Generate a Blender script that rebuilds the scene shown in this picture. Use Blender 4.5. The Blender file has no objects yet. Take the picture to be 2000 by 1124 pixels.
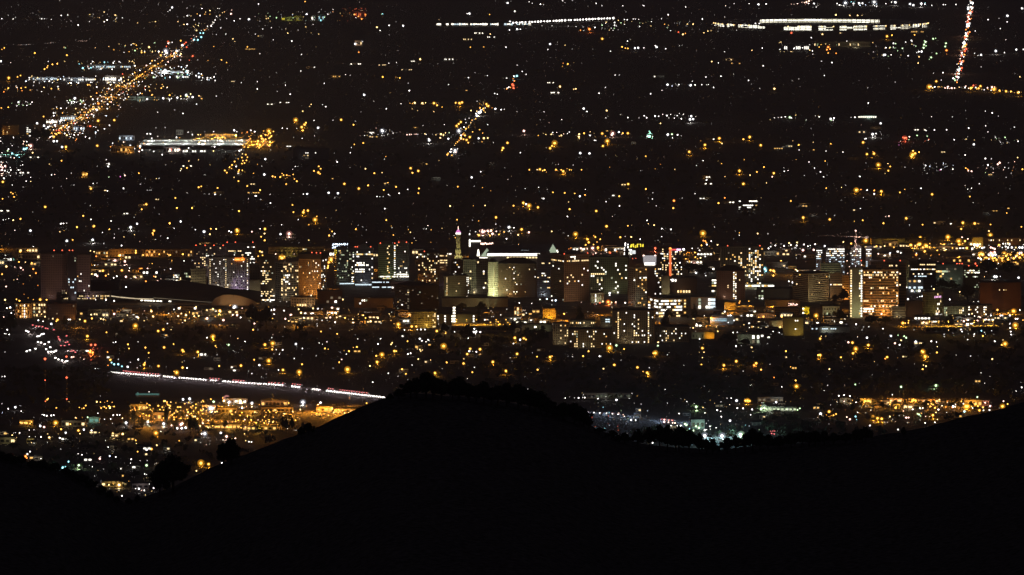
import bpy, math, random
import numpy as np
random.seed(7)
RNG = np.random.default_rng(11)
sc = bpy.context.scene
COL = sc.collection
R = math.radians

# ------------------------------------------------------------------ camera
CAM = (0.0, -13000.0, 1000.0)
FPX = 13038.0                                   # focal length in photograph pixels (2000 wide)
DEP0 = math.atan(1000.0 / 13000.0)              # downtown's ground lies this far below the horizon
PHI = DEP0 - math.atan(18.0 / FPX)
CP, SP = math.cos(PHI), math.sin(PHI)
cd = bpy.data.cameras.new("camera")
cd.sensor_fit = 'HORIZONTAL'
cd.sensor_width = 36.0
cd.lens = 36.0 * FPX / 2000.0
cd.clip_start = 1.0
cd.clip_end = 120000.0
cam = bpy.data.objects.new("camera", cd)
COL.objects.link(cam)
cam.location = CAM
cam.rotation_euler = (math.pi / 2 - PHI, 0, 0)
sc.camera = cam

# ------------------------------------------------------------------ night sky, exposure, sampling
w = bpy.data.worlds.new("World")
sc.world = w
w.use_nodes = True
wn = w.node_tree
bg = wn.nodes["Background"]
# the faint purple-brown glow a city throws on its own night sky: brightest low down, dark overhead
tc = wn.nodes.new("ShaderNodeTexCoord")
sx = wn.nodes.new("ShaderNodeSeparateXYZ")
cr = wn.nodes.new("ShaderNodeValToRGB")
wn.links.new(tc.outputs["Generated"], sx.inputs[0])
wn.links.new(sx.outputs["Z"], cr.inputs["Fac"])
cr.color_ramp.elements[0].position = 0.0
cr.color_ramp.elements[0].color = (0.0205, 0.0166, 0.0205, 1)
cr.color_ramp.elements[1].position = 0.8
cr.color_ramp.elements[1].color = (0.0095, 0.0083, 0.0112, 1)
wn.links.new(cr.outputs["Color"], bg.inputs["Color"])
bg.inputs["Strength"].default_value = 1.0
sc.view_settings.view_transform = 'Standard'
sc.view_settings.look = 'None'
sc.view_settings.exposure = 0.18
sc.view_settings.gamma = 1.0
cy = sc.cycles
cy.use_denoising = True
cy.denoiser = 'OPENIMAGEDENOISE'
cy.denoising_input_passes = 'RGB_ALBEDO_NORMAL'
cy.denoising_prefilter = 'NONE'
cy.filter_width = 1.5
cy.use_adaptive_sampling = False
cy.max_bounces = 3
cy.diffuse_bounces = 1
cy.glossy_bounces = 1
cy.transmission_bounces = 1
cy.volume_bounces = 0
cy.sample_clamp_indirect = 0.5
cy.use_light_tree = True
cy.caustics_reflective = False
cy.caustics_refractive = False

# ------------------------------------------------------------------ pixel -> place
def ray(px, py):
    a = (px - 1000.0) / FPX
    b = -(py - 562.0) / FPX
    return (a, CP + b * SP, -SP + b * CP)
def at(px, py, z=0.0):
    d = ray(px, py)
    t = (z - CAM[2]) / d[2]
    return (CAM[0] + d[0] * t, CAM[1] + d[1] * t, z)
def at_y(px, py, Y):
    d = ray(px, py)
    t = (Y - CAM[1]) / d[1]
    return (CAM[0] + d[0] * t, Y, CAM[2] + d[2] * t)
def mpp(Y, Z=0.0):                              # metres per photograph pixel at that depth
    return ((Y - CAM[1]) * CP - (Z - CAM[2]) * SP) / FPX
def project(x, y, z):
    dx, dy, dz = x - CAM[0], y - CAM[1], z - CAM[2]
    f = dy * CP - dz * SP
    u = dy * SP + dz * CP
    return 1000.0 + FPX * dx / f, 562.0 - FPX * u / f

# ------------------------------------------------------------------ materials
MATS = {}
def surf(name, color, rough=0.8, noise=0.25, scale=0.15, spec=0.3, metal=0.0):
    if name in MATS: return MATS[name]
    m = bpy.data.materials.new(name)
    m.use_nodes = True
    nt = m.node_tree
    b = nt.nodes["Principled BSDF"]
    b.inputs["Roughness"].default_value = rough
    b.inputs["Metallic"].default_value = metal
    b.inputs["Specular IOR Level"].default_value = spec
    if noise > 0:
        t = nt.nodes.new("ShaderNodeTexCoord")
        n = nt.nodes.new("ShaderNodeTexNoise")
        n.inputs["Scale"].default_value = scale
        n.inputs["Detail"].default_value = 4.0
        r = nt.nodes.new("ShaderNodeValToRGB")
        r.color_ramp.elements[0].position = 0.3
        r.color_ramp.elements[1].position = 0.7
        r.color_ramp.elements[0].color = tuple(c * (1 - noise) for c in color) + (1,)
        r.color_ramp.elements[1].color = tuple(min(1, c * (1 + noise)) for c in color) + (1,)
        nt.links.new(t.outputs["Object"], n.inputs["Vector"])
        nt.links.new(n.outputs["Fac"], r.inputs["Fac"])
        nt.links.new(r.outputs["Color"], b.inputs["Base Color"])
    else:
        b.inputs["Base Color"].default_value = tuple(color) + (1,)
    MATS[name] = m
    return m
def glow(name, color, strength, sampled=False):
    if name in MATS: return MATS[name]
    m = bpy.data.materials.new(name)
    m.use_nodes = True
    nt = m.node_tree
    nt.nodes.clear()
    e = nt.nodes.new("ShaderNodeEmission")
    e.inputs["Color"].default_value = tuple(color) + (1,)
    e.inputs["Strength"].default_value = strength
    o = nt.nodes.new("ShaderNodeOutputMaterial")
    nt.links.new(e.outputs[0], o.inputs["Surface"])
    m.cycles.emission_sampling = 'AUTO' if sampled else 'NONE'
    MATS[name] = m
    return m
LIGHTC = {'a': ((1, .46, .075), 3.6), 'o': ((1, .30, .05), 3.6), 'y': ((1, .66, .25), 4.2), 'w': ((1, .95, .88), 4.6),
          'c': ((.35, .9, 1), 4.0), 'b': ((.72, .85, 1), 5.0), 'r': ((1, .14, .06), 3.0), 'p': ((1, .62, .48), 4.4), 'g': ((.66, 1, .5), 3.0),
          'm': ((1, .25, .7), 3.0)}
LNAME = {'a': 'amber', 'o': 'orange', 'y': 'pale yellow', 'w': 'white', 'c': 'cyan', 'b': 'bluish white', 'r': 'red', 'p': 'pinkish', 'g': 'greenish', 'm': 'magenta'}
def lightmat(c, k=1.0): return glow('lamp %s %.2f' % (LNAME[c], k), LIGHTC[c][0], LIGHTC[c][1] * k)
def shellmat(c):                                  # lamp halo imitated by an added, faintly glowing clear shell
    nm = 'halo shell ' + LNAME[c]
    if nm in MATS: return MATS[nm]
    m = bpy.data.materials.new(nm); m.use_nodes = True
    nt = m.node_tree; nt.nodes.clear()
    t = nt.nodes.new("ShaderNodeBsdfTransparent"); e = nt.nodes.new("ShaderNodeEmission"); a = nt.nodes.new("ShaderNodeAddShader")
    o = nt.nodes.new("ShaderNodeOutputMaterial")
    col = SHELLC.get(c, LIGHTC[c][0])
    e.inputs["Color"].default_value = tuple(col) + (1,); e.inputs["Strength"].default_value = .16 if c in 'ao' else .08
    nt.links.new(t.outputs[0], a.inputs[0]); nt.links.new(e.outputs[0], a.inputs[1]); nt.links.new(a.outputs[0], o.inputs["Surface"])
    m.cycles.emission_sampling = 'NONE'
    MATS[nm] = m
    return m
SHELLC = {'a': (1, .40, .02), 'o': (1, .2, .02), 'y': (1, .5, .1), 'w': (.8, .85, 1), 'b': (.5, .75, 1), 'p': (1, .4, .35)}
WINC = {'warm': ((1, .72, .34), 2.1), 'white': ((1, .96, .84), 2.7), 'amber': ((1, .55, .14), 1.7), 'lowa': ((1, .62, .22), .8), 'lowg': ((.9, 1, .7), .55), 'green': ((.85, 1, .62), .9),
        'cool': ((.75, .92, 1), 1.6), 'dimw': ((1, .8, .5), .22), 'dimg': ((.8, .9, .6), .10), 'hot': ((1, .93, .75), 4.0), 'cyan': ((.5, .85, 1), 1.2),
        'violet': ((.7, .45, 1), .5), 'mint': ((.45, 1, .8), .35), 'yellow': ((1, .8, .06), 1.6), 'orange': ((1, .26, .03), 1.6), 'red': ((1, .2, .06), 1.3), 'pink': ((1, .5, .9), 2.0)}
def winmat(k): return glow('lit window ' + k, *WINC[k])
DARKGLASS = surf('dark window glass', (.012, .012, .014), rough=.25, noise=0, spec=.4)
ROOFM = surf('dark tar roof', (.045, .042, .042), noise=.4, scale=.2)
METAL = surf('grey painted steel', (.18, .18, .19), noise=.2, rough=.5)
POLE = surf('dark lamp pole', (.06, .06, .06), noise=.2, rough=.5)
CONC = surf('stained concrete', (.32, .30, .27), noise=.25, scale=.3)
ASPH = surf('worn asphalt', (.05, .05, .052), noise=.3, scale=.08)
LEAF = surf('dark leaves', (.045, .055, .028), noise=.5, scale=.6)
LEAF2 = surf('grey green leaves', (.06, .065, .04), noise=.5, scale=.6)
BARK = surf('rough bark', (.06, .045, .035), noise=.4, scale=2.0)

# ------------------------------------------------------------------ mesh builder
class MB:
    def __init__(self): self.v, self.f, self.m, self.mats = [], [], [], []
    def slot(self, mat):
        if mat not in self.mats: self.mats.append(mat)
        return self.mats.index(mat)
    def face(self, pts, mat):
        i = len(self.v); self.v += [tuple(p) for p in pts]
        self.f.append(tuple(range(i, i + len(pts)))); self.m.append(self.slot(mat))
    def prism(self, foot, z0, z1, mat, top=True, bottom=True, s=1.0):
        n = len(foot); i = len(self.v); k = self.slot(mat)
        cx = sum(p[0] for p in foot) / n; cy_ = sum(p[1] for p in foot) / n
        self.v += [(p[0], p[1], z0) for p in foot] + [(cx + (p[0] - cx) * s, cy_ + (p[1] - cy_) * s, z1) for p in foot]
        for a in range(n):
            b = (a + 1) % n
            self.f.append((i + a, i + b, i + n + b, i + n + a)); self.m.append(k)
        if top: self.f.append(tuple(range(i + n, i + 2 * n))); self.m.append(k)
        if bottom: self.f.append(tuple(range(i + n - 1, i - 1, -1))); self.m.append(k)
    def box(self, c, s, mat, ang=0.0):
        ca, sa = math.cos(ang), math.sin(ang)
        foot = []
        for qx, qy in ((-1, -1), (1, -1), (1, 1), (-1, 1)):
            x, y = qx * s[0] / 2, qy * s[1] / 2
            foot.append((c[0] + x * ca - y * sa, c[1] + x * sa + y * ca))
        self.prism(foot, c[2] - s[2] / 2, c[2] + s[2] / 2, mat)
    def tube(self, p, q, r0, r1, mat, n=6):
        p, q = np.array(p, float), np.array(q, float)
        d = q - p; L = np.linalg.norm(d); d = d / L
        a = np.cross(d, (0, 0, 1.0)) if abs(d[2]) < .95 else np.cross(d, (1.0, 0, 0))
        a /= np.linalg.norm(a); b = np.cross(d, a)
        i = len(self.v); k = self.slot(mat)
        for c, r in ((p, r0), (q, r1)):
            for j in range(n):
                t = 2 * math.pi * j / n
                self.v.append(tuple(c + r * (math.cos(t) * a + math.sin(t) * b)))
        for j in range(n):
            l = (j + 1) % n
            self.f.append((i + j, i + l, i + n + l, i + n + j)); self.m.append(k)
        self.f.append(tuple(range(i + n, i + 2 * n))); self.m.append(k)
        self.f.append(tuple(range(i + n - 1, i - 1, -1))); self.m.append(k)
    def ball(self, c, r, mat, sub=1, sz=1.0):
        V, F = ICO[sub]; i = len(self.v); k = self.slot(mat)
        self.v += [(c[0] + r * x, c[1] + r * y, c[2] + r * z * sz) for x, y, z in V]
        for t in F: self.f.append((i + t[0], i + t[1], i + t[2])); self.m.append(k)
    def mesh(self, name):
        me = bpy.data.meshes.new(name)
        me.from_pydata(self.v, [], self.f)
        for m in self.mats: me.materials.append(m)
        me.polygons.foreach_set('material_index', self.m)
        me.update()
        return me
    def build(self, name, parent=None, loc=(0, 0, 0)):
        return link(name, self.mesh(name), parent, loc)
def _ico():
    t = (1 + 5 ** .5) / 2
    V = [(-1, t, 0), (1, t, 0), (-1, -t, 0), (1, -t, 0), (0, -1, t), (0, 1, t), (0, -1, -t), (0, 1, -t), (t, 0, -1), (t, 0, 1), (-t, 0, -1), (-t, 0, 1)]
    V = [tuple(c / math.sqrt(1 + t * t) for c in v) for v in V]
    F = [(0, 11, 5), (0, 5, 1), (0, 1, 7), (0, 7, 10), (0, 10, 11), (1, 5, 9), (5, 11, 4), (11, 10, 2), (10, 7, 6), (7, 1, 8), (3, 9, 4), (3, 4, 2), (3, 2, 6), (3, 6, 8), (3, 8, 9), (4, 9, 5), (2, 4, 11), (6, 2, 10), (8, 6, 7), (9, 8, 1)]
    out = {0: (V, F)}
    V2, F2, mid = list(V), [], {}
    def mp(a, b):
        k = (min(a, b), max(a, b))
        if k not in mid:
            p = [V2[a][i] + V2[b][i] for i in range(3)]; L = math.sqrt(sum(c * c for c in p))
            V2.append(tuple(c / L for c in p)); mid[k] = len(V2) - 1
        return mid[k]
    for a, b, c in F:
        x, y, z = mp(a, b), mp(b, c), mp(c, a)
        F2 += [(a, x, z), (b, y, x), (c, z, y), (x, y, z)]
    out[1] = (V2, F2)
    return out
ICO = _ico()
def link(name, me, parent=None, loc=(0, 0, 0), rz=0.0):
    o = bpy.data.objects.new(name, me)
    COL.objects.link(o)
    o.location = loc
    if rz: o.rotation_euler = (0, 0, rz)
    if parent: o.parent = parent
    return o
def thing(name, label, cat, loc=(0, 0, 0), group=None):
    o = link(name, None, None, loc)
    tag(o, label, cat, group)
    return o
def tag(o, label, cat, group=None):
    o['label'] = label; o['category'] = cat
    if group: o['group'] = group
    return o
def structure(o): o['kind'] = 'structure'; return o
def lamp_light(parent, loc, color, power, spot=None, aim=None):
    l = bpy.data.lights.new('light', 'SPOT' if spot else 'POINT')
    l.energy = power; l.color = color
    l.shadow_soft_size = 0.0
    o = bpy.data.objects.new('light', l)
    COL.objects.link(o); o.location = loc
    if parent: o.parent = parent
    if spot:
        l.spot_size = spot; l.spot_blend = .6
        from mathutils import Vector
        o.rotation_euler = (Vector(aim) - Vector(loc)).to_track_quat('-Z', 'Y').to_euler()
    return o

# ------------------------------------------------------------------ ground, hills
def big_ground():
    mb = MB()
    g = surf('dark city ground', (.055, .048, .046), noise=.45, scale=.012)
    nx, ny = 24, 40
    xs = np.linspace(-14000, 14000, nx); ys = np.linspace(-13600, 60000, ny)
    for y in ys:
        for x in xs: mb.v.append((x, y, 0.0))
    k = mb.slot(g)
    for j in range(ny - 1):
        for i in range(nx - 1):
            a = j * nx + i
            mb.f.append((a, a + 1, a + nx + 1, a + nx)); mb.m.append(k)
    structure(mb.build('ground'))
big_ground()
def pavement(name, pts, mat, z):
    mb = MB(); mb.face([at(x, y, z) for x, y in pts], mat); structure(mb.build(name))
pavement('downtown_pavement', [(-120, 647), (2120, 647), (2160, 478), (-160, 478)], surf('patchy street paving', (.12, .11, .10), noise=.65, scale=.03), .25)
pavement('mall_pavement', [(250, 838), (545, 838), (725, 804), (700, 789), (250, 787)], surf('mall car park paving', (.13, .12, .105), noise=.5, scale=.04), .25)
pavement('valley_pavement', [(1660, 808), (1900, 800), (1960, 778), (1660, 778)], surf('mall car park paving', (.24, .22, .19), noise=.5, scale=.04), .25)

CREST = [(-900, 800), (-300, 872), (0, 893), (60, 906), (120, 921), (180, 946), (215, 967), (240, 980), (280, 972), (330, 955), (400, 921), (480, 886),
         (560, 856), (640, 824), (700, 799), (750, 778), (800, 770), (900, 773), (1000, 786), (1080, 805), (1140, 824), (1180, 846), (1240, 864), (1320, 873),
         (1400, 878), (1500, 871), (1600, 862), (1700, 852), (1760, 845), (1850, 826), (1920, 808), (2000, 786), (2300, 705), (2800, 640)]
CX = np.array([c[0] for c in CREST], float); CYv = np.array([c[1] for c in CREST], float)
RC = 2000.0
def crest_slope(px):                              # tangent of the depression of the crest line
    y = np.interp(px, CX, CYv)
    b = -(y - 562.0) / FPX
    return (SP - b * CP) / (CP + b * SP)
def hill_z(x, r):
    rr = max(r, 1.0)
    px = 1000.0 + FPX * x / (rr * 1.003)
    zl = 1000.0 - max(r, 0) * crest_slope(px)
    n = .22 * math.sin(x * .11 + r * .05) + .16 * math.sin(x * .31 - r * .13) + .1 * math.sin(x * .83 + r * .4)
    if r <= RC:
        return zl - 2.0 - 75.0 * math.sin(math.pi * min(1, max(0, r / RC))) + 2.0 * max(0, r / RC) ** 8 + n * (1 if r > 60 else 0)
    d = r - RC
    return max(zl - .20 * d - .00006 * d * d + n, -2.0)
def hills():
    mb = MB()
    g = surf('dry grass hillside', (.075, .072, .075), noise=.8, scale=.6, rough=1.0, spec=0.05)
    rs = list(np.linspace(-300, 1500, 30)) + list(np.linspace(1550, 2100, 34)) + list(np.linspace(2150, 4600, 26))
    xs = np.linspace(-420, 420, 300)
    for r in rs:
        for x in xs:
            X = x * (1.0 if r < 2200 else 1.0 + (r - 2200) / 2400 * .6)
            mb.v.append((X, CAM[1] + r, hill_z(X, r)))
    n = len(xs); k = mb.slot(g)
    for j in range(len(rs) - 1):
        for i in range(n - 1):
            a = j * n + i
            mb.f.append((a, a + 1, a + n + 1, a + n)); mb.m.append(k)
    o = mb.build('hill')
    structure(o)
hills()

# ------------------------------------------------------------------ roads
def road(name, pts, width, mat=ASPH, z=.5, median=True):
    P = [at(x, y, z) for x, y in pts]
    # resample and smooth
    Q = []
    for i in range(len(P) - 1):
        p0 = P[max(0, i - 1)]; p1 = P[i]; p2 = P[i + 1]; p3 = P[min(len(P) - 1, i + 2)]
        for t in np.linspace(0, 1, 10, endpoint=False):
            Q.append(tuple(.5 * (2 * p1[k] + (p2[k] - p0[k]) * t + (2 * p0[k] - 5 * p1[k] + 4 * p2[k] - p3[k]) * t * t + (3 * p1[k] - p0[k] - 3 * p2[k] + p3[k]) * t ** 3) for k in (0, 1)))
    Q.append(P[-1][:2])
    mb = MB()
    def strip(off0, off1, zz, m):
        base = len(mb.v); k = mb.slot(m)
        for i, q in enumerate(Q):
            a = Q[max(0, i - 1)]; b = Q[min(len(Q) - 1, i + 1)]
            dx, dy = b[0] - a[0], b[1] - a[1]; L = math.hypot(dx, dy) or 1
            nx, ny = -dy / L, dx / L
            mb.v.append((q[0] + nx * off0, q[1] + ny * off0, zz)); mb.v.append((q[0] + nx * off1, q[1] + ny * off1, zz))
        for i in range(len(Q) - 1):
            a = base + 2 * i
            mb.f.append((a, a + 2, a + 3, a + 1)); mb.m.append(k)
    strip(width / 2, -width / 2, z, mat)
    white = surf('road paint', (.6, .6, .58), noise=.2)
    strip(width / 2 - 1.0, width / 2 - 1.4, z + .3, white)
    strip(-width / 2 + 1.4, -width / 2 + 1.0, z + .3, white)
    if median: strip(1.2, -1.2, z + .6, CONC)
    structure(mb.build(name))
    return Q
HWY = road('highway', [(-40, 622), (20, 627), (60, 634), (105, 652), (132, 676), (146, 697), (175, 716), (235, 728), (330, 736), (480, 748), (560, 753), (640, 763), (760, 777), (850, 788)], 44)
AVE = road('avenue', [(70, 280), (90, 268), (185, 213), (250, 165), (345, 104), (410, 50), (450, 18)], 70)
BLVD = road('boulevard', [(1862, 166), (1870, 140), (1880, 95), (1888, 50), (1896, 2), (1898, -15)], 60)
XST = road('cross_street', [(1790, 170), (1850, 171), (1900, 173), (2010, 183)], 40)
VST = road('valley_highway', [(1120, 806), (1200, 811), (1300, 822), (1420, 834), (1560, 826)], 34)
# ------------------------------------------------------------------ buildings
WMESH = {}
def winmesh(w_, h_, mat, d=.35):
    k = (round(w_, 2), round(h_, 2), mat.name, d)
    if k not in WMESH:
        mb = MB(); mb.box((0, -d / 2 + .12, 0), (w_, d, h_), mat)
        WMESH[k] = mb.mesh('window')
    return WMESH[k]
BMESH = None
def beacon_mesh():
    global BMESH
    if BMESH is None:
        mb = MB(); mb.box((0, 0, .6), (.5, .5, 1.2), METAL); mb.ball((0, 0, 2.0), 1.15, lightmat('r'), 1)
        BMESH = mb.mesh('aviation_light')
    return BMESH
def wallmat(c): return surf('wall %.2f %.2f %.2f' % tuple(c), c, noise=.14, scale=.09)
FLOODM = None
def added_fixture(parent, loc):  # fixture added to carry a facade light
    mb = MB(); mb.tube((0, 0, 0), (0, 0, 2.2), .15, .15, POLE, 5); mb.box((0, .2, 2.4), (1.2, .5, .7), METAL)
    return mb.build('added_floodlight', parent, loc)

def building(label, x0, x1, yt, yb, xc=None, name='office_tower', cat='office tower', depth=None, fl=None, nc=None, win=(.58, .55),
             wall=(.3, .28, .25), lit=(), flood=None, roof='flat', style='grid', beacons=(), group=None, units=True, cap=0, roofm=None, ind=100, base=0.0, poly=None):  # flood: colour and level of the added facade spotlight
    cxp = (x0 + x1) / 2 if xc is None else xc
    Yp = at(cxp, yb)
    Y0 = Yp[1]; s = mpp(Y0)
    H = at_y(cxp, yt, Y0)[2]
    wm = wallmat(wall) if not hasattr(wall, 'name') else wall
    if xc is None:
        W = (x1 - x0) * s; D = depth or max(12.0, min(W * .8, 45))
        foot = [(-W / 2, 0), (W / 2, 0), (W / 2, D), (-W / 2, D)]
        faces = [(foot[0], 0.0, W)]
    else:
        l, r = (xc - x0) * s, (x1 - xc) * s
        al = math.atan2(r, l); L = math.hypot(l, r)
        la = L; lb = L
        if depth: # limit a long wing
            pass
        pl = (-la * math.cos(al), la * math.sin(al)); pr = (lb * math.sin(al), lb * math.cos(al))
        foot = [(0, 0), pr, (pl[0] + pr[0], pl[1] + pr[1]), pl]
        faces = [(pl, -al, la), ((0, 0), math.pi / 2 - al, lb)]
    o = thing(name, label, cat, (Yp[0], Y0, 0), group)
    mb = MB(); mb.prism(foot, 0, H, wm, top=False); mb.build('wall', o)
    # roof
    rm = roofm or ROOFM
    mb = MB()
    ctr = (sum(p[0] for p in foot) / 4, sum(p[1] for p in foot) / 4)
    big = [(ctr[0] + (p[0] - ctr[0]) * 1.015, ctr[1] + (p[1] - ctr[1]) * 1.015) for p in foot]
    if roof == 'hip':
        mb.prism(big, H, H + .8, rm); mb.prism(big, H + .8, H + cap * s, rm, s=.35)
    elif roof == 'cap':
        big = [(ctr[0] + (p[0] - ctr[0]) * 1.06, ctr[1] + (p[1] - ctr[1]) * 1.06) for p in foot]
        mb.prism(foot, H, H + cap * s * .35, rm, s=1.0); mb.prism(big, H + cap * s * .35, H + cap * s, rm)
    else:
        mb.prism(big, H, H + .5, rm)
        for a in range(4):
            p, q = big[a], big[(a + 1) % 4]
            c = ((p[0] + q[0]) / 2, (p[1] + q[1]) / 2, H + 1.0)
            mb.box(c, (math.hypot(q[0] - p[0], q[1] - p[1]), .5, 1.0), wm, math.atan2(q[1] - p[1], q[0] - p[0]))
    ro = mb.build('roof', o)
    if units and roof == 'flat':
        for _ in range(random.randint(1, 3)):
            mb = MB(); u, v = random.uniform(.25, .75), random.uniform(.25, .7)
            px = foot[0][0] + u * (foot[1][0] - foot[0][0]) + v * (foot[3][0] - foot[0][0]); py = foot[0][1] + u * (foot[1][1] - foot[0][1]) + v * (foot[3][1] - foot[0][1])
            big_ = min(2.2, max(1.0, H / 38.0)); hz = random.uniform(2, 3.6) * big_
            mb.box((px, py, H + .5 + hz / 2), (random.uniform(4, 9) * big_, random.uniform(4, 8) * big_, hz), METAL if random.random() < .5 else wm, -faces[0][1] if xc else 0)
            if random.random() < .3 and H > 35: mb.tube((px, py, H + hz), (px, py, H + hz + random.uniform(5, 11)), .18, .08, METAL, 4)
            mb.build('rooftop_unit', ro)
    for bx in beacons:
        b = link('aviation_light', beacon_mesh(), o, ((bx - cxp) * s, 1.5 if xc is None else abs(bx - cxp) * s * .6 + 1, H + .5 + (cap * s if roof == 'cap' else 0)))
    # windows
    nfl = fl or max(2, int(round((yb - yt) / 4.2)))
    cells = []
    for fi, (P, th, L) in enumerate(faces):
        n = (nc[fi] if isinstance(nc, (tuple, list)) else nc) or max(2, int(round(L / s / 4.4)))
        fh = H * .96 / nfl; cw = L * .96 / n
        cells.append((P, th, L, n, fh, cw))
    state = {}
    for fi, (P, th, L, n, fh, cw) in enumerate(cells):
        for j in range(nfl):
            for i in range(n): state[(fi, j, i)] = None
        for (sf, rows, cols, prob, mk) in lit:
            if sf is not None and sf != fi: continue
            rr = range(nfl) if rows is None else [q % nfl for q in rows if -nfl <= q < nfl]
            cc = range(n) if cols is None else [q % n for q in cols if -n <= q < n]
            for j in rr:
                for i in cc:
                    if random.random() < prob: state[(fi, j, i)] = mk if (random.random() < .68 or mk in ('pink', 'red', 'cyan', 'yellow', 'cool')) else random.choice(('warm', 'lowa', 'dimw', 'amber', 'white', 'lowg'))
    def place(fi, j, i):
        P, th, L, n, fh, cw = cells[fi]
        a = L * .02 + (i + .5) * cw; z = H * .02 + (nfl - 1 - j + .5) * fh
        return (P[0] + math.cos(th) * a, P[1] + math.sin(th) * a, z), th, cw * win[0], fh * win[1]
    if style == 'band':
        for fi, (P, th, L, n, fh, cw) in enumerate(cells):
            for j in range(nfl):
                z = H * .02 + (nfl - 1 - j + .5) * fh; a = L / 2
                link('window_band', winmesh(L * .95, fh * win[1] * .97, DARKGLASS, .2), o, (P[0] + math.cos(th) * a, P[1] + math.sin(th) * a, z), th)
    keys = list(state)
    litk = [k for k in keys if state[k]]; dark = [k for k in keys if not state[k]]
    random.shuffle(dark)
    if style != 'grid': dark = []
    if len(litk) + len(dark) > 100:
        one = (litk[:100] + dark)[:ind]; rest = (litk + dark)
        rest = litk[100:] + dark[max(0, ind - min(100, len(litk))):]
        one = litk[:100] + dark[:max(0, ind - min(100, len(litk)))]
    else:
        one, rest = litk + dark, []
    for k in one:
        p, th, ww, hh = place(*k)
        link('window', winmesh(ww, hh, winmat(state[k]) if state[k] else DARKGLASS), o, p, th)
    if rest:
        mb = MB()
        for k in rest:
            p, th, ww, hh = place(*k)
            mb.box((p[0] + math.sin(th) * .17, p[1] - math.cos(th) * .17, p[2]), (ww, .35, hh), winmat(state[k]) if state[k] else DARKGLASS, th)
        q = mb.build('window', o); q['kind'] = 'stuff'
    if flood:  # added spotlight, its power solved for a wanted facade brightness
        col, lev = flood[0], flood[1]
        dx = (flood[2] if len(flood) > 2 else 0) * s
        W = (x1 - x0) * s
        d = (flood[3] * .8 if len(flood) > 3 else min(max(20.0, .55 * H), 55.0))
        dx += random.uniform(-.22, .22) * (x1 - x0) * s
        zz = 3.0
        alb = sum(wall) / 3 if not hasattr(wall, 'name') else .3
        aim = (dx * .3, 4.0, H * .55)
        r2 = d * d + (H * .5) ** 2
        inten = math.pi * lev / alb * r2 / (d / math.sqrt(r2))
        mid = (x0 + x1) / 2 - cxp
        px_, py_ = mid * s * .6 + dx, -d
        added_fixture(o, (px_, py_ - .8, 0))
        lamp_light(o, (px_, py_, zz), col, inten * 4 * math.pi / 1.0, spot=min(2.6, 2 * math.atan(max(W * .62, H * .62) / d) + .25), aim=aim)
    o['_h'] = H
    return o, s, H, foot, faces
WARM = (1, .52, .2); AMBER = (1, .42, .08); CREAM = (1, .83, .5); PALE = (1, .97, .55); COOL = (.8, .9, 1); PINK = (1, .62, .6); GREEN = (.75, 1, .45); VIOLET = (.75, .55, 1)

B = building
# --- left edge
B('dark slab tower far left of downtown with a grid of small square windows', 80, 132, 497, 586, name='hotel_tower', cat='hotel', wall=(.26, .21, .2), fl=19, nc=14, win=(.5, .5),
  lit=[(0, [0], [5, 6], .3, 'dimw'), (0, [15, 16, 17], [11, 12, 13], .5, 'dimw')], flood=(PINK, .011), roof='cap', cap=5, beacons=(106, 122, 136, 142))
B('dark glass stair shaft with white lamps between two gridded hotel wings', 132.5, 149.5, 500, 587, name='hotel_tower', cat='hotel', wall=(.05, .05, .06), fl=16, nc=4, style='curtain',
  lit=[(0, [0, 1], [3], .9, 'hot'), (0, [8, 9, 11, 13], None, .5, 'cool'), (0, [4, 6, 10], None, .2, 'dimw')], depth=20)
B('right wing of the gridded slab tower beside the dark glass shaft', 150, 176, 499, 586, name='hotel_tower', cat='hotel', wall=(.30, .25, .24), fl=18, nc=8, win=(.5, .5),
  lit=[(None, None, None, .03, 'white'), (0, [16, 17], [6, 7], .7, 'violet')], flood=(PINK, .024), roof='cap', cap=3)
B('long low hotel podium with two rows of small lit windows under the slab tower', 110, 216, 571, 586, name='hotel_podium', cat='podium', wall=(.32, .3, .28), fl=3, nc=34, win=(.42, .5), depth=26,
  lit=[(0, [1], list(range(10, 34)), .75, 'warm'), (0, [2], list(range(4, 32)), .8, 'warm')], flood=((1, .75, .65), .03), units=False)
B('small shopfront block with tall white lit strips beside the curving highway', 30, 62, 594, 622, name='shop_block', cat='shop', wall=(.3, .22, .14), fl=5, nc=8, win=(.5, .6),
  lit=[(0, None, None, .35, 'amber'), (0, None, [4], .9, 'hot'), (0, [4], [4, 5, 6], .9, 'white')], flood=(AMBER, .2))
B('narrow pale building with big square lit windows by the highway bend', 64, 90, 592, 620, name='apartment_block', cat='apartment block', wall=(.28, .24, .2), fl=4, nc=5,
  lit=[(0, None, [0], .8, 'hot'), (0, None, None, .45, 'warm')], flood=(WARM, .05))
B('brown brick apartment block with few lights behind the highway bend', 92, 147, 595, 626, name='apartment_block', cat='apartment block', wall=(.13, .08, .06), fl=6, nc=13,
  lit=[(0, None, None, .05, 'dimw')], flood=(AMBER, .035, 20))
B('low dim store with a row of lamps right of the brown brick block', 172, 212, 606, 617, name='store', cat='store', wall=(.3, .28, .2), fl=2, nc=8, lit=[(0, [1], [1, 2, 3, 4], .8, 'warm')], flood=(CREAM, .05), units=False)
B('flat dark hall behind the hotel podium', 177, 233, 552, 568, name='exhibition_hall', cat='hall', wall=(.08, .07, .08), fl=2, nc=6, style='curtain', lit=[], units=True, depth=60)
B('long orange lit loading terminal with columns behind the slab tower', 268, 378, 489, 502, name='terminal_building', cat='terminal', wall=(.4, .3, .18), fl=2, nc=22, win=(.5, .6), lit=[(0, None, None, .25, 'amber')], flood=(AMBER, .30, -20, 26), units=False, depth=30)
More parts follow.
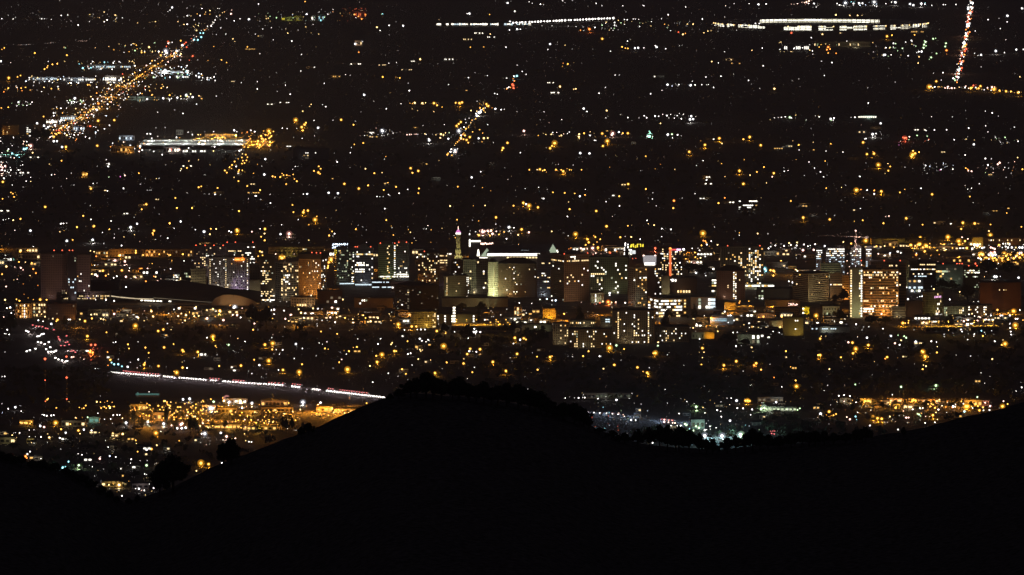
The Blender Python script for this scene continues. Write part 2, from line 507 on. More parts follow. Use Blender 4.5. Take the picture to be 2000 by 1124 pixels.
B('orange lit shed with a bright doorway left of the long terminal', 213, 262, 488, 503, name='warehouse', cat='warehouse', wall=(.4, .3, .18), fl=2, nc=8, win=(.4, .4), lit=[(0, [1], [3, 4], .9, 'hot')], flood=(AMBER, .22, 0, 26), units=False)
B('dim low building left of the orange lit shed', 186, 212, 491, 505, name='warehouse', cat='warehouse', wall=(.3, .24, .18), fl=2, nc=5, lit=[(0, None, None, .2, 'amber')], flood=(AMBER, .05), units=False)
# --- convention quarter
B('small block with three rows of white lit windows at the end of the dark roof', 338, 351, 536, 551, name='office_block', cat='office building', wall=(.2, .19, .2), fl=4, nc=5, win=(.7, .6), lit=[(None, None, None, .9, 'white')], units=False)
B('squat cream gridded office with green left face and warm right face', 352, 402, 527, 566, xc=373, name='office_block', cat='office building', wall=(.42, .37, .27), fl=7, nc=(6, 9), win=(.62, .52),
  lit=[(0, [1, 2], None, .3, 'green')], flood=(CREAM, .14, 18))
B('grey tower with red roof beacons behind the orange signed hotel', 378, 441, 482, 540, name='office_tower', cat='office tower', wall=(.2, .17, .17), fl=15, nc=16, win=(.55, .5), beacons=(383, 401, 418, 436),
  lit=[(0, [4, 5, 6], [6, 7, 8, 9], .5, 'hot'), (0, None, None, .16, 'warm')], flood=((1, .75, .7), .022), ind=70)
B('darker grey tower with long lit office bands right of the beaconed grey tower', 441, 499, 476, 540, name='office_tower', cat='office tower', wall=(.17, .15, .15), fl=16, nc=15, win=(.85, .5), style='band', beacons=(444, 460, 494),
  lit=[(0, [3], [1, 2, 3, 4, 6, 7], .9, 'warm'), (0, None, [11, 12, 13, 14], .28, 'white'), (0, [4, 5, 7, 12], None, .12, 'white')], flood=((1, .75, .7), .02))
h1 = B('grey hotel slab with vertical strips of lit stair windows and an orange sign', 407, 487, 504, 573, name='hotel_tower', cat='hotel', wall=(.34, .31, .28), fl=16, nc=20, win=(.38, .38),
  lit=[(0, None, None, .10, 'white'), (0, None, [8], .95, 'warm'), (0, None, [0], .95, 'warm'), (0, None, [-1], .95, 'hot'), (0, [15, 12, 10], [9, 10, 11, 12, 13, 14], .12, 'hot')], flood=((1, .88, .8), .055))
lamp_light(h1[0], (12, -25, 2.0), VIOLET, 26000, spot=1.5, aim=(22, 0, 12))
B('dark narrow building beside the hotel with the orange sign', 488, 508, 520, 575, name='office_block', cat='office building', wall=(.09, .08, .08), fl=10, nc=4, lit=[(0, [8, 9], None, .1, 'warm')])
B('plain beige windowless wall block behind the cyan lit tent canopy', 487, 508, 549, 577, name='stage_house', cat='theatre', wall=(.4, .35, .27), fl=2, nc=2, style='curtain', flood=(CREAM, .05), units=False)
B('dark glass office with scattered yellow offices and a bright ground strip', 509, 537, 506, 590, name='office_tower', cat='office tower', wall=(.07, .065, .06), fl=20, nc=9, win=(.8, .5), style='curtain',
  lit=[(0, None, None, .10, 'warm'), (0, list(range(6, 12)), [0, 1, 2, 3, 4], .4, 'warm'), (0, [5], [0, 1, 2, 3, 4, 5], .9, 'white'), (0, [15, 16, 17], None, .5, 'warm'), (0, [19], None, 1, 'hot')])
B('white framed grid tower beside the tall orange tower', 537, 583, 514, 588, xc=553, name='office_tower', cat='office tower', wall=(.46, .43, .4), fl=17, nc=(4, 9), win=(.68, .62),
  lit=[(1, None, None, .2, 'warm'), (1, list(range(5, 10)), [0, 1, 2, 3], .5, 'white'), (0, None, [3], .3, 'warm')], flood=(CREAM, .085))
B('tall orange lit tower with a dark overhanging cap', 583, 637, 507, 585, xc=627, name='office_tower', cat='office tower', wall=(.42, .31, .2), fl=19, nc=(17, 4), win=(.5, .55), roof='cap', cap=10,
  lit=[(None, None, None, .07, 'amber'), (1, None, None, .25, 'white'), (0, None, None, .03, 'hot')], flood=(AMBER, .23, -10, 55), beacons=(609, 618, 626))
B('peach lit low podium with square openings under the orange tower', 568, 615, 583, 599, name='podium_building', cat='podium', wall=(.45, .37, .27), fl=3, nc=9, win=(.66, .62), lit=[(0, [2], None, .5, 'warm')], flood=((1, .62, .3), .20, 10, 25), units=False)
B('olive lit flat office with a dark tree row behind the orange tower', 524, 632, 484, 502, name='office_block', cat='office building', wall=(.36, .32, .2), fl=3, nc=24, style='band', win=(.8, .35), lit=[(0, [0], [15, 16], .8, 'warm')], flood=((1, .78, .2), .09, 0, 30), units=False, depth=25)
B('low peach shopfronts at the foot of the orange tower', 636, 662, 566, 575, name='store', cat='store', wall=(.45, .33, .2), fl=1, nc=6, lit=[(0, None, None, .6, 'hot')], flood=(AMBER, .3, 0, 14), units=False)
# --- mid left group
t1 = B('rounded dark glass tower crowned by white scribbled neon', 652, 692, 487, 558, xc=658, name='office_tower', cat='office tower', wall=(.16, .165, .15), fl=17, nc=(3, 14), win=(.85, .5), style='band',
  lit=[(1, [1, 2], None, .3, 'dimw'), (1, None, None, .12, 'green'), (1, None, [12, 13], .35, 'white'), (1, [16], None, .9, 'cool'), (0, [0, 1, 2], None, .5, 'yellow')], flood=((.9, 1, .75), .014))
t2 = B('square grey tower with white office bands under a red glowing parapet', 693, 729, 485, 560, name='office_tower', cat='office tower', wall=(.2, .2, .21), fl=17, nc=13, win=(.72, .6), beacons=(694, 698, 724),
  lit=[(0, [2], None, .95, 'warm'), (0, [6], [1, 2, 3, 4, 5, 6, 7], .9, 'white'), (0, [7], [0, 1, 2, 3, 4, 5, 6, 8, 9], .9, 'hot'), (0, [9, 10], [0, 1, 2, 3, 4, 5, 6], .85, 'white'), (0, [16], None, 1, 'cool'), (0, None, None, .05, 'white'), (0, None, [-1], .25, 'white')], flood=(COOL, .02), ind=80)
B('olive ribbed tower with a lit base right of the red parapet tower', 739, 773, 478, 548, name='office_tower', cat='office tower', wall=(.2, .21, .12), fl=17, nc=12, win=(.9, .5), style='band', beacons=(743, 771, 778),
  lit=[(0, [1, 2, 3], [6, 7], .7, 'amber'), (0, None, [6, 7], .3, 'warm'), (0, [15], None, .9, 'hot'), (0, [16], [3, 4, 5, 6, 7, 8], .9, 'green'), (0, None, [-1], .7, 'white')], flood=((.85, 1, .45), .022))
B('slim dark gridded tower beside the olive ribbed tower', 774, 799, 476, 548, name='office_tower', cat='office tower', wall=(.17, .17, .16), fl=17, nc=8, win=(.6, .58), beacons=(779, 794),
  lit=[(0, None, None, .12, 'white'), (0, [14, 15], None, .95, 'hot'), (0, [10, 11], [2, 3, 4], .4, 'warm')], flood=(COOL, .016))
B('long low building with two bright white floors below the olive tower', 726, 766, 549, 564, name='office_block', cat='office building', wall=(.12, .12, .13), fl=3, nc=14, win=(.9, .4), style='band', lit=[(0, [0, 2], None, .8, 'cool')], units=False)
B('small pink signed building right of the white floored low block', 764, 806, 553, 571, name='store', cat='store', wall=(.2, .18, .18), fl=3, nc=10, win=(.8, .5), lit=[(0, [0], [6, 7, 8, 9], .8, 'pink'), (0, [1], [0, 1, 2, 3], .7, 'white'), (0, [2], [7, 8], 1, 'red')], units=False, flood=(PINK, .03))
B('round topped dark brick tower with scattered lights and a red beacon', 816, 859, 494, 556, name='office_tower', cat='office tower', wall=(.13, .1, .08), fl=14, nc=12, win=(.6, .55), roof='hip', cap=5, beacons=(829,),
  lit=[(0, [0, 1], None, .5, 'dimw'), (0, None, None, .16, 'warm'), (0, [7], None, .5, 'warm')], flood=(WARM, .012))
B('dim brown building with rows of peach windows behind the round topped tower', 858, 874, 488, 530, name='office_block', cat='office building', wall=(.16, .12, .1), fl=9, nc=5, win=(.8, .45), lit=[(0, [2, 4, 5], None, .9, 'warm'), (0, None, None, .15, 'dimw')], flood=(WARM, .015))
B('dark block with little lit floors left of the white arrow roof', 881, 905, 510, 548, name='office_block', cat='office building', wall=(.1, .09, .1), fl=8, nc=7, win=(.7, .4), style='band', lit=[(0, None, None, .12, 'white')])
B('broad dim gridded tower left of the pale lit gabled hotel', 905, 955, 509, 575, name='office_tower', cat='office tower', wall=(.2, .19, .17), fl=14, nc=13, win=(.72, .66), lit=[(0, None, None, .05, 'warm'), (0, [4, 10, 11], [9, 10, 11], .4, 'white')], flood=(CREAM, .022), ind=60)
B('boxy cream hotel with one bright column of yellow windows', 857, 917, 541, 583, xc=868, name='hotel_tower', cat='hotel', wall=(.36, .33, .24), fl=11, nc=(4, 18), win=(.45, .5), lit=[(1, None, [1], 1, 'warm'), (1, None, [-2, -1], .5, 'white'), (1, None, None, .03, 'warm')], flood=((1, .86, .4), .055, 0, 45), ind=80)
B('long pale curved podium wall behind the round dark tree', 863, 992, 584, 600, name='podium_building', cat='podium', wall=(.4, .39, .3), fl=2, nc=10, style='curtain', flood=((1, .95, .5), .055, 0, 40), units=False, depth=40)
B('black octagonal office with dim floors in front of the cream hotel', 770, 857, 560, 610, xc=800, name='office_tower', cat='office tower', wall=(.022, .018, .017), fl=11, nc=(7, 16), win=(.7, .45), lit=[(0, None, [5, 6], .3, 'dimw'), (None, None, None, .03, 'dimw'), (0, [7, 8, 9], None, .12, 'warm')], roof='hip', cap=6, ind=60)
B('low orange walled hall with a bright sign left of the black octagonal office', 692, 768, 584, 602, name='hall', cat='hall', wall=(.22, .16, .1), fl=3, nc=18, style='curtain', lit=[(0, [0], [3, 4, 5], .9, 'hot'), (0, [1], [2, 3, 4], .8, 'white')], flood=(AMBER, .05, 60, 24), units=False, depth=30)
B('dark brick warehouse beside the low orange walled hall', 620, 668, 570, 594, name='warehouse', cat='warehouse', wall=(.08, .045, .035), fl=3, nc=6, style='curtain', lit=[(0, None, None, .12, 'dimw')], flood=(WARM, .008), units=False)
B('yellow lit gridded apartment house above the amber lamps', 802, 852, 611, 641, name='apartment_block', cat='apartment block', wall=(.42, .36, .22), fl=7, nc=15, win=(.62, .6), lit=[(0, None, [13, 14], .25, 'warm'), (0, [0, 1], None, .06, 'warm')], flood=((1, .62, .1), .22, 12, 26), units=False, ind=90)
B('dim flat block with spaced columns of white stair windows behind the orange parking deck', 852, 932, 615, 636, name='apartment_block', cat='apartment block', wall=(.25, .22, .14), fl=4, nc=22, win=(.75, .55), style='curtain', lit=[(0, None, [0, 4, 20], 1, 'white'), (0, None, [8, 9], .9, 'hot')], flood=((1, .8, .3), .05), units=False)
B('thin stair tower with a white lit column rising from the dim flat block', 884, 890, 598, 637, name='stair_tower', cat='tower', wall=(.25, .22, .16), fl=7, nc=1, win=(.8, .5), lit=[(None, None, None, 1, 'hot')], units=False, depth=8)
# --- centre: gabled hotel
f1 = B('pale green lit end wing of the gabled hotel', 953, 973, 513, 581, xc=965, name='hotel_wing', cat='hotel', wall=(.5, .5, .42), fl=17, nc=(3, 3), win=(.4, .42), lit=[], flood=((1, 1, .5), 1.05, 0, 40), units=False, roof='hip', cap=7)
f2 = B('dark brown many-bayed hotel under a steep black roof with gables', 973.5, 1048, 516, 581, name='hotel_tower', cat='hotel', wall=(.075, .052, .032), fl=17, nc=26, win=(.55, .5), lit=[(0, None, None, .045, 'warm'), (0, None, [4, 5, 10, 11, 12], .15, 'hot')], flood=((1, .55, .18), .02, 0, 45), roof='hip', cap=11, units=False)
B('dark glass tower with few white floors right of the gabled hotel', 1049, 1075, 499, 582, name='office_tower', cat='office tower', wall=(.08, .07, .08), fl=20, nc=9, win=(.85, .5), style='band', lit=[(0, [8, 9], [3, 4, 5], .8, 'white'), (0, [12], [4, 5, 6, 7], .9, 'white'), (0, [3, 10, 15], None, .25, 'warm')], flood=(COOL, .01))
B('wide brown corner tower with a bright arcade of windows just below its roof', 1076, 1151, 499, 590, xc=1102, name='office_tower', cat='office tower', wall=(.25, .18, .13), fl=22, nc=(9, 13), win=(.58, .58),
  lit=[(None, [2], None, .8, 'warm'), (None, None, None, .03, 'white'), (None, [9, 10, 12], None, .12, 'warm'), (1, [0], [3, 4, 5], .9, 'hot')], flood=((1, .62, .34), .034, 14, 50), beacons=(1102, 1148))
B('broad olive gridded tower right of the brown corner tower', 1152, 1226, 504, 575, name='office_tower', cat='office tower', wall=(.24, .26, .16), fl=17, nc=18, win=(.62, .66), lit=[(0, [7], list(range(0, 7)), .85, 'warm'), (0, None, None, .06, 'white'), (0, [10, 11], [3, 4, 5], .5, 'warm'), (0, [2, 3, 4, 5], [5, 6, 12, 13, 17], .25, 'white')], flood=((1, .97, .55), .026, 0, 60), ind=80)
B('white domed classical museum with an arched lit front', 1154, 1180, 573, 592, name='museum', cat='museum', wall=(.5, .5, .44), fl=2, nc=7, win=(.5, .7), lit=[(0, None, [1, 2], .5, 'white')], flood=((1, 1, .6), .2, 0, 20), roof='hip', cap=5)
B('slim tower with white left face and scattered amber rooms', 1227, 1264, 524, 600, xc=1241, name='apartment_tower', cat='apartment tower', wall=(.3, .29, .24), fl=18, nc=(4, 6), win=(.62, .6), lit=[(1, None, None, .22, 'amber'), (1, [4], None, .8, 'white'), (0, [4, 5], [3], 1, 'hot')], flood=((1, .93, .7), .055))
B('dark office behind the glowing white screen tower', 1264, 1292, 518, 582, name='office_block', cat='office building', wall=(.07, .07, .07), fl=14, nc=8, win=(.7, .5), style='curtain', lit=[(0, [1, 3, 5], None, .4, 'warm'), (0, None, None, .2, 'white')])
n1 = B('black tower with a tall orange red neon strip down its corner', 1290, 1333, 485, 562, xc=1309, name='apartment_tower', cat='apartment tower', wall=(.06, .05, .055), fl=17, nc=(6, 8), win=(.6, .5), style='curtain', lit=[(None, None, None, .28, 'warm'), (0, [2, 4, 6, 12, 13], None, .5, 'white'), (1, None, None, .12, 'hot')])
B('dark flat topped hall with a lit sign band below the neon tower', 1310, 1361, 544, 574, name='hall', cat='hall', wall=(.12, .1, .1), fl=4, nc=9, win=(.6, .6), style='curtain', lit=[(0, [0], [0, 1], .9, 'hot'), (0, [3], list(range(1, 7)), .8, 'warm')], flood=(WARM, .012))
B('narrow beige ribbed block left of the dark flat topped hall', 1291, 1308, 541, 576, name='office_block', cat='office building', wall=(.4, .37, .28), fl=2, nc=3, style='curtain', flood=(CREAM, .06), units=False)
B('brightly lit white floored library in front of the screen tower', 1267, 1345, 585, 622, xc=1286, name='library', cat='library', wall=(.3, .29, .28), fl=6, nc=(5, 15), win=(.93, .5), style='band',
  lit=[(1, [0, 1, 2, 3], list(range(0, 12)), .85, 'white'), (1, [4, 5], list(range(0, 11)), .6, 'warm'), (0, None, None, .6, 'white'), (1, None, [13], .8, 'amber')], flood=((1, .85, .5), .06))
B('low wing with three bluish white window bays right of the white library', 1349, 1398, 582, 604, name='office_block', cat='office building', wall=(.26, .26, .25), fl=3, nc=10, win=(.92, .7), style='curtain', lit=[(0, None, [8, 9], 1, 'cool'), (0, None, [6, 7], .9, 'white'), (0, None, [3], .7, 'hot')], flood=(COOL, .03), units=False)
B('yellow floodlit small block with dark shrubs before it', 1060, 1085, 605, 624, name='store', cat='store', wall=(.45, .33, .13), fl=3, nc=5, win=(.3, .4), flood=((1, .55, .05), .5, 0, 18), units=False)
B('slim chapel tower with an arched yellow window', 1004, 1019, 600, 622, name='chapel_tower', cat='chapel', wall=(.32, .28, .2), fl=3, nc=3, win=(.55, .8), lit=[(0, None, [1], 1, 'warm'), (0, None, [0], .6, 'warm')], flood=(CREAM, .05), roof='hip', cap=7)
B('sharp brown tower with a low hipped roof and one double column of white windows', 1400, 1455, 530, 586, name='hotel_tower', cat='hotel', wall=(.15, .1, .08), fl=15, nc=14, win=(.5, .5), lit=[(0, None, [8, 9], .85, 'hot'), (0, None, None, .02, 'warm')], flood=((1, .6, .4), .02), roof='hip', cap=10, ind=60)
B('narrow block with four bright white bands left of the hip roofed brown tower', 1390, 1400, 545, 572, name='office_block', cat='office building', wall=(.1, .1, .1), fl=5, nc=2, win=(.95, .5), style='curtain', lit=[(None, [0, 1, 2, 4], None, 1, 'hot')], units=False, depth=10)
B('tall pale apartment tower full of lit flats behind the hip roofed brown tower', 1407, 1492, 483, 565, name='apartment_tower', cat='apartment tower', wall=(.24, .22, .19), fl=20, nc=20, win=(.6, .6), lit=[(0, list(range(2, 14)), list(range(8, 20)), .38, 'warm'), (0, None, list(range(13, 19)), .3, 'white'), (0, None, None, .06, 'amber')], flood=(CREAM, .028), ind=100, beacons=(1421, 1484))
B('low stadium stand with a glowing pale edge right of the lit apartment tower', 1455, 1513, 556, 566, name='grandstand', cat='grandstand', wall=(.4, .4, .36), fl=2, nc=14, win=(.9, .6), style='curtain', lit=[(0, [0], None, .9, 'white')], flood=((1, 1, .7), .2, 0, 20), units=False)
B('dark stepped block with one pale stair bay right of the grandstand', 1479, 1550, 566, 586, name='office_block', cat='office building', wall=(.08, .08, .09), fl=4, nc=12, style='curtain', lit=[(0, None, [0, 1], .6, 'green')], units=True)
# --- right group
B('beige banded tower with two faces left of the orange tower wing', 1550, 1620, 536, 590, xc=1579, name='office_tower', cat='office tower', wall=(.44, .38, .27), fl=14, nc=(10, 16), win=(.84, .5), lit=[(None, [0, 1], None, .12, 'amber'), (None, None, None, .02, 'warm')], flood=((1, .8, .45), .17, 6, 60), roof='cap', cap=2)
B('dim brown link building with one white lit floor behind the dark tree', 1621, 1645, 537, 588, name='office_block', cat='office building', wall=(.25, .2, .14), fl=12, nc=8, win=(.8, .5), lit=[(0, [4], None, .9, 'warm')], flood=(WARM, .05))
B('orange lit slice of office left of the pale green corner column', 1645, 1660, 540, 586, name='office_block', cat='office building', wall=(.45, .33, .18), fl=10, nc=5, win=(.78, .55), lit=[(0, [4, 7], None, .4, 'amber')], flood=(AMBER, .33, 0, 26))
B('wide orange banded tower with long rows of lit offices', 1685, 1755, 528, 618, name='office_tower', cat='office tower', wall=(.42, .29, .16), fl=17, nc=20, win=(.8, .48), style='band', lit=[(0, [0], None, .4, 'warm'), (0, [1, 2, 6, 8, 11, 13, 16], None, .3, 'warm'), (0, [14, 15], [0, 1, 2, 3, 4, 5, 16, 17], .9, 'hot'), (0, None, [-1], .6, 'hot'), (0, None, None, .05, 'amber')], flood=((1, .43, .09), .19, 0, 55))
B('pale green lit windowless corner column with bright balcony ends', 1660, 1684.5, 525, 622, name='stair_tower', cat='tower', wall=(.45, .44, .36), fl=19, nc=7, win=(.75, .6), style='curtain', lit=[(0, None, [0], .85, 'warm'), (0, None, [6], .9, 'white'), (0, None, [5], .4, 'warm')], flood=((1, 1, .5), .05, 0, 40), units=False)
B('dark brown tower edge right of the orange banded tower', 1755.5, 1770, 514, 616, name='office_tower', cat='office tower', wall=(.18, .12, .08), fl=18, nc=4, win=(.7, .5), style='band', lit=[(0, None, [0], .25, 'warm')], flood=(AMBER, .04))
B('low brown annexe with strip windows under the orange banded tower', 1742, 1769, 601, 622, name='annexe', cat='office building', wall=(.4, .34, .24), fl=4, nc=7, win=(.8, .4), style='band', lit=[(0, [3], [2, 4], 1, 'hot')], flood=(CREAM, .1), units=False)
for q, (a, b, yt_, lb) in enumerate([(1594, 1606, 487, 'narrowest unfinished concrete frame with white work lamps, at the left end of its row'), (1613, 1650, 484, 'unfinished concrete frame with white lit slabs, left of the crane mast'), (1660, 1682, 484, 'unfinished concrete frame with white lit slabs directly under the crane'), (1691, 1702, 485, 'narrow unfinished frame with white lit slabs at the right end of its row')]):
    B(lb, a, b, yt_, 535, name='construction_frame', cat='construction site', wall=(.1, .1, .11), fl=12, nc=max(3, (b - a) // 3), win=(.8, .45), style='curtain', lit=[(0, [0, 1, 2, 3], None, .75, 'white'), (0, list(range(4, 12)), None, .3, 'cool')], flood=(COOL, .012), group='unfinished concrete frames by the crane')
B('cream block with thick horizontal stripes behind the beige banded tower', 1603, 1642, 516, 545, name='office_block', cat='office building', wall=(.46, .43, .33), fl=7, nc=9, win=(1.0, .5), style='band', flood=(PALE, .12), units=False)
B('tower with bright left bays behind the orange banded tower', 1700, 1754, 512, 540, name='office_tower', cat='office tower', wall=(.16, .12, .1), fl=6, nc=12, win=(.6, .6), beacons=(1682, 1727, 1758), lit=[(0, None, None, .16, 'warm')], flood=(WARM, .025))
B('plain olive back tower at the right shoulder of the orange banded tower', 1762, 1777, 512, 560, name='office_tower', cat='office tower', wall=(.26, .24, .16), fl=10, nc=5, win=(.5, .5), lit=[(0, None, None, .15, 'warm')], flood=(PALE, .04))
B('dark office with three long rows of cream windows right of the orange tower', 1778, 1828, 514, 566, name='office_block', cat='office building', wall=(.06, .06, .06), fl=11, nc=14, win=(.82, .42), style='band', lit=[(0, [0], [4, 5, 6, 7, 9, 10, 11, 12, 13], .9, 'warm'), (0, [2], None, .75, 'white'), (0, [4], [1, 4, 6, 7, 9, 10, 11], .9, 'white'), (0, [5], [0, 1, 2, 3, 4, 5, 6, 7, 8], .8, 'cool')])
B('grey glass box with one long pale strip window and red roof lamps', 1822, 1881, 518, 562, name='office_block', cat='office building', wall=(.2, .22, .2), fl=9, nc=14, win=(.95, .7), style='curtain', lit=[(0, [2], [0, 1, 2, 3, 4, 5, 6, 7], 1, 'green'), (0, [1], [5, 6, 10, 11], .7, 'dimw'), (0, [3, 4, 5], None, .25, 'dimg')], flood=((.9, 1, .7), .03), beacons=(1842, 1869, 1874, 1879))
B('dark glass tower with two bright window rows beyond the grey glass box', 1882, 1914, 522, 568, name='office_tower', cat='office tower', wall=(.08, .08, .06), fl=11, nc=9, win=(.85, .5), style='curtain', lit=[(0, [1], [2, 3, 4, 5], .9, 'hot'), (0, [2], None, 1, 'hot'), (0, [4], [5, 6, 7], 1, 'warm'), (0, None, None, .08, 'green')], beacons=(1892, 1908))
B('low bluish white lit entrance hall at the foot of the dark office', 1774, 1803, 546, 572, name='entrance_hall', cat='hall', wall=(.2, .22, .24), fl=4, nc=6, win=(.9, .6), style='curtain', lit=[(0, [0], None, .9, 'dimw'), (0, [2], None, .8, 'cool'), (0, [3], [1, 2, 3, 4], .9, 'hot')], flood=(COOL, .03), units=False)
B('olive hotel with a pink roof sign and ribbed left face', 1803, 1843, 573, 617, xc=1824, name='hotel_tower', cat='hotel', wall=(.38, .33, .2), fl=9, nc=(8, 6), win=(.4, .8), lit=[(1, None, None, .12, 'warm'), (1, [4, 6, 8], None, .3, 'hot'), (1, [1], [0, 1, 2, 3, 4], 1, 'pink')], flood=((1, .85, .3), .09))
B('plain dark cube of a building left of the olive hotel', 1770, 1802, 590, 620, name='office_block', cat='office building', wall=(.12, .09, .07), fl=4, nc=6, style='curtain', flood=(WARM, .012))
B('low pale office with a white lit corner right of the olive hotel', 1843, 1890, 600, 618, name='office_block', cat='office building', wall=(.36, .34, .26), fl=4, nc=14, win=(.5, .7), lit=[(0, None, [0, 1], .9, 'green'), (0, None, [9, 10, 11], .5, 'warm')], flood=(PALE, .08), units=False)
B('low dark office with paired warm windows at the right of the pale office', 1890, 1938, 598, 617, name='office_block', cat='office building', wall=(.24, .2, .15), fl=4, nc=14, win=(.55, .5), lit=[(0, [0, 1, 2, 3], [0, 1, 4, 5, 9, 10], .5, 'hot')], flood=(WARM, .03), units=False)
B('big plain brick hall on the right edge with a short row of lights', 1914, 1994, 553, 606, name='arena', cat='arena', wall=(.08, .042, .03), fl=6, nc=18, win=(.35, .25), style='curtain', lit=[(0, [1], [8, 10, 11], 1, 'warm')], flood=((1, .5, .25), .007), units=True)
B('long olive lit warehouse behind the crane', 1702, 1804, 468, 478, name='warehouse', cat='warehouse', wall=(.4, .34, .16), fl=1, nc=6, style='curtain', flood=((1, .66, .12), .13, -20, 40), units=False, depth=40)
B('small orange lit warehouse end right of the long olive warehouse', 1777, 1797, 469, 480, name='warehouse', cat='warehouse', wall=(.4, .3, .12), fl=1, nc=3, style='curtain', flood=((1, .55, .06), .3, 0, 20), units=False)
B('yellow lit warehouse with three white door lamps on the right edge', 1899, 1919, 465, 484, name='warehouse', cat='warehouse', wall=(.4, .33, .14), fl=2, nc=3, style='curtain', lit=[(0, [1], None, 1, 'hot')], flood=((1, .62, .08), .16, 0, 25), units=False)
B('long dim brown warehouse running to the right edge', 1920, 2012, 466, 480, name='warehouse', cat='warehouse', wall=(.24, .17, .1), fl=2, nc=22, win=(.4, .4), style='curtain', lit=[(0, [0], None, .3, 'warm'), (0, [1], [10, 11, 12, 13, 14], .6, 'white')], flood=(AMBER, .03), units=False)
# --- front dormitories
B('tan windowless gabled end block of the dormitory row', 1080, 1111, 633, 674, name='dormitory', cat='dormitory', wall=(.32, .26, .18), fl=8, nc=7, win=(.4, .5), lit=[(0, None, [3, 5, 6], .35, 'warm')], flood=(CREAM, .035), units=True)
B('middle dormitory block with two lit stair columns', 1111, 1196, 645, 680, name='dormitory', cat='dormitory', wall=(.2, .17, .11), fl=7, nc=20, win=(.42, .5), lit=[(0, None, [2, 3, 10, 11], .65, 'warm'), (0, None, None, .07, 'white')], flood=(CREAM, .02), units=False)
B('tall dormitory block with a full column of yellow windows at its right corner', 1196, 1278, 608, 672, name='dormitory', cat='dormitory', wall=(.22, .17, .11), fl=14, nc=20, win=(.5, .55), lit=[(0, None, [16, 17], .0, 'warm'), (0, None, [17], 1, 'warm'), (0, None, [2], .75, 'warm'), (0, None, [10, 11, 12], .3, 'warm'), (0, None, None, .05, 'white')], flood=(CREAM, .03))
B('right hand dormitory block with scattered lit rooms beside a dark conifer', 1279, 1346, 640, 668, name='dormitory', cat='dormitory', wall=(.18, .15, .11), fl=6, nc=17, win=(.42, .5), lit=[(0, None, [5, 6, 9], .4, 'warm'), (0, None, None, .12, 'white')], flood=(CREAM, .015), units=False)
B('low block with white lit sills behind the tan dormitory end', 1112, 1162, 628, 640, name='office_block', cat='office building', wall=(.34, .32, .25), fl=2, nc=13, win=(.5, .5), lit=[(0, [0], None, .6, 'warm')], flood=(CREAM, .06), units=False)
B('small block with bluish white louvred window left of the tall dormitory', 1173, 1196, 622, 640, name='office_block', cat='office building', wall=(.28, .26, .2), fl=4, nc=5, win=(.9, .5), lit=[(0, [0, 1], [2, 3], .9, 'cool')], flood=(CREAM, .04), units=False)
B('low pale hall with a greenish lit gable right of the orange parking deck', 1020, 1078, 636, 648, name='hall', cat='hall', wall=(.36, .34, .26), fl=2, nc=8, style='curtain', lit=[(0, [0], [3], 1, 'hot')], flood=(PALE, .05), units=False)
# --- front right low quarter
B('round ribbed tan tower with four small square lit windows', 1530, 1569, 622, 656, name='ribbed_tower', cat='tower', wall=(.34, .27, .13), fl=4, nc=9, win=(.5, .25), style='curtain', lit=[(0, [0, 2], [5, 6], 1, 'hot')], flood=((1, .76, .2), .075), units=False)
B('dark hall with a blue white lit ramp beside a grey stair block', 1386, 1420, 618, 636, name='hall', cat='hall', wall=(.14, .16, .2), fl=5, nc=1, win=(1.0, .35), style='curtain', lit=[(None, [1, 2], None, 1, 'cyan')], flood=(COOL, .06), units=False)
B('plain grey stair block beside the blue white ramp', 1420, 1433, 620, 634, name='stair_tower', cat='tower', wall=(.4, .4, .36), fl=2, nc=2, style='curtain', flood=(COOL, .08), units=False)
B('low pale green end wall with two pairs of bright windows', 1440, 1484, 654, 672, name='hall', cat='hall', wall=(.36, .38, .32), fl=2, nc=9, win=(.9, .7), style='curtain', lit=[(0, None, [6], 1, 'hot'), (0, None, [8], 1, 'warm')], flood=((.95, 1, .7), .06), units=False)
B('orange floodlit garage wall above the dark oak', 1376, 1395, 651, 662, name='garage', cat='garage', wall=(.42, .3, .14), fl=1, nc=2, style='curtain', flood=((1, .5, .04), .55, 0, 14), units=False)
B('grey low block left of the orange floodlit garage wall', 1351, 1376, 651, 662, name='store', cat='store', wall=(.36, .36, .32), fl=1, nc=4, win=(.5, .5), flood=(PALE, .05), units=False)
B('long pale wall with one lamp left of the ribbed tan tower', 1502, 1530, 628, 645, name='hall', cat='hall', wall=(.4, .38, .28), fl=1, nc=3, style='curtain', flood=(PALE, .10), units=False)
B('orange walled storage block beside a lamp lit roof deck', 1415, 1437, 593, 606, name='store', cat='store', wall=(.42, .3, .14), fl=1, nc=4, style='curtain', flood=((1, .52, .05), .5, 0, 14), units=False)
B('peach lit row of shops with small dark openings', 1478, 1512, 614, 622, name='store', cat='store', wall=(.45, .34, .24), fl=1, nc=9, win=(.4, .5), flood=((1, .5, .2), .3, 0, 14), units=False)
B('brown framed school block with an open lit corner', 1513, 1560, 604, 618, name='school', cat='school', wall=(.34, .27, .15), fl=3, nc=13, win=(.7, .5), lit=[(0, [1, 2], [4, 5], .7, 'warm')], flood=((1, .7, .25), .07), units=False)
B('low flat store with small white roof lettering above the brown school', 1495, 1562, 588, 602, name='store', cat='store', wall=(.2, .17, .14), fl=2, nc=12, style='curtain', flood=(WARM, .02), units=False)
B('yellow lit wall facing three stacked cream balconies', 1567, 1581, 601, 614, name='apartment_block', cat='apartment block', wall=(.45, .36, .08), fl=3, nc=4, win=(.95, .5), style='curtain', lit=[(0, None, [0], 1, 'hot')], flood=((1, .78, .05), .6, 0, 14), units=False)
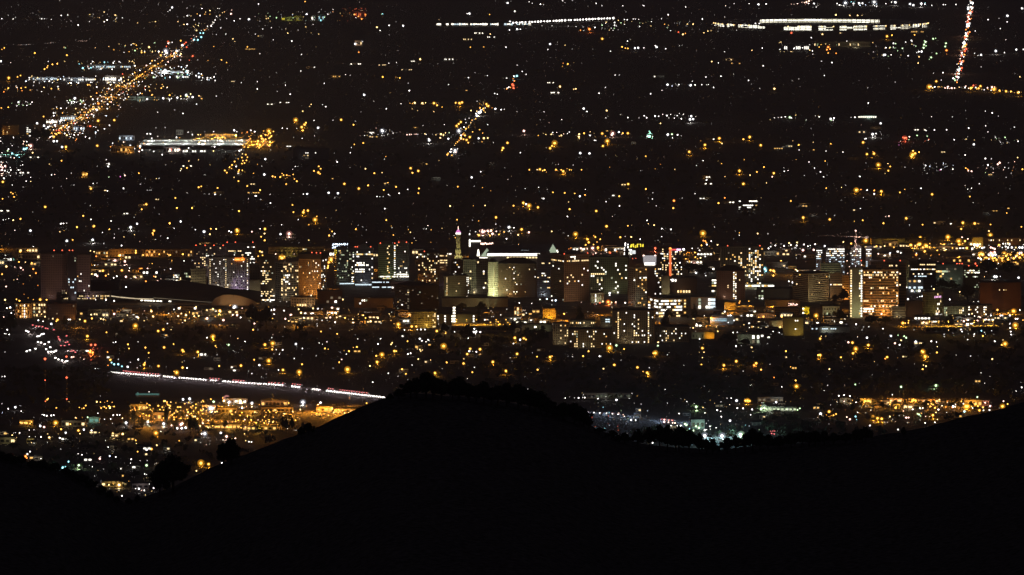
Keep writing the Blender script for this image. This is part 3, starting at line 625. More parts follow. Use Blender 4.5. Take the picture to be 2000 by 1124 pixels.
B('white fronted car showroom below the orange banded tower', 1583, 1660, 640, 650, name='showroom', cat='store', wall=(.45, .45, .4), fl=2, nc=18, win=(.7, .4), style='curtain', lit=[(0, [0], list(range(0, 12)), .5, 'cool')], flood=((.95, 1, .85), .2, 0, 14), units=False)
B('little house with a pale gable before the pale green corner column', 1607, 1640, 599, 618, name='house', cat='house', wall=(.4, .4, .34), fl=2, nc=6, win=(.4, .4), lit=[(0, [1], [1], 1, 'green')], flood=(PALE, .08), roof='hip', cap=4, units=False)
# --- far middle ground
B('far low office with three rows of white windows in the dark suburb', 1442, 1484, 391, 412, name='office_block', cat='office building', wall=(.1, .1, .1), fl=5, nc=10, win=(.9, .5), style='band', lit=[(0, [0], [5, 6, 7, 8], 1, 'hot'), (0, [2], [2, 3, 4, 5, 6, 7, 8], .9, 'white'), (0, [3], [4, 5], 1, 'white'), (0, None, [0], .8, 'white'), (0, [4], [4, 7], .8, 'dimw')], units=False)
B('dim slab apartment house with sparse lights far behind the towers', 572, 642, 291, 312, name='apartment_block', cat='apartment block', wall=(.16, .15, .15), fl=4, nc=18, win=(.5, .4), style='curtain', lit=[(0, [1], [6, 7, 8, 10, 11], .7, 'white'), (0, [2], [5, 6, 7], .8, 'warm'), (0, [3], [6, 7], .7, 'dimw')], flood=(COOL, .006), units=False)
B('orange walled office beside a dark grove at the end of the lit avenue', 4, 36, 246, 264, name='office_block', cat='office building', wall=(.4, .26, .1), fl=5, nc=8, win=(.5, .4), style='curtain', lit=[(0, None, [0], .7, 'amber'), (0, None, [2, 3, 6], .2, 'lowa')], flood=((1, .42, .05), .07, -16, 30), units=False)
B('dark office with white window pairs right of the orange walled office', 37, 66, 244, 268, name='office_block', cat='office building', wall=(.08, .07, .07), fl=6, nc=6, win=(.7, .4), style='curtain', lit=[(0, None, [3, 4], .6, 'white')], units=False)
# ------------------------------------------------------------------ special buildings and signs
def P0(px, py):                                  # ground point and scale
    p = at(px, py); return p, mpp(p[1])
# --- white arrow roofed pavilion with pyramid skylights
def pavilion():
    p, s = P0(1010, 512)
    o = thing('pavilion', 'long pavilion with white glowing eaves and pale glass pyramids at both ends', 'pavilion', p)
    def X(px): return (px - 1010) * s
    def Z(py): return at_y(1010, py, p[1])[2]
    mb = MB(); mb.prism([(X(931), 0), (X(1086), 0), (X(1086), 60), (X(931), 60)], 0, Z(501), surf('pavilion wall', (.2, .19, .18))); mb.build('wall', o)
    mb = MB(); rf = surf('blue grey metal roof', (.10, .10, .13), rough=.5)
    a = [(X(950), -2), (X(1088), -2), (X(1088), 62), (X(950), 62)]
    mb.prism(a, Z(501) + .1, Z(494), rf, s=1.0)
    mb.face([(X(950), -2.5, Z(494)), (X(1086), -2.5, Z(494)), (X(1074), 30, Z(479)), (X(962), 30, Z(481))], rf)
    mb.face([(X(962), 30, Z(481)), (X(1074), 30, Z(479)), (X(1086), 62, Z(494)), (X(950), 62, Z(494))], rf)
    r = mb.build('roof', o)
    mb = MB(); mb.box((X(1006), -2.9, (Z(495.5) + Z(500)) / 2), (X(1060) - X(952), .8, Z(495.5) - Z(500)), winmat('hot')); mb.build('lit_eaves', o)
    mb = MB(); mb.box((X(942), -3.2, (Z(503) + Z(507.5)) / 2), (X(951) - X(931), .8, Z(503) - Z(507.5)), winmat('hot')); mb.build('lit_eaves', o)
    for q in range(11):
        mb = MB(); mb.box((X(992 + q * 6.2), -.3, Z(503.5)), (4.2 * s, .6, 2.4 * s), winmat('warm')); mb.build('window', o)
    for (c, w_, ty, by) in ((951, 11, 486, 501), (1080, 9, 478, 494)):
        mb = MB(); f = [(X(c - w_), -3.4), (X(c + w_), -3.4), (X(c + w_), 22), (X(c - w_), 22)]
        mb.prism(f, Z(by), Z(ty), winmat('pyr'), s=.02); mb.build('glass_pyramid', o)
    for (c, ty, by) in ((934, 488, 500), (1088, 489, 495)):
        mb = MB(); mb.prism([(X(c - 2.5), -3.6), (X(c + 3), -3.6), (X(c + 3), 10), (X(c - 2.5), 10)], Z(by), Z(ty), winmat('hot'), s=.3); mb.build('glass_pyramid', o)
    for (a_, b_, y_) in ((1016, 1033, 490.5), (1036, 1057, 491.2)):
        mb = MB(); mb.box((X((a_ + b_) / 2), 10 - 3, Z(y_)), (X(b_) - X(a_), .8, 1.6 * s), winmat('cool')); mb.build('roof_light', r)
WINC['pyr'] = ((.68, .82, .58), .62)
pavilion()
# --- floodlit stepped tower with a pink spire
def clock_tower():
    p, s = P0(895, 511)
    o = thing('bank_tower', 'slim stepped yellow floodlit tower with a pink lit top and spire', 'tower', p)
    def Z(py): return at_y(895, py, p[1])[2]
    st = surf('pale tower stone', (.45, .41, .3), noise=.3, scale=.3)
    mb = MB()
    for (w_, d_, y0, y1) in ((15, 14, 511, 500), (11, 12, 500, 486), (7.5, 10, 486, 458)):
        mb.box((0, 8, (Z(y0) + Z(y1)) / 2), (w_ * s, d_, Z(y1) - Z(y0)), st)
    mb.build('wall', o)
    for (dx, z, w_) in ((-4, 488, 2), (0, 488, 2), (4, 488, 2), (-3, 478, 1.6), (0, 474, 1.6), (3, 470, 1.6), (-2.5, 463, 1.6), (2.5, 463, 1.6), (-5, 497, 2), (5, 497, 2)):
        link('window', winmesh(w_ * s, 3.6 * s, DARKGLASS), o, (dx * s, 8 - (5.0 if z < 487 else 6.0), Z(z)))
    mb = MB(); mb.box((0, 8, Z(457)), (10 * s, 11, 2.4 * s), winmat('white')); mb.build('lit_cornice', o)
    mb = MB(); mb.prism([(-5 * s, 3), (5 * s, 3), (5 * s, 13), (-5 * s, 13)], Z(455), Z(449), glow('magenta crown', (1, .3, .8), 1.0), s=.25); mb.build('crown', o)
    mb = MB(); mb.tube((0, 8, Z(449)), (0, 8, Z(443)), .7, .4, lightmat('p'), 6); mb.build('spire', o)
    for dx, pw in ((-22, 90000), (22, 60000)):
        added_fixture(o, (dx, -18, 0)); lamp_light(o, (dx, -17, 3), (1, .9, .35), pw * .5, spot=1.6, aim=(0, 8, Z(476)))
    return o
clock_tower()
def frame_sign():
    p, s = P0(927, 506)
    o = thing('lit_building', 'dark block framed by a bright white L of light beside white roof letters', 'office building', p)
    def Z(py): return at_y(927, py, p[1])[2]
    mb = MB(); mb.box((0, 15, Z(468) / 2), (22 * s, 30, Z(468)), surf('slate wall', (.12, .12, .14))); mb.build('wall', o)
    mb = MB(); mb.box((1 * s, 15, Z(468) + .7), (23 * s, 31, 1.2), ROOFM); mb.build('roof', o)
    mb = MB(); mb.box((-9.6 * s, -.6, (Z(468) + Z(482)) / 2), (2.6 * s, 1.2, Z(468) - Z(482)), winmat('hot')); mb.build('light_strip', o)
    mb = MB(); mb.box((2 * s, -.6, Z(471.5)), (19.5 * s, 1.2, 2.4 * s), winmat('hot')); mb.build('light_strip', o)
    p, s = P0(951, 503)
    o = thing('shop_block', 'low block with a pinkish white glowing sign band left of the pavilion roof', 'shop', p)
    def Z(py): return at_y(951, py, p[1])[2]
    mb = MB(); mb.box((0, 12, Z(480) / 2), (30 * s, 24, Z(480)), surf('slate wall', (.12, .12, .14))); mb.build('wall', o)
    mb = MB(); mb.box((0, 12, Z(480) + .5), (31 * s, 25, .9), ROOFM); mb.build('roof', o)
    mb = MB(); mb.box((0, -.4, Z(476)), (27 * s, 1, 5.5 * s), surf('sign board', (.3, .3, .3), noise=.1)); sg = mb.build('sign', o)
    random.seed(5)
    for q in range(9):
        mb = MB(); mb.box(((-11.5 + q * 2.8) * s, -1.4, Z(476 + random.uniform(-.8, 1))), (1.9 * s, .6, random.uniform(1.6, 3.4) * s), lightmat('p')); mb.build('letter', sg)
frame_sign()
# --- neon strokes on towers: the photograph's lettering is too small to read, so only its strokes are there
def strokes(name, label, cat, cx, y0, y1, x0, x1, base_y, matk, n, seed, rows=2, th=1.3, parent=None, px0=None, dy=0.0):
    rnd = random.Random(seed)
    p, s = P0(cx, base_y)
    def Z(py): return at_y(cx, py, p[1])[2]
    if parent is None:
        o = thing(name, label, cat, p)
        mb = MB()
        mb.box((0, 1.2, (Z(y0) + Z(y1)) / 2), ((x1 - x0) * s, .8, (Z(y0) - Z(y1))), surf('black sign panel', (.03, .03, .03), noise=.1)); mb.build('panel', o)
        for dx in (-.35, .35):
            mb = MB(); mb.tube((dx * (x1 - x0) * s, 1.4, 0), (dx * (x1 - x0) * s, 1.4, Z(y1)), .5, .5, METAL); mb.build('post', o)
    else:
        o = parent
    h = (y1 - y0) / rows
    for r in range(rows):
        for q in range(n):
            fx = x0 + (q + .5) / n * (x1 - x0)
            mb = MB()
            yc = y0 + (r + .5) * h
            a = rnd.choice([(-.3, -.42, -.3, .42), (-.3, .4, .3, .4), (-.3, -.4, .35, .4), (.3, -.4, -.3, .4), (.25, -.45, .25, .3)])
            for (ax, az, bx, bz) in (a, rnd.choice([(-.3, 0, .3, .05), (-.3, -.4, .3, -.4), (.3, -.4, .3, .4)])):
                w_ = (x1 - x0) / n * .85
                mb.tube(((fx - cx + ax * w_) * s, .2 + dy, Z(yc + az * h * .8)), ((fx - cx + bx * w_) * s, .2 + dy, Z(yc + bz * h * .8)), th * s * .5, th * s * .5, matk, 5)
            mb.build('letter', o)
def rooftop_sign(label, x0, x1, y0, y1, base_y, matk, n, seed, rows=1, th=1.2):
    strokes('rooftop_sign', label, 'sign', (x0 + x1) / 2, y0, y1, x0, x1, base_y, matk, n, seed, rows, th)
rooftop_sign('two lines of white scribbled neon letters on top of the rounded glass tower', 648, 680, 475, 486, 557, lightmat('b'), 8, 3, 2, 1.0)
rooftop_sign('yellow neon letters glowing on a dark roof left of the white screen', 1230, 1257, 476, 485, 590, winmat('yellow'), 6, 9, 1, 2.2)
rooftop_sign('small white letters on the flat store roof above the brown school', 1539, 1559, 592, 598, 602.2, lightmat('p'), 5, 4, 1, .9)
rooftop_sign('small white letters on the dark hall below the neon tower', 1309, 1320, 545, 549, 574.15, lightmat('w'), 4, 6, 1, 1.0)
def orange_sign():
    p, s = P0(468, 573.15)
    o = thing('hotel_sign', 'glowing orange lozenge sign at the top of the grey hotel slab', 'sign', (p[0], p[1] - 1.2, 0))
    def Z(py): return at_y(468, py, p[1])[2]
    mb = MB()
    r = 3.2 * s
    for t in range(0, 360, 30): pass
    foot = []
    pts = []
    for k in range(9): t = math.pi / 2 + math.pi * k / 8; pts.append((-7.2 * s + r * math.cos(t), r * math.sin(t)))
    for k in range(9): t = -math.pi / 2 + math.pi * k / 8; pts.append((7.2 * s + r * math.cos(t), r * math.sin(t)))
    zc = Z(507)
    i = len(mb.v); k = mb.slot(winmat('orange')); n = len(pts)
    mb.v += [(x, -1.0, zc + z) for x, z in pts] + [(x, .3, zc + z) for x, z in pts]
    mb.f.append(tuple(range(i, i + n))); mb.m.append(k)
    mb.f.append(tuple(range(i + 2 * n - 1, i + n - 1, -1))); mb.m.append(k)
    for a in range(n):
        b = (a + 1) % n; mb.f.append((i + a, i + n + a, i + n + b, i + b)); mb.m.append(k)
    mb.build('panel', o)
    for dx, w_ in ((-4, 8), (5.5, 4)):
        mb = MB(); mb.box((dx * s, -1.5, zc), (w_ * s, .5, 2.0 * s), glow('sign amber', (1, .62, .12), 2.0)); mb.build('letter', o)
    mb = MB(); mb.prism([(4 * s, -.8), (8 * s, -.8), (8 * s, .2), (4 * s, .2)], zc + r, zc + r + 2.2 * s, winmat('orange'), s=.3); mb.build('emblem', o)
orange_sign()
def neon_tower_strip():
    p, s = P0(1309, 562)
    o = thing('neon_sign', 'tall orange red vertical neon strip with a short violet arm at its top', 'neon sign', (p[0], p[1] - 1.5, 0))
    def Z(py): return at_y(1309, py, p[1])[2]
    mb = MB(); mb.tube((0, 0, Z(541)), (0, 0, Z(487)), 2.3 * s, 2.3 * s, winmat('red'), 10); mb.build('vertical_strip', o)
    mb = MB(); mb.tube((2 * s, .2, Z(488)), (12 * s, .2, Z(488)), 1.4 * s, 1.4 * s, glow('neon red', (1, .12, .12), 1.4), 8); mb.build('arm', o)
    mb = MB(); mb.tube((12 * s, .2, Z(488)), (21 * s, .2, Z(488)), 1.7 * s, 1.7 * s, glow('neon violet', (1, .6, 1), 2.2), 8); mb.build('arm', o)
    mb = MB(); mb.ball((0, 0, Z(486)), 2.6 * s, lightmat('o'), 1); mb.build('lamp', o)
    mb = MB(); mb.ball((26 * s, .5, Z(487.5)), 2.2 * s, lightmat('w'), 1); mb.tube((21 * s, .5, Z(488.5)), (26 * s, .5, Z(488.5)), .3, .3, METAL); mb.build('lamp', o)
neon_tower_strip()
def screen_tower():
    p, s = P0(1268, 588)
    o = thing('screen_tower', 'glowing white tapered lantern screen on a dark shaft with two pink lamps', 'tower', p)
    def Z(py): return at_y(1268, py, p[1])[2]
    mb = MB(); mb.box((0, 8, Z(520) / 2), (22 * s, 16, Z(520)), surf('slate wall', (.12, .12, .14))); mb.build('shaft', o)
    m = bpy.data.materials.new('lantern screen'); m.use_nodes = True
    nt = m.node_tree; nt.nodes.clear()
    e = nt.nodes.new('ShaderNodeEmission'); e.inputs['Color'].default_value = (1, .93, .96, 1); e.inputs['Strength'].default_value = .42
    oo = nt.nodes.new('ShaderNodeOutputMaterial'); nt.links.new(e.outputs[0], oo.inputs['Surface']); m.cycles.emission_sampling = 'NONE'
    mb = MB()
    mb.prism([(-11 * s, 0), (13 * s, 0), (13 * s, 14), (-11 * s, 14)], Z(518.5), Z(500.5), m, s=1.08); mb.build('screen', o)
    mb = MB(); mb.box((.8 * s, -.9, Z(515.8)), (20 * s, .8, 5 * s), winmat('hot')); mb.build('projector_panel', o)
    for dx in (-11, 11.5):
        mb = MB(); mb.ball((dx * s, 2, Z(500)), 1.8 * s, lightmat('p')); mb.build('lamp', o)
screen_tower()
def theatre_sign():
    p, s = P0(1224, 560)
    o = thing('theatre_sign', 'vertical row of white bulbs topped by a white hooked stroke left of the yellow neon', 'sign', p)
    def Z(py): return at_y(1224, py, p[1])[2]
    mb = MB(); mb.box((0, .8, (Z(475) + 0) / 2), (8 * s, .8, Z(475)), surf('black sign panel', (.03, .03, .03), noise=.1)); mb.build('panel', o)
    mb = MB(); mb.tube((-3.6 * s, 0, Z(477)), (-2 * s, 0, Z(474.6)), .9, .9, lightmat('w')); mb.tube((-2.4 * s, 0, Z(474.6)), (-3 * s, 0, Z(481)), 1.0, 1.0, lightmat('w')); mb.build('letter', o)
    for (dx, y) in ((-4.5, 485), (-4.6, 489), (-4.5, 497), (2.5, 478), (2.2, 482), (2.3, 484)):
        mb = MB(); mb.ball((dx * s, 0, Z(y)), 1.1 * s, lightmat('w')); mb.build('bulb', o)
    p, s = P0(1234, 555)
    o = thing('billboard', 'bright white lit billboard cluster below the yellow neon letters', 'billboard', p)
    def Z(py): return at_y(1234, py, p[1])[2]
    for (dx, y, w_, h_) in ((1.2, 493, 12, 7), (-3, 488.5, 6, 2.4), (-11.5, 495.5, 5, 2.6), (-11, 491, 5, 1.6)):
        mb = MB(); mb.box((dx * s, 0, Z(y)), (w_ * s, .8, h_ * s), winmat('hot') if h_ < 7 else glow('billboard white', (.95, 1, .98), 1.1)); mb.build('panel', o)
    mb = MB(); mb.tube((0, 1, 0), (0, 1, Z(495)), .6, .6, METAL); mb.build('post', o)
    mb = MB(); mb.tube((-11 * s, 1, 0), (-11 * s, 1, Z(495)), .6, .6, METAL); mb.build('post', o)
theatre_sign()
# --- convention centre: long swept dark roof with a lit end arch
def convention():
    p, s = P0(380, 597)
    o = thing('convention_hall', 'huge dark swept convention hall roof with a peach lit arched end wall', 'convention hall', p)
    def X(px): return (px - 380) * s
    def Z(py): return at_y(380, py, p[1])[2]
    top = [(216, 579), (250, 566), (290, 556), (330, 553), (370, 557), (410, 563), (450, 571), (485, 573), (508, 577)]
    bot = [(216, 584), (250, 585), (290, 588), (330, 590), (370, 592), (410, 593), (450, 592), (485, 592), (508, 590)]
    rf = surf('dark standing seam roof', (.045, .045, .05), rough=.6)
    mb = MB(); n = len(top); k = mb.slot(rf)
    for j, (dy, f) in enumerate(((0, 0), (16, .35), (40, .7), (80, 1.0), (130, .8), (170, .1))):
        for i in range(n):
            zt, zb = Z(top[i][1]), Z(bot[i][1])
            mb.v.append((X(top[i][0]), dy, zb + (zt - zb) * f))
    for j in range(5):
        for i in range(n - 1):
            a = j * n + i; mb.f.append((a, a + 1, a + n + 1, a + n)); mb.m.append(k)
    mb.build('roof', o)
    wl = surf('peach end wall', (.27, .21, .15), noise=.15)
    mb = MB(); pts = []
    for t in np.linspace(0, 1, 17):
        x = 414 + t * 86; y = 591 - 15.5 * math.sin(math.pi * min(1, t ** .72 * .98)) ** .8
        pts.append((X(x), Z(y)))
    pts = [(q[0], max(q[1], 2)) for q in pts]
    mb.v += [(x, -6, z) for x, z in pts] + [(x, -6, 0.0) for x, z in pts] + [(x, 2, z) for x, z in pts]
    m_ = len(pts); kk = mb.slot(wl); k2 = mb.slot(rf)
    for i in range(m_ - 1):
        mb.f.append((m_ + i, m_ + i + 1, i + 1, i)); mb.m.append(kk)
        mb.f.append((i, i + 1, 2 * m_ + i + 1, 2 * m_ + i)); mb.m.append(k2)
    w_ = mb.build('end_wall', o)
    mb = MB(); mb.tube((X(456), -6.5, Z(578)), (X(456), -5.8, Z(578)), 1.3 * s, 1.3 * s, DARKGLASS, 10); mb.build('window', w_)
    mb = MB(); mb.prism([(X(216), 2), (X(508), 2), (X(508), 150), (X(216), 150)], 0, Z(592), surf('hall wall', (.2, .19, .17))); mb.build('wall', o)
    mb = MB()
    for (a, b, c, d) in ((217, 578.5, 236, 581), (236, 581, 270, 584), (270, 584, 300, 584.5)):
        mb.tube((X(a), -1, Z(b)), (X(c), -1, Z(d)), 1.2 * s, .8 * s, winmat('eave'), 5)
    mb.build('lit_fascia', o)
    mb = MB(); mb.tube((X(300), -.8, Z(582)), (X(414), -.8, Z(591)), .5 * s, .3 * s, winmat('dimw'), 5); mb.build('eave_line', o)
    for q, x in enumerate((277, 284, 290, 295, 301, 308, 314, 332)):
        mb = MB(); mb.box((X(x), -2, Z(587 + q * .25)), (4.6 * s, .8, 1.8 * s), winmat('hot')); mb.build('doorway', o)
    added_fixture(o, (X(460), -46, 0)); lamp_light(o, (X(455), -45, 2.5), (1, .62, .3), 36000, spot=1.5, aim=(X(455), -6, 10))
    p2, s2 = P0(497, 583)
    t = thing('tent_canopy', 'small cyan lit canopy band at the right end of the swept hall', 'canopy', p2)
    for q in range(4):
        mb = MB(); mb.box(((-7.5 + q * 5.2) * s2, 0, at_y(497, 577, p2[1])[2]), (4.6 * s2, 2, 4.6 * s2), winmat('cyan')); mb.build('panel', t)
    mb = MB(); mb.box((0, 1, at_y(497, 577, p2[1])[2] / 2 - 1.5), (22 * s2, 1.5, at_y(497, 577, p2[1])[2] - 4), METAL); mb.build('frame', t)
WINC['eave'] = ((1, .8, .5), .8)
convention()
# --- ring shaped campus building far away
def ring():
    pc = at(1603, 52.5); s = mpp(pc[1])
    o = thing('ring_building', 'vast ring shaped glass building with continuous white lit floors on the horizon side', 'office building', pc)
    Ro = 208 * s; Ri = Ro - 46
    N = 96; H = 19.0
    def circ(r, z): return [(r * math.cos(2 * math.pi * k / N), r * math.sin(2 * math.pi * k / N), z) for k in range(N)]
    def band(r, z0, z1, mat, name, sel=lambda a: True, parent=o):
        mb = MB(); k = mb.slot(mat)
        A, Bq = circ(r, z0), circ(r, z1)
        for i in range(N):
            a = 360 * (i + .5) / N
            if not sel(a): continue
            j = (i + 1) % N
            mb.face([A[i], A[j], Bq[j], Bq[i]], mat)
        return mb.build(name, parent)
    wl = surf('ring glass wall', (.12, .12, .12), rough=.4)
    band(Ro, 0, H, wl, 'outer_wall'); band(Ri, 0, H, wl, 'inner_wall')
    mb = MB(); A, Bq = circ(Ro + 5, H + .4), circ(Ri - 5, H + .4); C, D = circ(Ro + 5, H + 1.6), circ(Ri - 5, H + 1.6)
    m = surf('pale roof panels', (.3, .3, .32), rough=.5)
    for i in range(N):
        j = (i + 1) % N
        mb.face([C[i], C[j], D[j], D[i]], m); mb.face([A[j], A[i], Bq[i], Bq[j]], m); mb.face([A[i], A[j], C[j], C[i]], m); mb.face([Bq[j], Bq[i], D[i], D[j]], m)
    mb.build('roof', o)
    def sel_out(a): return 180 < a < 360 and not (228 < a < 246 and random.random() < .8)
    for z0 in (1.8, 6.6, 11.4, 16.0):
        for a0 in range(186, 356, 10):
            if 232 < a0 < 246: continue
            full = a0 > 245
            if not full and z0 < 6: continue
            c = winmat('ringw')
            
            if random.random() < .12: continue
            band(Ro + .8, z0, z0 + random.uniform(1.7, 2.5), random.choice((winmat('ringw'), winmat('ringw'), winmat('ringd'))), 'lit_floor', lambda a, a0=a0: a0 < a < a0 + random.uniform(5.5, 9.6))
    for z0 in (4.5, 10.2, 14.5):
        for a0 in range(48, 128, 10):
            band(Ri - .8, z0, z0 + random.uniform(2.2, 3.4), random.choice((winmat('ringw'), winmat('ringd'))), 'lit_floor', lambda a, a0=a0: a0 < a < a0 + 9.5)
    mb = MB()
    for a0 in np.arange(182, 358, 3.1):
        t = math.radians(a0); mb.box(((Ro + 2) * math.cos(t), (Ro + 2) * math.sin(t), H / 2), (2.6, 1.6, H), wl, t)
    for a0 in np.arange(40, 140, 3.1):
        t = math.radians(a0); mb.box(((Ri - 2) * math.cos(t), (Ri - 2) * math.sin(t), H / 2), (2.6, 1.6, H), wl, t)
    mb.build('fins', o)
    for a0 in range(184, 356, 6):
        if 230 < a0 < 246: continue
        t = math.radians(a0)
        mb = MB(); mb.ball(((Ro + 4) * math.cos(t), (Ro + 4) * math.sin(t), H - 2.5), 3.0, lightmat('y'), 0); mb.build('canopy_lamp', o)
WINC['ringw'] = ((1, .97, .80), 4.2)
WINC['ringd'] = ((1, .93, .70), 2.0)
ring()
def light_viaduct():
    a, b = at(1000, 55.5), at(1200, 46); s = mpp(a[1])
    o = thing('viaduct', 'long straight viaduct edged by a row of evenly spaced white lamps', 'viaduct', (a[0], a[1], 0))
    d = (b[0] - a[0], b[1] - a[1]); L = math.hypot(*d); ang = math.atan2(d[1], d[0])
    mb = MB(); mb.box((d[0] / 2, d[1] / 2, 11), (L, 14, 2), CONC, ang)
    mb.build('deck', o)
    for q in range(12):
        t = (q + .5) / 12
        mb = MB(); mb.box((d[0] * t, d[1] * t, 5), (3, 8, 10), CONC, ang); mb.build('pier', o)
    rnd = random.Random(3)
    for q in range(34):
        t = (q + .5) / 34 + rnd.uniform(-.006, .006)
        mb = MB(); mb.tube((0, 0, 0), (0, 0, 9), .4, .4, POLE, 4); mb.ball((0, 0, 10), (1.5 + rnd.random() * .7) * s, lightmat('w'), 1)
        mb.build('lamp', o, (d[0] * t, d[1] * t, 12))
    a, b = at(848, 52), at(1040, 51); s = mpp(a[1])
    o = thing('glass_terminal', 'low flat building glowing in one long broken white band left of the lamp lined viaduct', 'building', (a[0], a[1], 0))
    Lx = b[0] - a[0]
    mb = MB(); mb.box((Lx / 2, 14, 8), (Lx, 28, 16), surf('slate wall', (.12, .12, .14))); mb.build('wall', o)
    mb = MB(); mb.box((Lx / 2, 14, 17), (Lx + 6, 34, 1.6), ROOFM); mb.build('roof', o)
    x = 10.0
    while x < Lx - 10:
        w_ = rnd.uniform(3, 13)
        if rnd.random() < .82:
            mb = MB(); mb.box((x + w_ / 2, -.3, 9), (w_ * .8, .6, rnd.uniform(4, 8.5)), winmat('hot') if rnd.random() < .55 else winmat('cool')); mb.build('window', o)
        x += w_
light_viaduct()
def church():
    p, s = P0(1269, 271); s *= .8
    o = thing('church', 'mint green floodlit church with a pointed spire in the dark suburb', 'church', p)
    m = surf('pale green stucco', (.38, .52, .46), noise=.15)
    mb = MB(); mb.box((0, 12, 4.5 * s), (13 * s, 24, 9 * s), m); mb.build('wall', o)
    mb = MB(); mb.prism([(-7 * s, 0), (7 * s, 0), (7 * s, 24), (-7 * s, 24)], 9 * s, 12 * s, m, s=.45); mb.build('roof', o)
    mb = MB(); mb.prism([(-3.4 * s, 4), (3.4 * s, 4), (3.4 * s, 14), (-3.4 * s, 14)], 12 * s, 15 * s, m); mb.prism([(-3.2 * s, 4), (3.2 * s, 4), (3.2 * s, 14), (-3.2 * s, 14)], 15 * s, 21 * s, m, s=.05); mb.build('spire', o)
    for dx in (-6.8, 7):
        mb = MB(); mb.ball((dx * s, -2, 5 * s), 1.0 * s, lightmat('w')); mb.tube((dx * s, -2, 0), (dx * s, -2, 5 * s), .3, .3, POLE); mb.build('lamp', o)
    lamp_light(o, (0, -30, 3), (.55, 1, .8), 170000, spot=1.7, aim=(0, 0, 10 * s))
church()
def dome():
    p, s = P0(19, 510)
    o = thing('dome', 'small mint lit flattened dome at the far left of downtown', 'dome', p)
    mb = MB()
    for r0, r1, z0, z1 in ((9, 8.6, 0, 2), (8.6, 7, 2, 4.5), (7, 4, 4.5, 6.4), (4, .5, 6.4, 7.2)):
        mb.prism([(r0 * s * math.cos(t), 10 + r0 * s * math.sin(t)) for t in np.linspace(0, 2 * math.pi, 20, endpoint=False)], z0 * s, z1 * s, glow('mint glowing shell', (.4, .95, .72), .40), s=r1 / r0)  # shell material emits evenly by itself
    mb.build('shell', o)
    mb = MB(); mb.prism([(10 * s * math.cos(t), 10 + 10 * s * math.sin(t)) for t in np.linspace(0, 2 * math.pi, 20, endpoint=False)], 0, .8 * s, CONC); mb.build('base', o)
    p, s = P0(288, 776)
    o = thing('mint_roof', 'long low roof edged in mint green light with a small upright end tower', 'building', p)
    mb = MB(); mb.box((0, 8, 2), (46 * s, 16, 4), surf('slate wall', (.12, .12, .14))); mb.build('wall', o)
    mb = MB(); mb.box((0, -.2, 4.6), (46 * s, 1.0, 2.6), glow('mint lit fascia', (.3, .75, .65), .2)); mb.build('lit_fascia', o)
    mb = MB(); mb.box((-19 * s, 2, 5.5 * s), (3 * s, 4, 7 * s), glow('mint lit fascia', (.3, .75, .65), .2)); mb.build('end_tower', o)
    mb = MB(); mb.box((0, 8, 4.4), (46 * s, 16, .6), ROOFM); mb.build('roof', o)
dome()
def crane():
    p, s = P0(1671, 536)
    o = thing('tower_crane', 'tower crane with a long thin jib and one red lamp above the unfinished frames', 'crane', p)
    def Z(py): return at_y(1671, py, p[1])[2]
    m = surf('crane steel', (.5, .4, .34), noise=.2)
    def lattice(a, b, w_, n, name):
        mb = MB(); a, b = np.array(a, float), np.array(b, float)
        d = (b - a) / np.linalg.norm(b - a)
        u = np.array((0, 1.0, 0)); v = np.cross(d, u)
        for sx_, sy_ in ((1, 1), (1, -1), (-1, -1), (-1, 1)):
            off = u * w_ / 2 * sx_ + v * w_ / 2 * sy_
            mb.tube(a + off, b + off, .22, .22, m, 4)
        for k in range(n):
            q0 = a + (b - a) * k / n; q1 = a + (b - a) * (k + 1) / n; f = 1 if k % 2 else -1
            mb.tube(q0 + v * w_ / 2 * f + u * w_ / 2, q1 - v * w_ / 2 * f + u * w_ / 2, .15, .15, m, 4)
            mb.tube(q0 + v * w_ / 2 * f - u * w_ / 2, q1 - v * w_ / 2 * f - u * w_ / 2, .15, .15, m, 4)
        return mb.build(name, o)
    lattice((0, 0, 0), (0, 0, Z(452)), 2.4, 36, 'mast')
    lattice((0, 0, Z(463)), (24.5 * s, 0, Z(463.5)), 1.8, 12, 'counter_jib')
    lattice((0, 0, Z(462.5)), (-73 * s, 0, Z(460)), 1.5, 34, 'jib')
    mb = MB(); mb.tube((0, 0, Z(452)), (-50 * s, 0, Z(461) + 1), .12, .12, m, 4); mb.tube((0, 0, Z(452)), (20 * s, 0, Z(463) + 1), .12, .12, m, 4); mb.build('stay_cable', o)
    mb = MB(); mb.box((22 * s, 0, Z(464.5)), (6, 3, 4), CONC); mb.build('counterweight', o)
    mb = MB(); mb.ball((0, 0, Z(451)), 1.4 * s, lightmat('p')); mb.build('lamp', o)
    lamp_light(o, (10, -14, Z(475)), (1, .7, .6), 60000)
crane()
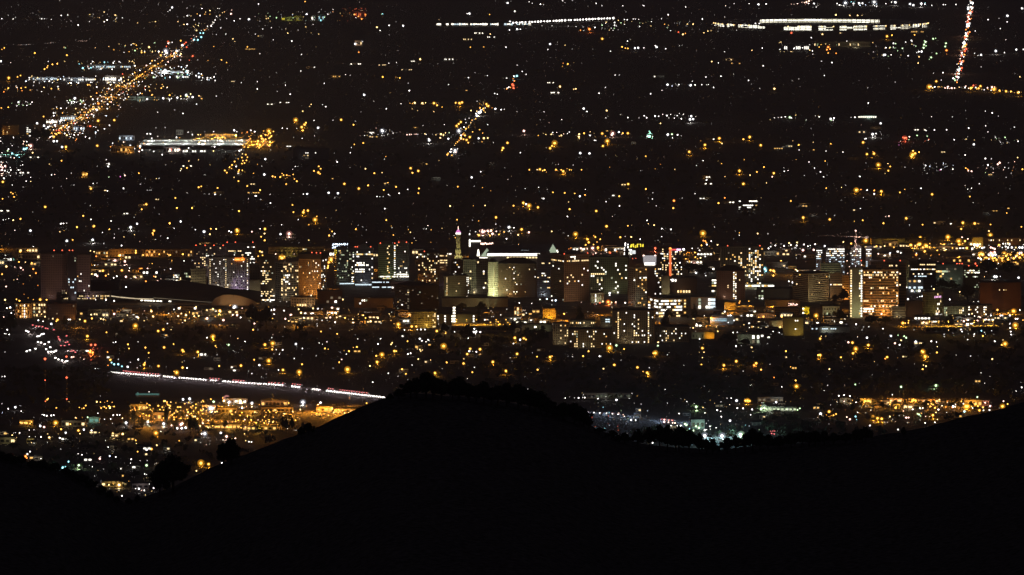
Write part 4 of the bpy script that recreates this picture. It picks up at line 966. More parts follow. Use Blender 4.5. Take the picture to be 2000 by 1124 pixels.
def mast(label, px, yb, yt, lights):
    p, s = P0(px, yb)
    o = thing('radio_mast', label, 'radio mast', p)
    def Z(py): return at_y(px, py, p[1])[2]
    mb = MB(); m = surf('mast steel', (.25, .22, .22)); h = Z(yt)
    for k in range(3):
        t = 2.094 * k; mb.tube((.55 * math.cos(t), .55 * math.sin(t), 0), (.55 * math.cos(t), .55 * math.sin(t), h), .12, .12, m, 4)
    n = 40
    for k in range(n):
        t0, t1 = 2.094 * (k % 3), 2.094 * ((k + 1) % 3)
        mb.tube((.55 * math.cos(t0), .55 * math.sin(t0), h * k / n), (.55 * math.cos(t1), .55 * math.sin(t1), h * (k + 1) / n), .08, .08, m, 4)
    mb.build('lattice', o)
    for y, r in lights:
        mb = MB(); mb.ball((0, 0, Z(y)), r * s, lightmat('r')); mb.build('aviation_light', o)
    for k in range(3):
        t = 2.094 * k + .5; mb = MB(); mb.tube((0, 0, h * .9), (h * .5 * math.cos(t), h * .5 * math.sin(t), 0), .05, .05, m, 3); mb.build('guy_wire', o)
mast('thin radio mast with one bright and two faint red lamps, nearer the highway bend', 88.5, 803, 700, ((701.5, 2.4), (743, 1.2), (784, 1.0)))
mast('thin radio mast with three red lamps right of its twin', 130.5, 806, 696, ((697, 1.8), (738, 1.9), (780, 1.4)))

# ------------------------------------------------------------------ lamp lit decks, lots and forecourts
def deck(label, x0, x1, yf, yb, depth, color, L, n=5, matc=(.36, .32, .26), name='parking_deck', cat='car park', lampc='a', rows=1, lamp=True):
    p, s = P0((x0 + x1) / 2, yb)
    Z = at_y((x0 + x1) / 2, yf, p[1])[2]
    o = thing(name, label, cat, p)
    W = (x1 - x0) * s
    m = surf('deck concrete %.2f' % matc[0], matc, noise=.3, scale=.25)
    mb = MB(); mb.box((0, depth / 2, Z / 2), (W, depth, Z), surf('dim deck wall', (.2, .17, .13))); mb.build('wall', o)
    mb = MB(); mb.box((0, depth / 2, Z + .35), (W + .8, depth + .8, .6), m); mb.build('deck', o)
    if Z > 4:
        for q in range(max(3, int(W / 9))):
            mb = MB(); mb.box((-W / 2 + (q + .5) * W / max(3, int(W / 9)), -.1, Z * .5), (6.5, .5, Z * .4), DARKGLASS); mb.build('opening', o)
    for r in range(rows):
        for q in range(n):
            lx = -W / 2 + (q + .5) * W / n; ly = depth * (r + .5) / rows
            h = 8.0
            if lamp:
                mb = MB(); mb.tube((0, 0, 0), (0, 0, h), .2, .15, POLE, 4); mb.ball((0, 0, h + .8), .95 * s, lightmat(lampc))
                mb.build('lamp', o, (lx, ly, Z + .65))
            A = W * depth / (n * rows)
            inten = math.pi * L / (sum(matc) / 3) * (h * h + A * .1)
            lamp_light(o, (lx, ly - .5, Z + .65 + h - 1.5), color, inten * 4 * math.pi)
    return o
deck('orange lit car park deck with lamp posts before the dim flat block', 882, 998, 638, 648, 75, (1, .5, .05), .5, 6)
deck('left half of the long amber lit car park deck in the right foreground quarter', 1808, 1882, 640.5, 650, 60, (1, .5, .05), .55, 4)
deck('right half of the long amber lit car park deck in the right foreground quarter', 1896, 1951, 639.5, 650, 60, (1, .5, .05), .55, 3)
deck('small amber lit roof deck behind the orange walled storage block', 1437, 1472, 600, 608, 40, (1, .5, .06), .5, 2)
deck('wide white floodlit car lot beyond the dark suburb', 270, 478, 285, 290, 330, (.95, 1, .92), 1.15, 6, (.5, .5, .48), 'car_lot', 'car park', 'w', 2, lamp=False)
deck('amber lit forecourt with big shed behind the white car lot', 378, 470, 273, 276, 150, (1, .45, .03), 1.6, 4, (.35, .3, .24), 'forecourt', 'car park', 'a', 1)
deck('amber lit service yard right of the white car lot', 476, 530, 287, 289, 330, (1, .42, .03), 1.5, 3, (.35, .3, .24), 'forecourt', 'car park', 'a', 2, lamp=False)
deck('teal lit junction pavement at the left edge', -10, 40, 309, 311, 330, (.4, 1, .8), .12, 2, (.3, .3, .28), 'forecourt', 'road junction', 'c', 1, lamp=False)
deck('amber lit yard behind the dark arena on the right edge', 1914, 2010, 510, 513, 170, (1, .5, .06), .28, 4, (.35, .3, .24), 'forecourt', 'car park', 'a', 1)
deck('amber lit freight yard between the warehouses on the right', 1790, 1898, 492, 495, 230, (1, .48, .06), .22, 5, (.3, .26, .2), 'forecourt', 'car park', 'a', 1)

for q, (ax, ay) in enumerate(((105, 259), (130, 246), (158, 230), (185, 213), (215, 190), (245, 169), (275, 147), (305, 129), (335, 110))):
    p = at(ax, ay); lamp_light(None, (p[0], p[1], 16), (1, .40, .04), 190000)
for ax in range(222, 770, 15):
    ay = float(np.interp(ax, (220, 235, 330, 480, 560, 640, 760), (726, 728, 736, 748, 753, 763, 777)))
    p = at(ax, ay); lamp_light(None, (p[0], p[1] - 27, 6.0), (1, .80, .86), 4200)  # unseen lights added beside the highway to brighten the car bodies
for ax, ay in ((1376, 856), (1410, 856), (1448, 855)):
    p = at(ax, ay); lamp_light(None, (p[0], p[1] + 6, 14), (.5, .95, 1), 60000)
for ax, ay in ((1180, 808), (1230, 815), (1290, 822), (1340, 826)):
    p = at(ax, ay); lamp_light(None, (p[0], p[1], 14), (.5, .7, 1), 22000)  # unseen bluish lights added to brighten the ground in place of blue haze

# amber fill lights on added masts: over the streets between and at the foot of the towers, and over the valley malls
random.seed(8)
added_mast_mesh = None
def added_mast(px, py, h, col, power, label, group):
    global added_mast_mesh
    if added_mast_mesh is None:
        mb = MB(); mb.tube((0, 0, 0), (0, 0, 1), .012, .008, POLE, 5); mb.box((0, -.03, 1.0), (.16, .05, .012), METAL); added_mast_mesh = mb.mesh('mast')
    p = at(px, py); o = link('added_light_mast', added_mast_mesh, None, p); o.scale = (h, h, h)
    tag(o, label, 'light mast', group)  # every mast here is added to carry a fill light
    lamp_light(None, (p[0], p[1] - .06 * h, h * .97), col, power)
AM = (1, .36, .03)
for q in range(26):
    added_mast(160 + q * 71 + random.uniform(-22, 22), random.uniform(606, 642), 13, AM, random.uniform(16000, 70000), 'added dark light mast over the streets at the foot of the towers', 'added masts at the foot of the towers')
for q in range(22):
    added_mast(10 + q * 90 + random.uniform(-30, 30), random.uniform(486, 560), 13, AM, random.uniform(16000, 70000), 'added dark light mast over the streets between the towers', 'added masts between the towers')
for q in range(30):
    x = random.uniform(250, 690); added_mast(x, random.uniform(788, 838 if x < 540 else 815), 14, AM, random.uniform(14000, 50000), 'added dark light mast over the amber mall car parks left of the slope', 'added masts over the amber malls')
for q in range(12):
    added_mast(random.uniform(1680, 1920), random.uniform(781, 800), 14, AM, random.uniform(12000, 45000), 'added dark light mast over the orange stores on the right valley floor', 'added masts over the right valley stores')

for ax, ay in ((60, 652), (82, 672), (100, 690), (125, 706), (70, 640), (120, 665), (135, 685)):
    p = at(ax, ay); lamp_light(None, (p[0], p[1] - 6, 6), (1, .85, .8), 9000)

for ax, ay in ((1893, 30), (1884, 72), (1876, 108), (1868, 145)):
    p = at(ax, ay); lamp_light(None, (p[0], p[1], 14), (1, .45, .25), 60000)
# ------------------------------------------------------------------ lamps, read off the photograph tile by tile
LAMPS = []                                        # (px, py, colour, diameter in px)
def T(ox, oy, k, text):
    c = 'w'
    for tok in text.split():
        if tok.isalpha(): c = tok; continue
        q = tok.split(',')
        LAMPS.append((ox + float(q[0]) / k, oy + float(q[1]) / k, c, (float(q[2]) if len(q) > 2 else 2.4)))
T(0, 0, 4, """w 14,148,4 64,120 102,150 212,157 310,145 325,148 347,148 364,148 478,123,3 529,118 555,165 611,198,3 380,212 465,6 640,20 1050,6 1241,25 1345,60,5 1313,90 8,480,4 83,491 257,102 298,84 592,315 105,350,4 1535,815,4 1690,753,3 1797,717 1735,730 1365,860 1232,878 1430,888 1885,648 377,482,4 711,500,4 1485,45 1515,52 1460,65 1560,68 1578,68 1700,68 1716,70 1752,92 1720,155,4 1650,206,4 1680,158 1770,147 1830,165 1875,148,3 1945,153,4 1995,130 1940,252 1995,268 1665,272 1690,270 1765,268 1545,470,4 1590,437 1680,523 1778,548,3 1465,570,5 1500,565,3 1555,603,4 1645,610,3 1672,603,4 1435,603,4 1395,520,3 1460,515,3 1290,550,6 1210,475,3 1405,435,4 1410,470,3 1240,405,5 1295,400,8 1380,400,6 1425,355,6 1300,415,7 1455,745,6 1505,760,5 1275,770,6 1385,765,4 1150,775,5 1075,740,4 1115,785,3 980,770,4 940,770 585,770,6 430,760 145,800,5 210,825 250,800 205,860
 y 814,95,3 900,120,4 888,116 695,118 735,140 762,137 905,168 1075,181 1168,175 1190,172 1215,170 1240,166 1390,171 1437,193,4 1461,195 1528,193,3 1550,201 1573,187 1600,185 1535,240,4 1820,305,4 1835,325,3 1165,370,5 1190,405,4 1215,400,3 1640,85,3 1605,95,3 1665,65 1570,40 500,370,4 745,375,4 850,365,4 930,345,3 505,480 610,480 640,495 900,497 1010,480 1035,480 1050,470
 a 34,376,4 15,388,3 272,416,5 522,433,5 348,541,5 368,530,4 373,516,4 410,505,4 447,499,5 466,472,2 68,610,7 160,592,4 137,602,5 890,390,3 1106,411,5 1130,411,4 1256,433,4 1188,477,5 1933,368,4 1412,320,5 1065,355,4 1540,110,3 1600,112,3 1640,112,3 1670,365,3 1730,470,5 1625,475,4 1770,490,3 1580,590,4 1325,745,5 1185,745,4 1260,690,3 165,690,4 200,685,4 65,690,5 40,700,3 235,705,3 905,665,4 10,845,4 65,840,3
 r 1313,325,4 1300,365,4 1505,440,4 1480,472,3 958,580,4 1130,691,4 1605,232,4 1495,303,3 1565,755,3 690,520,2 p 1805,110,5 1810,80,3 1315,340,4 c 1565,260,4 1588,260,4 1517,311,5 1545,313,5 1572,292,4 g 1200,605,5 1140,610,4 510,375,4 1455,750,5""")
T(500, 0, 4, """w 539,8 810,18 20,33 512,75 602,75 395,113,5 560,113,4 280,322,4 135,313 30,421 355,427,3 310,495,1.5 160,570 350,556 230,645 230,668,3 165,716 10,697 267,738,4 533,653,3 495,593 698,583,1.5 865,630 845,742,4 1198,710,4 920,793,3 1018,851,4 715,780 820,875,1.5 1133,812 1710,570,3 1808,593,3 1660,608 1953,370 1543,495,3 1420,500 1385,515 1650,108,4 1667,108,4 970,240,4 895,185 1093,170 1040,200,4 1150,203,4 1110,398 1098,490,3 1038,495 890,415 1012,433 1870,852,5 1915,858,3 1940,855,3 1965,25,5 1870,8 1895,12 1945,15 1992,10 1985,170,4 1980,236,3 800,325,6 825,325,5 775,345,4 1865,732,3 1885,738,3 1740,880,6 1755,878,5 1720,890,4 10,640,3 105,603 700,585 735,590 1190,650,1.5 1505,662 570,780,1.5 520,820 545,835
 y 658,105,4 490,268,4 1830,267,4 1430,155,4 945,215,4 1283,465,5 365,870,4 430,818,4 418,833,3 1240,853,3 1262,865,3 1220,853,2 1240,805,6 1300,808,6 1325,805,4 1205,808,4 1390,875,3 1680,865,4 1725,870,4
 a 383,14,4 1825,115,4 990,603,5 1093,607,3 1107,609,3 1123,611,4 650,340,3 1675,370,4 1780,368,3 1390,808,6 1415,825,5 1560,805,5 1590,808,6 1610,802,5 1815,830,6 1800,815,4 1750,845,4 1775,850,5 1455,838,3 1590,862,3 
 o 803,410,5 800,130,4 825,150,5 855,115,4 770,115,4 790,140,3 r 825,105,3 755,85,3 805,75,3 830,72,2 855,72,2 775,75,2 c 505,160,3 990,110,3 g 980,112,3 160,140,4 110,130,4""")
T(1000, 0, 4, """w 658,28,3 703,45 865,47,3 1020,42 1030,46 1220,117,4 1168,148,3 1357,57 473,3,3 395,8 415,22 247,38 222,34,4 158,28 133,15 22,90,5 890,95 1670,47 1700,62 1735,32 1852,30,3 1925,37,5 1985,33,4 1910,130 1580,118 1662,135 1487,150,3 1268,182 1290,183 1308,180 1240,240,3 1220,213 1388,167 1405,230 1463,232 1610,247 1755,237 948,150,4 965,150,4 990,153 1090,170,3 775,222,4 648,217,3 500,208,4 557,212,4 440,205,3 235,203,3 313,203,3 297,346,5 355,351 343,392 280,389,3 470,384 168,408 630,384 923,308 903,323,4 898,348,3 1030,376,4 1308,360 1328,362 1200,382 1583,380 1692,380,3 1660,406 1955,378,4 1613,493,3 1270,513 1963,516,3 41,511 80,560,3 110,583 806,588,3 838,588,3 1305,587,1.5 1633,597,3 1515,603 1730,580 1848,630,3 1870,658 1935,692 1215,663,6 1303,663,4 1283,665 1395,668,6 1430,665,3 1483,664,4 1408,637,3 1575,685,3 1520,662,3 1535,662,3 1172,708,4 1083,735,3 730,685 680,730,3 560,850,5 585,873,3 850,895,3 250,875,3 38,875 1308,888,3 1240,895 960,378,5 985,375,5 1130,370,5 1120,360,3 40,230,4 65,230,4 545,495,2 770,402,3 560,240,3 
 y 415,355 1560,483,3 375,678,4 482,698,4 498,696,4 740,865,5 1875,395,3 1530,245,4 1500,257,4 1555,240,3 735,175,4 830,160,3 880,172,3 1415,190,4 1370,190,3 1020,185,3 1045,175,3 1335,270,5 a 705,305,5 860,368,5 905,380,5 885,378,4 435,502,4 395,520,3 
 o 605,230,6 535,238,4 1355,262,4 400,495,4 595,220,3 r 633,243,3 1300,253,3 10,670,6 40,685,4 12,690,5 c 38,595,6 20,600,4""")
T(1500, 0, 4, """w 540,30,4 605,25,7 668,30,5 710,27,5 738,27,5 830,18,7 848,52,3 965,18,4 995,20,6 1110,33,6 1135,42,5 1198,30,6 1225,35,4 1280,43,4 1370,38 1387,38 1468,37,4 360,30,4 350,58,4 377,57,3 180,118 1720,57 1985,67,4 1870,125,6 1868,172,3 1720,155,3 1805,145,3 1815,225,4 1620,243 1858,313,3 1930,280,2 1940,390,5 1995,388 1848,412,3 1780,400,6 1665,525,3 1930,577,1.5 1818,480,1.5 1615,418,4 1665,430,5 1640,435,4 500,490,4 418,480 440,592,4 240,618,4 190,632 252,678 712,630 993,643 950,688,1.5 673,648,1.5 780,688,1.5 783,807,3 1700,870,4 1752,884,4 1353,627,3 1293,573 1367,570,3 1095,437,4 962,431,4 905,432,5 915,430,4 1178,405,5 1200,405,5 338,295,4 275,330 295,375,4 270,375,4 980,340,4 980,370,4 1120,318,4 1075,330,4 615,325,4 655,325,3 740,333,4 760,333,3 1140,355,4 350,425,2 590,45,3 560,40,3
 y 425,270,4 1968,602,4 1173,495,4 50,695,4 1328,680,4 950,375,4 910,378,4 820,335,4 1180,445,3 120,370,4 145,372,4 95,403,3 125,405,3 180,405,3 190,405,3 680,322,2 700,122,4 640,122,3 735,122,3 530,118,4
 a 930,285,6 968,277,5 1145,275,5 1260,680,7 1315,637,4 1585,690,6 1645,692,6 1768,697,6 1810,707,5 1860,715,5 1897,717,5 1955,725,6 1660,675,4 1750,698,4 470,415,3 400,370,4 415,350,4 o 533,418,4 470,370,6 485,385,5 460,390,5 1395,395,5 1395,425,4 r 183,258,5 1605,670,4 1625,665,3 1640,672,3
 p 1435,690,5 1405,680,5 1715,687,5 1750,683,5 1545,675,4 1770,682,4 1385,690,4 300,18,5 265,20,4 230,30,4 320,10,4 285,22,3 205,35,2 g 1220,350,6 1230,330,5 1215,375,5 1290,305,5 1390,340,5 1385,365,5 1275,450,5 1260,465,4 1050,380,4 1310,300,4""")
T(0, 225, 4, """w 403,468,4 240,487,3 205,517,3 180,563,3 557,455 520,497,3 760,400,3 758,532 727,535 578,547,3 478,557 412,570 840,593,4 965,574,5 1097,540,3 1167,587,3 1180,587,3 1150,588 1135,497 1243,495,3 968,457 1267,310,4 1297,390 1410,436 1400,513 1461,608,3 1580,692,1.5 1597,615,3 1633,617,3 1680,621,4 1723,623,4 1995,632,4 1940,655 1243,775,3 1048,800,3 865,827 706,708,3 663,690 1208,725 1411,831,3 1557,787,1.5 1360,885,3 1072,850,5 1020,876,6 925,890 497,848,4 473,850,3 522,848,3 710,815 123,670 45,818 65,810 25,820 255,758 95,547,3 845,402,5 30,495,5 1845,402,5 410,45,6 395,60,5 480,40,6 470,50,5 430,80,5 360,110,6 375,95,5 345,85,5 620,95,5 635,105,4 580,155,4 610,155,4 550,170,3 420,205,5 445,205,5 485,250,5 145,250 95,240,3 275,105,3 290,65,4 215,125,3 830,350,3 850,378,4 835,380,3 60,430,3 85,430,4 145,430,5 125,450,4 70,450,4 155,475,3 1018,240,5 1095,243,5 1150,147,4 1175,147,4 1185,182,4 1470,135,4 1495,130,4 1830,120,5 1850,130,4 1600,130,3 1670,130,3 1990,130,4 1960,120,3 1290,97,4 1218,100,3 
 y 386,384,4 240,519,4 1222,497,4 1415,421,4 1829,487,3 103,822,4 180,160,2 260,145,4 255,295,4 1275,215,4 1475,360,4 1550,350,4 1340,365 1640,390 480,105,3 560,65,4 585,45,4 610,35,4 635,20,4 660,5,4
 a 480,357,5 1085,455,4 855,893,5 893,40,6 767,45,6 22,523,6 85,605,4 110,640,5 20,655,5 353,718,6 160,812,7 650,788,6 602,877,6 732,870,6 1107,737,6 1143,698,6 1370,648,5 1382,726,6 1500,727,6 1572,558,5 1552,565,6 1700,570,5 1863,517,5 1932,555,5 1867,751,6 1325,848,6 710,575,7 1460,413,5 1933,330,5 1920,310,5 1890,332,5 1925,355,5 1897,357,5 1890,380,6 1910,375,5 1833,364,6 1814,390,5 1793,408,5 1868,430,5 1757,434,6 1772,450,5 1863,443,5 1980,455,4 1647,889,5 1688,890,4 1850,895,6 655,465,5 680,460,4 640,485,4 120,605,4 100,615,4 130,625,4 515,250,6 760,240,6 20,90,2 20,130,2 440,150,5 460,140,5 420,170,5 470,130,4 340,12,5 890,250,4 920,250,4 950,245,4 
 r 705,88,5 685,88,4 460,120,5 440,122,4 1335,270,5 p 428,465,4 975,472,5 1400,270,5 1390,272,4 240,240,6 225,235,4 15,430,7 40,400,6 20,410,6 10,390,5 m 940,482,4 c 95,300,6 130,315,5 185,265,6 200,265,5 150,330,4 210,258,4 g 850,485,3 60,280,4""")
T(500, 225, 4, """a 310,40,7 380,75,6 390,60,5 357,95,7 367,120,5 665,38,5 762,77,5 768,230,4 838,219,5 490,402,6 505,420,6 453,437,6 487,450,6 500,460,5 318,518,6 235,540,5 595,497,4 690,538,6 803,575,6 876,550,6 925,455,6 1015,325,4 1030,528,4 998,586,6 1094,561,6 1208,416,7 1268,437,6 1222,452,6 1273,575,6 1268,610,5 1576,560,5 1770,568,4 1833,592,4 32,586,6 12,385,4 285,703,5 293,759,6 370,760,7 375,743,5 405,747,6 475,792,4 462,818,8 413,858,4 1698,710,4 1571,818,5 1875,800,6 1740,828,4 1018,821,4 1057,867,4 70,890,6 780,893,6 1190,895,4 577,893,4 30,890,4 1965,218,5 1930,258,6 1923,275,5 1583,70,5 1567,85,5 1600,55,5 1670,173,6 1632,160,5 1658,215,5 1495,310,6 100,125,7 60,125,4 40,165,6 110,140,5 15,205,7 30,235,7 10,225,6 75,190,5 60,200,5 45,185,5 120,165,5 25,255,5 130,480,6 150,485,6 190,485,6 215,470,5 240,470,5 265,475,4 290,465,4 300,500,4 1600,180,4 1620,190,5 1645,195,5 1530,315,5
 y 985,450,4 855,420,4 627,745,4 1516,711,4 1790,707,3 1430,355,3 1320,148,4 1445,150,4 1465,155,4 1480,140,4 1440,178,4 1405,155,3 1780,182,6 1810,180,5 600,497,3
 w 775,48,3 485,100,4 453,43,3 602,42,3 205,103 243,107 318,106 458,163 490,198,3 293,175,3 360,183 113,273,3 103,245 355,313,4 375,314 395,290 422,290 460,290 73,345,5 45,400,3 285,425,3 307,402 328,402 65,465,6 635,367,5 628,355,3 1003,345 735,411 782,395,1.5 745,253 737,295 987,125,6 905,147 908,173 1353,197,6 1350,185,4 1503,186,5 1585,125,8 1600,103,4 1635,35,3 1725,5,6 1470,75,3 1305,83 1740,182,5 1855,215,3 1368,300,1.5 1583,340,1.5 1555,280,7 1575,265,4 1583,427 1756,443,3 1685,488,6 1705,557 1943,413 1968,505,1.5 1493,551,1.5 1185,582,3 1118,612,3 945,637,4 967,638,3 993,638,3 1035,622,4 1045,630,3 110,620,3 293,615 370,618,3 400,617,6 567,608,7 640,612,6 0,632,4 113,688,3 38,660 615,648 1006,732,3 330,817 55,828,3 200,858 118,866 1330,890,3 1310,890,3 1690,822 1873,853,3 1975,880,5 1655,873 1020,120,2 1045,115,2 1665,25 1640,60,3 1625,95,4 p 1180,155,3 1200,153,4 1215,153,3 1250,150,3 1230,690,2 1560,290,4""")
T(1000, 225, 4, """a 135,428,5 218,425,7 255,430,6 343,428,6 400,440,7 385,428,5 450,428,5 543,428,5 205,160,4 333,220,7 312,242,5 298,260,6 745,204,7 710,243,6 563,143,5 705,145,6 905,143,6 865,143,5 1045,322,5 763,408,4 1118,420,4 1385,288,6 1507,234,6 1475,200,4 1620,183,6 1857,172,6 1808,190,5 1943,237,6 1815,349,4 1637,380,4 1777,436,7 1913,445,6 1968,407,5 1808,538,8 1045,578,6 908,540,6 907,577,4 838,635,6 1260,728,6 1613,689,6 658,750,6 450,736,6 320,604,5 412,609,5 490,613,4 570,624,5 88,686,7 133,708,8 203,722,6 12,709,6 75,893,6 738,870,7 905,866,4 240,435,5 415,455,4 355,435,4 465,430,4 730,165,4 
 y 265,153 1640,222,4 1860,470,4 1665,481,4 1988,530,4 442,680,4 1272,425,3 1160,65,3 525,150,5 522,170,5 525,185,4 385,160,5 370,165,3 1065,850,4 1110,860,5 935,862,3 o 1265,670,6 1662,648,5 1160,385,3 185,690,3 
 w 0,102,3 5,157,3 533,298,6 605,300,6 733,311,3 65,294,3 220,38 388,36 905,20,3 990,23,3 1052,22,4 1118,8,4 1323,30,4 1390,35,6 1415,33,5 1561,62 1217,153,6 1293,155,5 1322,162 1254,178,3 1235,241 1433,250 1493,357,3 1441,395,3 1083,352,1.5 1005,435,1.5 1520,507,4 208,565,3 103,575 28,588 275,580 573,583,3 530,635,6 247,653,5 235,652,3 110,697,4 340,388 363,386 478,391,3 760,655 735,677,3 1065,648 1097,656 1100,607,4 1330,648,3 1430,615 1127,710,3 840,710,3 785,793 433,793,3 1055,823,4 1170,888,4 1243,893,5 1582,875 835,133,4 655,199,3 645,199,3 318,137,4 350,137,3 433,145 610,160,3 268,255,3 1400,10,5 1145,10,3 1210,5,4 1290,5,3 p 93,125,7 787,145,7 780,155,5 290,60,3 g 1250,150,4""")
T(1500, 225, 4, """a 240,234,5 490,225,4 743,215,6 773,307,6 828,302,7 820,287,4 1133,280,5 1130,310,9 1120,325,7 1180,290,5 1150,300,6 862,390,9 955,403,6 940,435,6 220,347,4 447,360,4 45,455,6 178,672,6 275,802,7 482,816,6 690,587,8 700,583,5 885,597,8 1030,605,6 1068,580,4 1282,620,6 1577,637,5 455,572,4 740,823,5 675,830,4 902,846,6 1080,808,7 1207,857,5 1522,842,7 1615,848,7 1738,856,5 1865,766,4 1980,874,5 1510,890,6 1988,425,6 1545,415,5
 y 193,201,3 353,213,3 915,457,3 937,380,4 575,566,3 1950,333,4 o 830,590,6 725,583,4 1560,425,5 r 1068,180,7 1080,178,5 1055,175,4 1085,190,3 p 33,483,5 1810,373,6 1795,385,4 1105,170,4 1035,205,4 945,790,4 920,793,3 1565,435,5 1590,440,5 m 1023,215,2 1023,235,2 1345,430,3
 w 818,150,6 845,145,3 876,132 755,187,3 765,185,3 780,260 830,186 885,185 880,65,4 300,38,3 490,30,5 515,25,4 480,35,3 510,40,3 1440,15,3 1278,15 1800,8,3 1568,103,4 1395,115 1235,122,4 1300,117,4 1718,132,3 1455,193,4 1608,230,5 1540,313,3 1445,423,3 1698,340,5 1745,343,4 1718,392,4 1070,407,4 1243,455,4 1220,415,4 717,480,5 410,445,3 435,483,3 363,415 320,367 463,385 127,440,4 157,435 123,413 243,273 117,246 585,290 453,282 765,375 285,473 745,645,3 722,730,3 455,773,3 520,785 195,827 48,857 1195,573,3 1650,537,4 1590,573,3 1562,580 1540,550 1577,597 1603,685,3 1890,577,1.5 1155,687,1.5 1105,860 605,548,3 775,587,4 830,617,5 80,20,3 105,18,4 135,15,3 50,22,2 180,22,4 650,18,3 680,18,4 1925,95,4 1700,85,3 1610,230,4 1850,410,3 1880,415,3 1900,455,2 1860,488,2 g 170,18,4 1700,450,4 1165,160,4""")
T(0, 600, 5, """a 853,285,7 1040,248,5 1322,183,8 1595,220,6 1545,235,6 1250,365,6 1260,405,5 1420,397,6 1452,448,6 1603,395,6 1695,362,5 1782,422,8 1795,435,4 1932,440,8 1408,563,8 1415,545,5 1548,577,6 1783,592,6 1725,640,8 1700,630,4 1078,517,6 1600,918,6 830,138,7 897,112,6 562,125,7 550,140,5 460,905,5 470,895,4 445,925,4
 y 1670,222,4 1452,495,3 1350,105,6 1495,93,6 1648,65,4 1742,88,6 1815,80,6 1897,90,6 1925,42,6 1770,62,4 780,122,5 890,75,5 1808,132,6 985,115,5 1010,122,4 1780,538,3 945,927,4 1478,42,7 440,95,5 405,70,4 1674,95,3 1960,45,3 1940,88,4
 w 1543,162 1635,162,3 1300,75,3 1310,75,3 685,122,5 670,122,4 500,165,6 510,170,4 1105,347,3 1130,342,3 1348,340 1350,513,5 1155,510,3 1273,540 930,600,3 955,602,3 48,440,3 70,222,4 60,262,3 45,260,3 90,268,3 1897,497,3 975,480 1247,585,6 1827,595,5 1455,828 980,868 1850,898,6 1790,902,5 150,980,5 20,945,4 110,60,4 375,130,5 420,140,4 100,5,4 1370,575,3 1340,595,3 20,680,3 45,678,3 340,405,4
 c 1155,560,6 1115,560,5 1090,543,5 1190,580,5 r 890,370,8 930,370,8 870,435,7 885,480,5 905,525,5 890,520,4 o 880,440,8 905,445,7 885,425,6 1050,440,4 1055,570,4 1055,495,3 p 1115,68,6 35,100,5 700,490,5 720,488,4 820,510,4 785,495,3""")
T(400, 600, 5, """a 80,290,8 140,577,6 353,573,7 482,515,6 625,525,8 663,355,8 587,368,7 660,415,6 472,222,6 763,615,7 922,635,8 950,560,6 1135,240,5 1293,262,6 1173,405,6 1485,390,6 1408,432,6 1313,540,6 1393,610,9 1675,477,6 1730,465,8 1683,537,7 1852,430,8 1870,432,5 1927,608,7 1963,653,6 1890,170,8 460,72,7 1370,107,6 1570,108,5 775,937,4 820,937,5 600,925,4 60,900,5 105,380,4 115,395,4 1205,412,4 1360,425,3 1450,395,4 1980,335,5 1550,800,4 1580,940,5
 y 1613,575,5 148,40,7 940,57,7 845,75,5 918,22,4 1040,65,3 1108,18,3 1245,10,5 1285,70,4 1288,102,5 1445,120,5 1500,70,3 1620,140,7 1690,113,6 323,307,4 345,912,8 187,915,7 1410,232,4 1437,218,3 1820,365,5 1830,350,4 20,30,4 80,25,6 130,85,4 45,85,3 1800,65,3 1955,100,3
 p 272,78,6 315,80,6 182,128,6 22,112,7 787,117,5 1225,102,5 485,162,5 1337,512,4 215,890,9 665,270,2
 w 350,102,4 675,70 780,195,3 1272,150,4 1450,152,4 1680,143 1720,157,3 1950,225,4 1990,225,4 135,280,3 22,300,5 393,338,3 120,468,3 278,427,3 290,437 328,447 697,417,3 760,420,5 730,460,3 735,445,3 890,362,6 898,385 953,405,3 873,503,3 1117,352,4 1150,362,3 1193,340 1088,477 1323,440 1383,460 1253,597,3 1690,362,5 1717,310,3 1493,312,3 1562,325 1865,385,3 1983,460,4 533,568,4 565,598 427,625,4 720,615,4 655,300 633,325 460,650 555,683 600,655 1792,647,3 1640,735,3 1100,773,3 1887,675,3 958,930,9 1130,935,7 460,940,7 235,932,7 55,990,9 365,990,6 1100,185,4 1095,165,4 1145,130,3 1095,125,4 1195,130,2 928,130,2 967,103,3 1145,20,2 g 233,370,6 215,365,4 85,925,6""")
T(800, 600, 5, """a 333,382,10 362,542,6 248,645,8 527,552,7 612,637,6 592,408,7 688,413,7 563,460,7 813,537,8 940,625,7 1050,458,7 1250,613,6 1245,485,5 1372,490,7 1390,480,4 1028,302,8 1115,307,6 1137,318,6 1695,480,6 1747,432,6 1953,400,9 1995,565,5 235,322,6 20,190,7 65,190,6 100,160,5 265,235,7 350,255,6 470,130,4 550,120,4 755,165,4 790,150,4 865,145,4 960,155,5 890,170,6 945,200,5 
 y 330,225,11 1893,603,5 85,508,4 205,518,4 530,507,4 688,461,4 75,410,4 100,415,4 125,420,3 110,430,3 345,240,7 270,85,4 155,75,4 
 w 25,566,3 318,602 633,590 583,432,4 615,433,3 652,437,5 982,496 1125,683,3 565,700,3 1855,482,5 1870,480,3 1015,357,4 1080,320,6 440,242,3 573,305,3 632,213,5 1155,803,3 1195,792,3 568,858,3 990,865,4 10,452,5 110,220,5 75,220,4 150,220,4 100,310,5 120,330,5 180,320,5 195,330,4 160,340,4 625,245,6 650,240,6 690,245,5 640,260,5 1480,150,6 1575,150,5 1650,145,5 735,125,5 765,125,4 1610,888,4 1650,888,5 1690,885,4 1710,885,4 1520,890,3 1840,895,3 1545,480 1590,465 1590,485""")
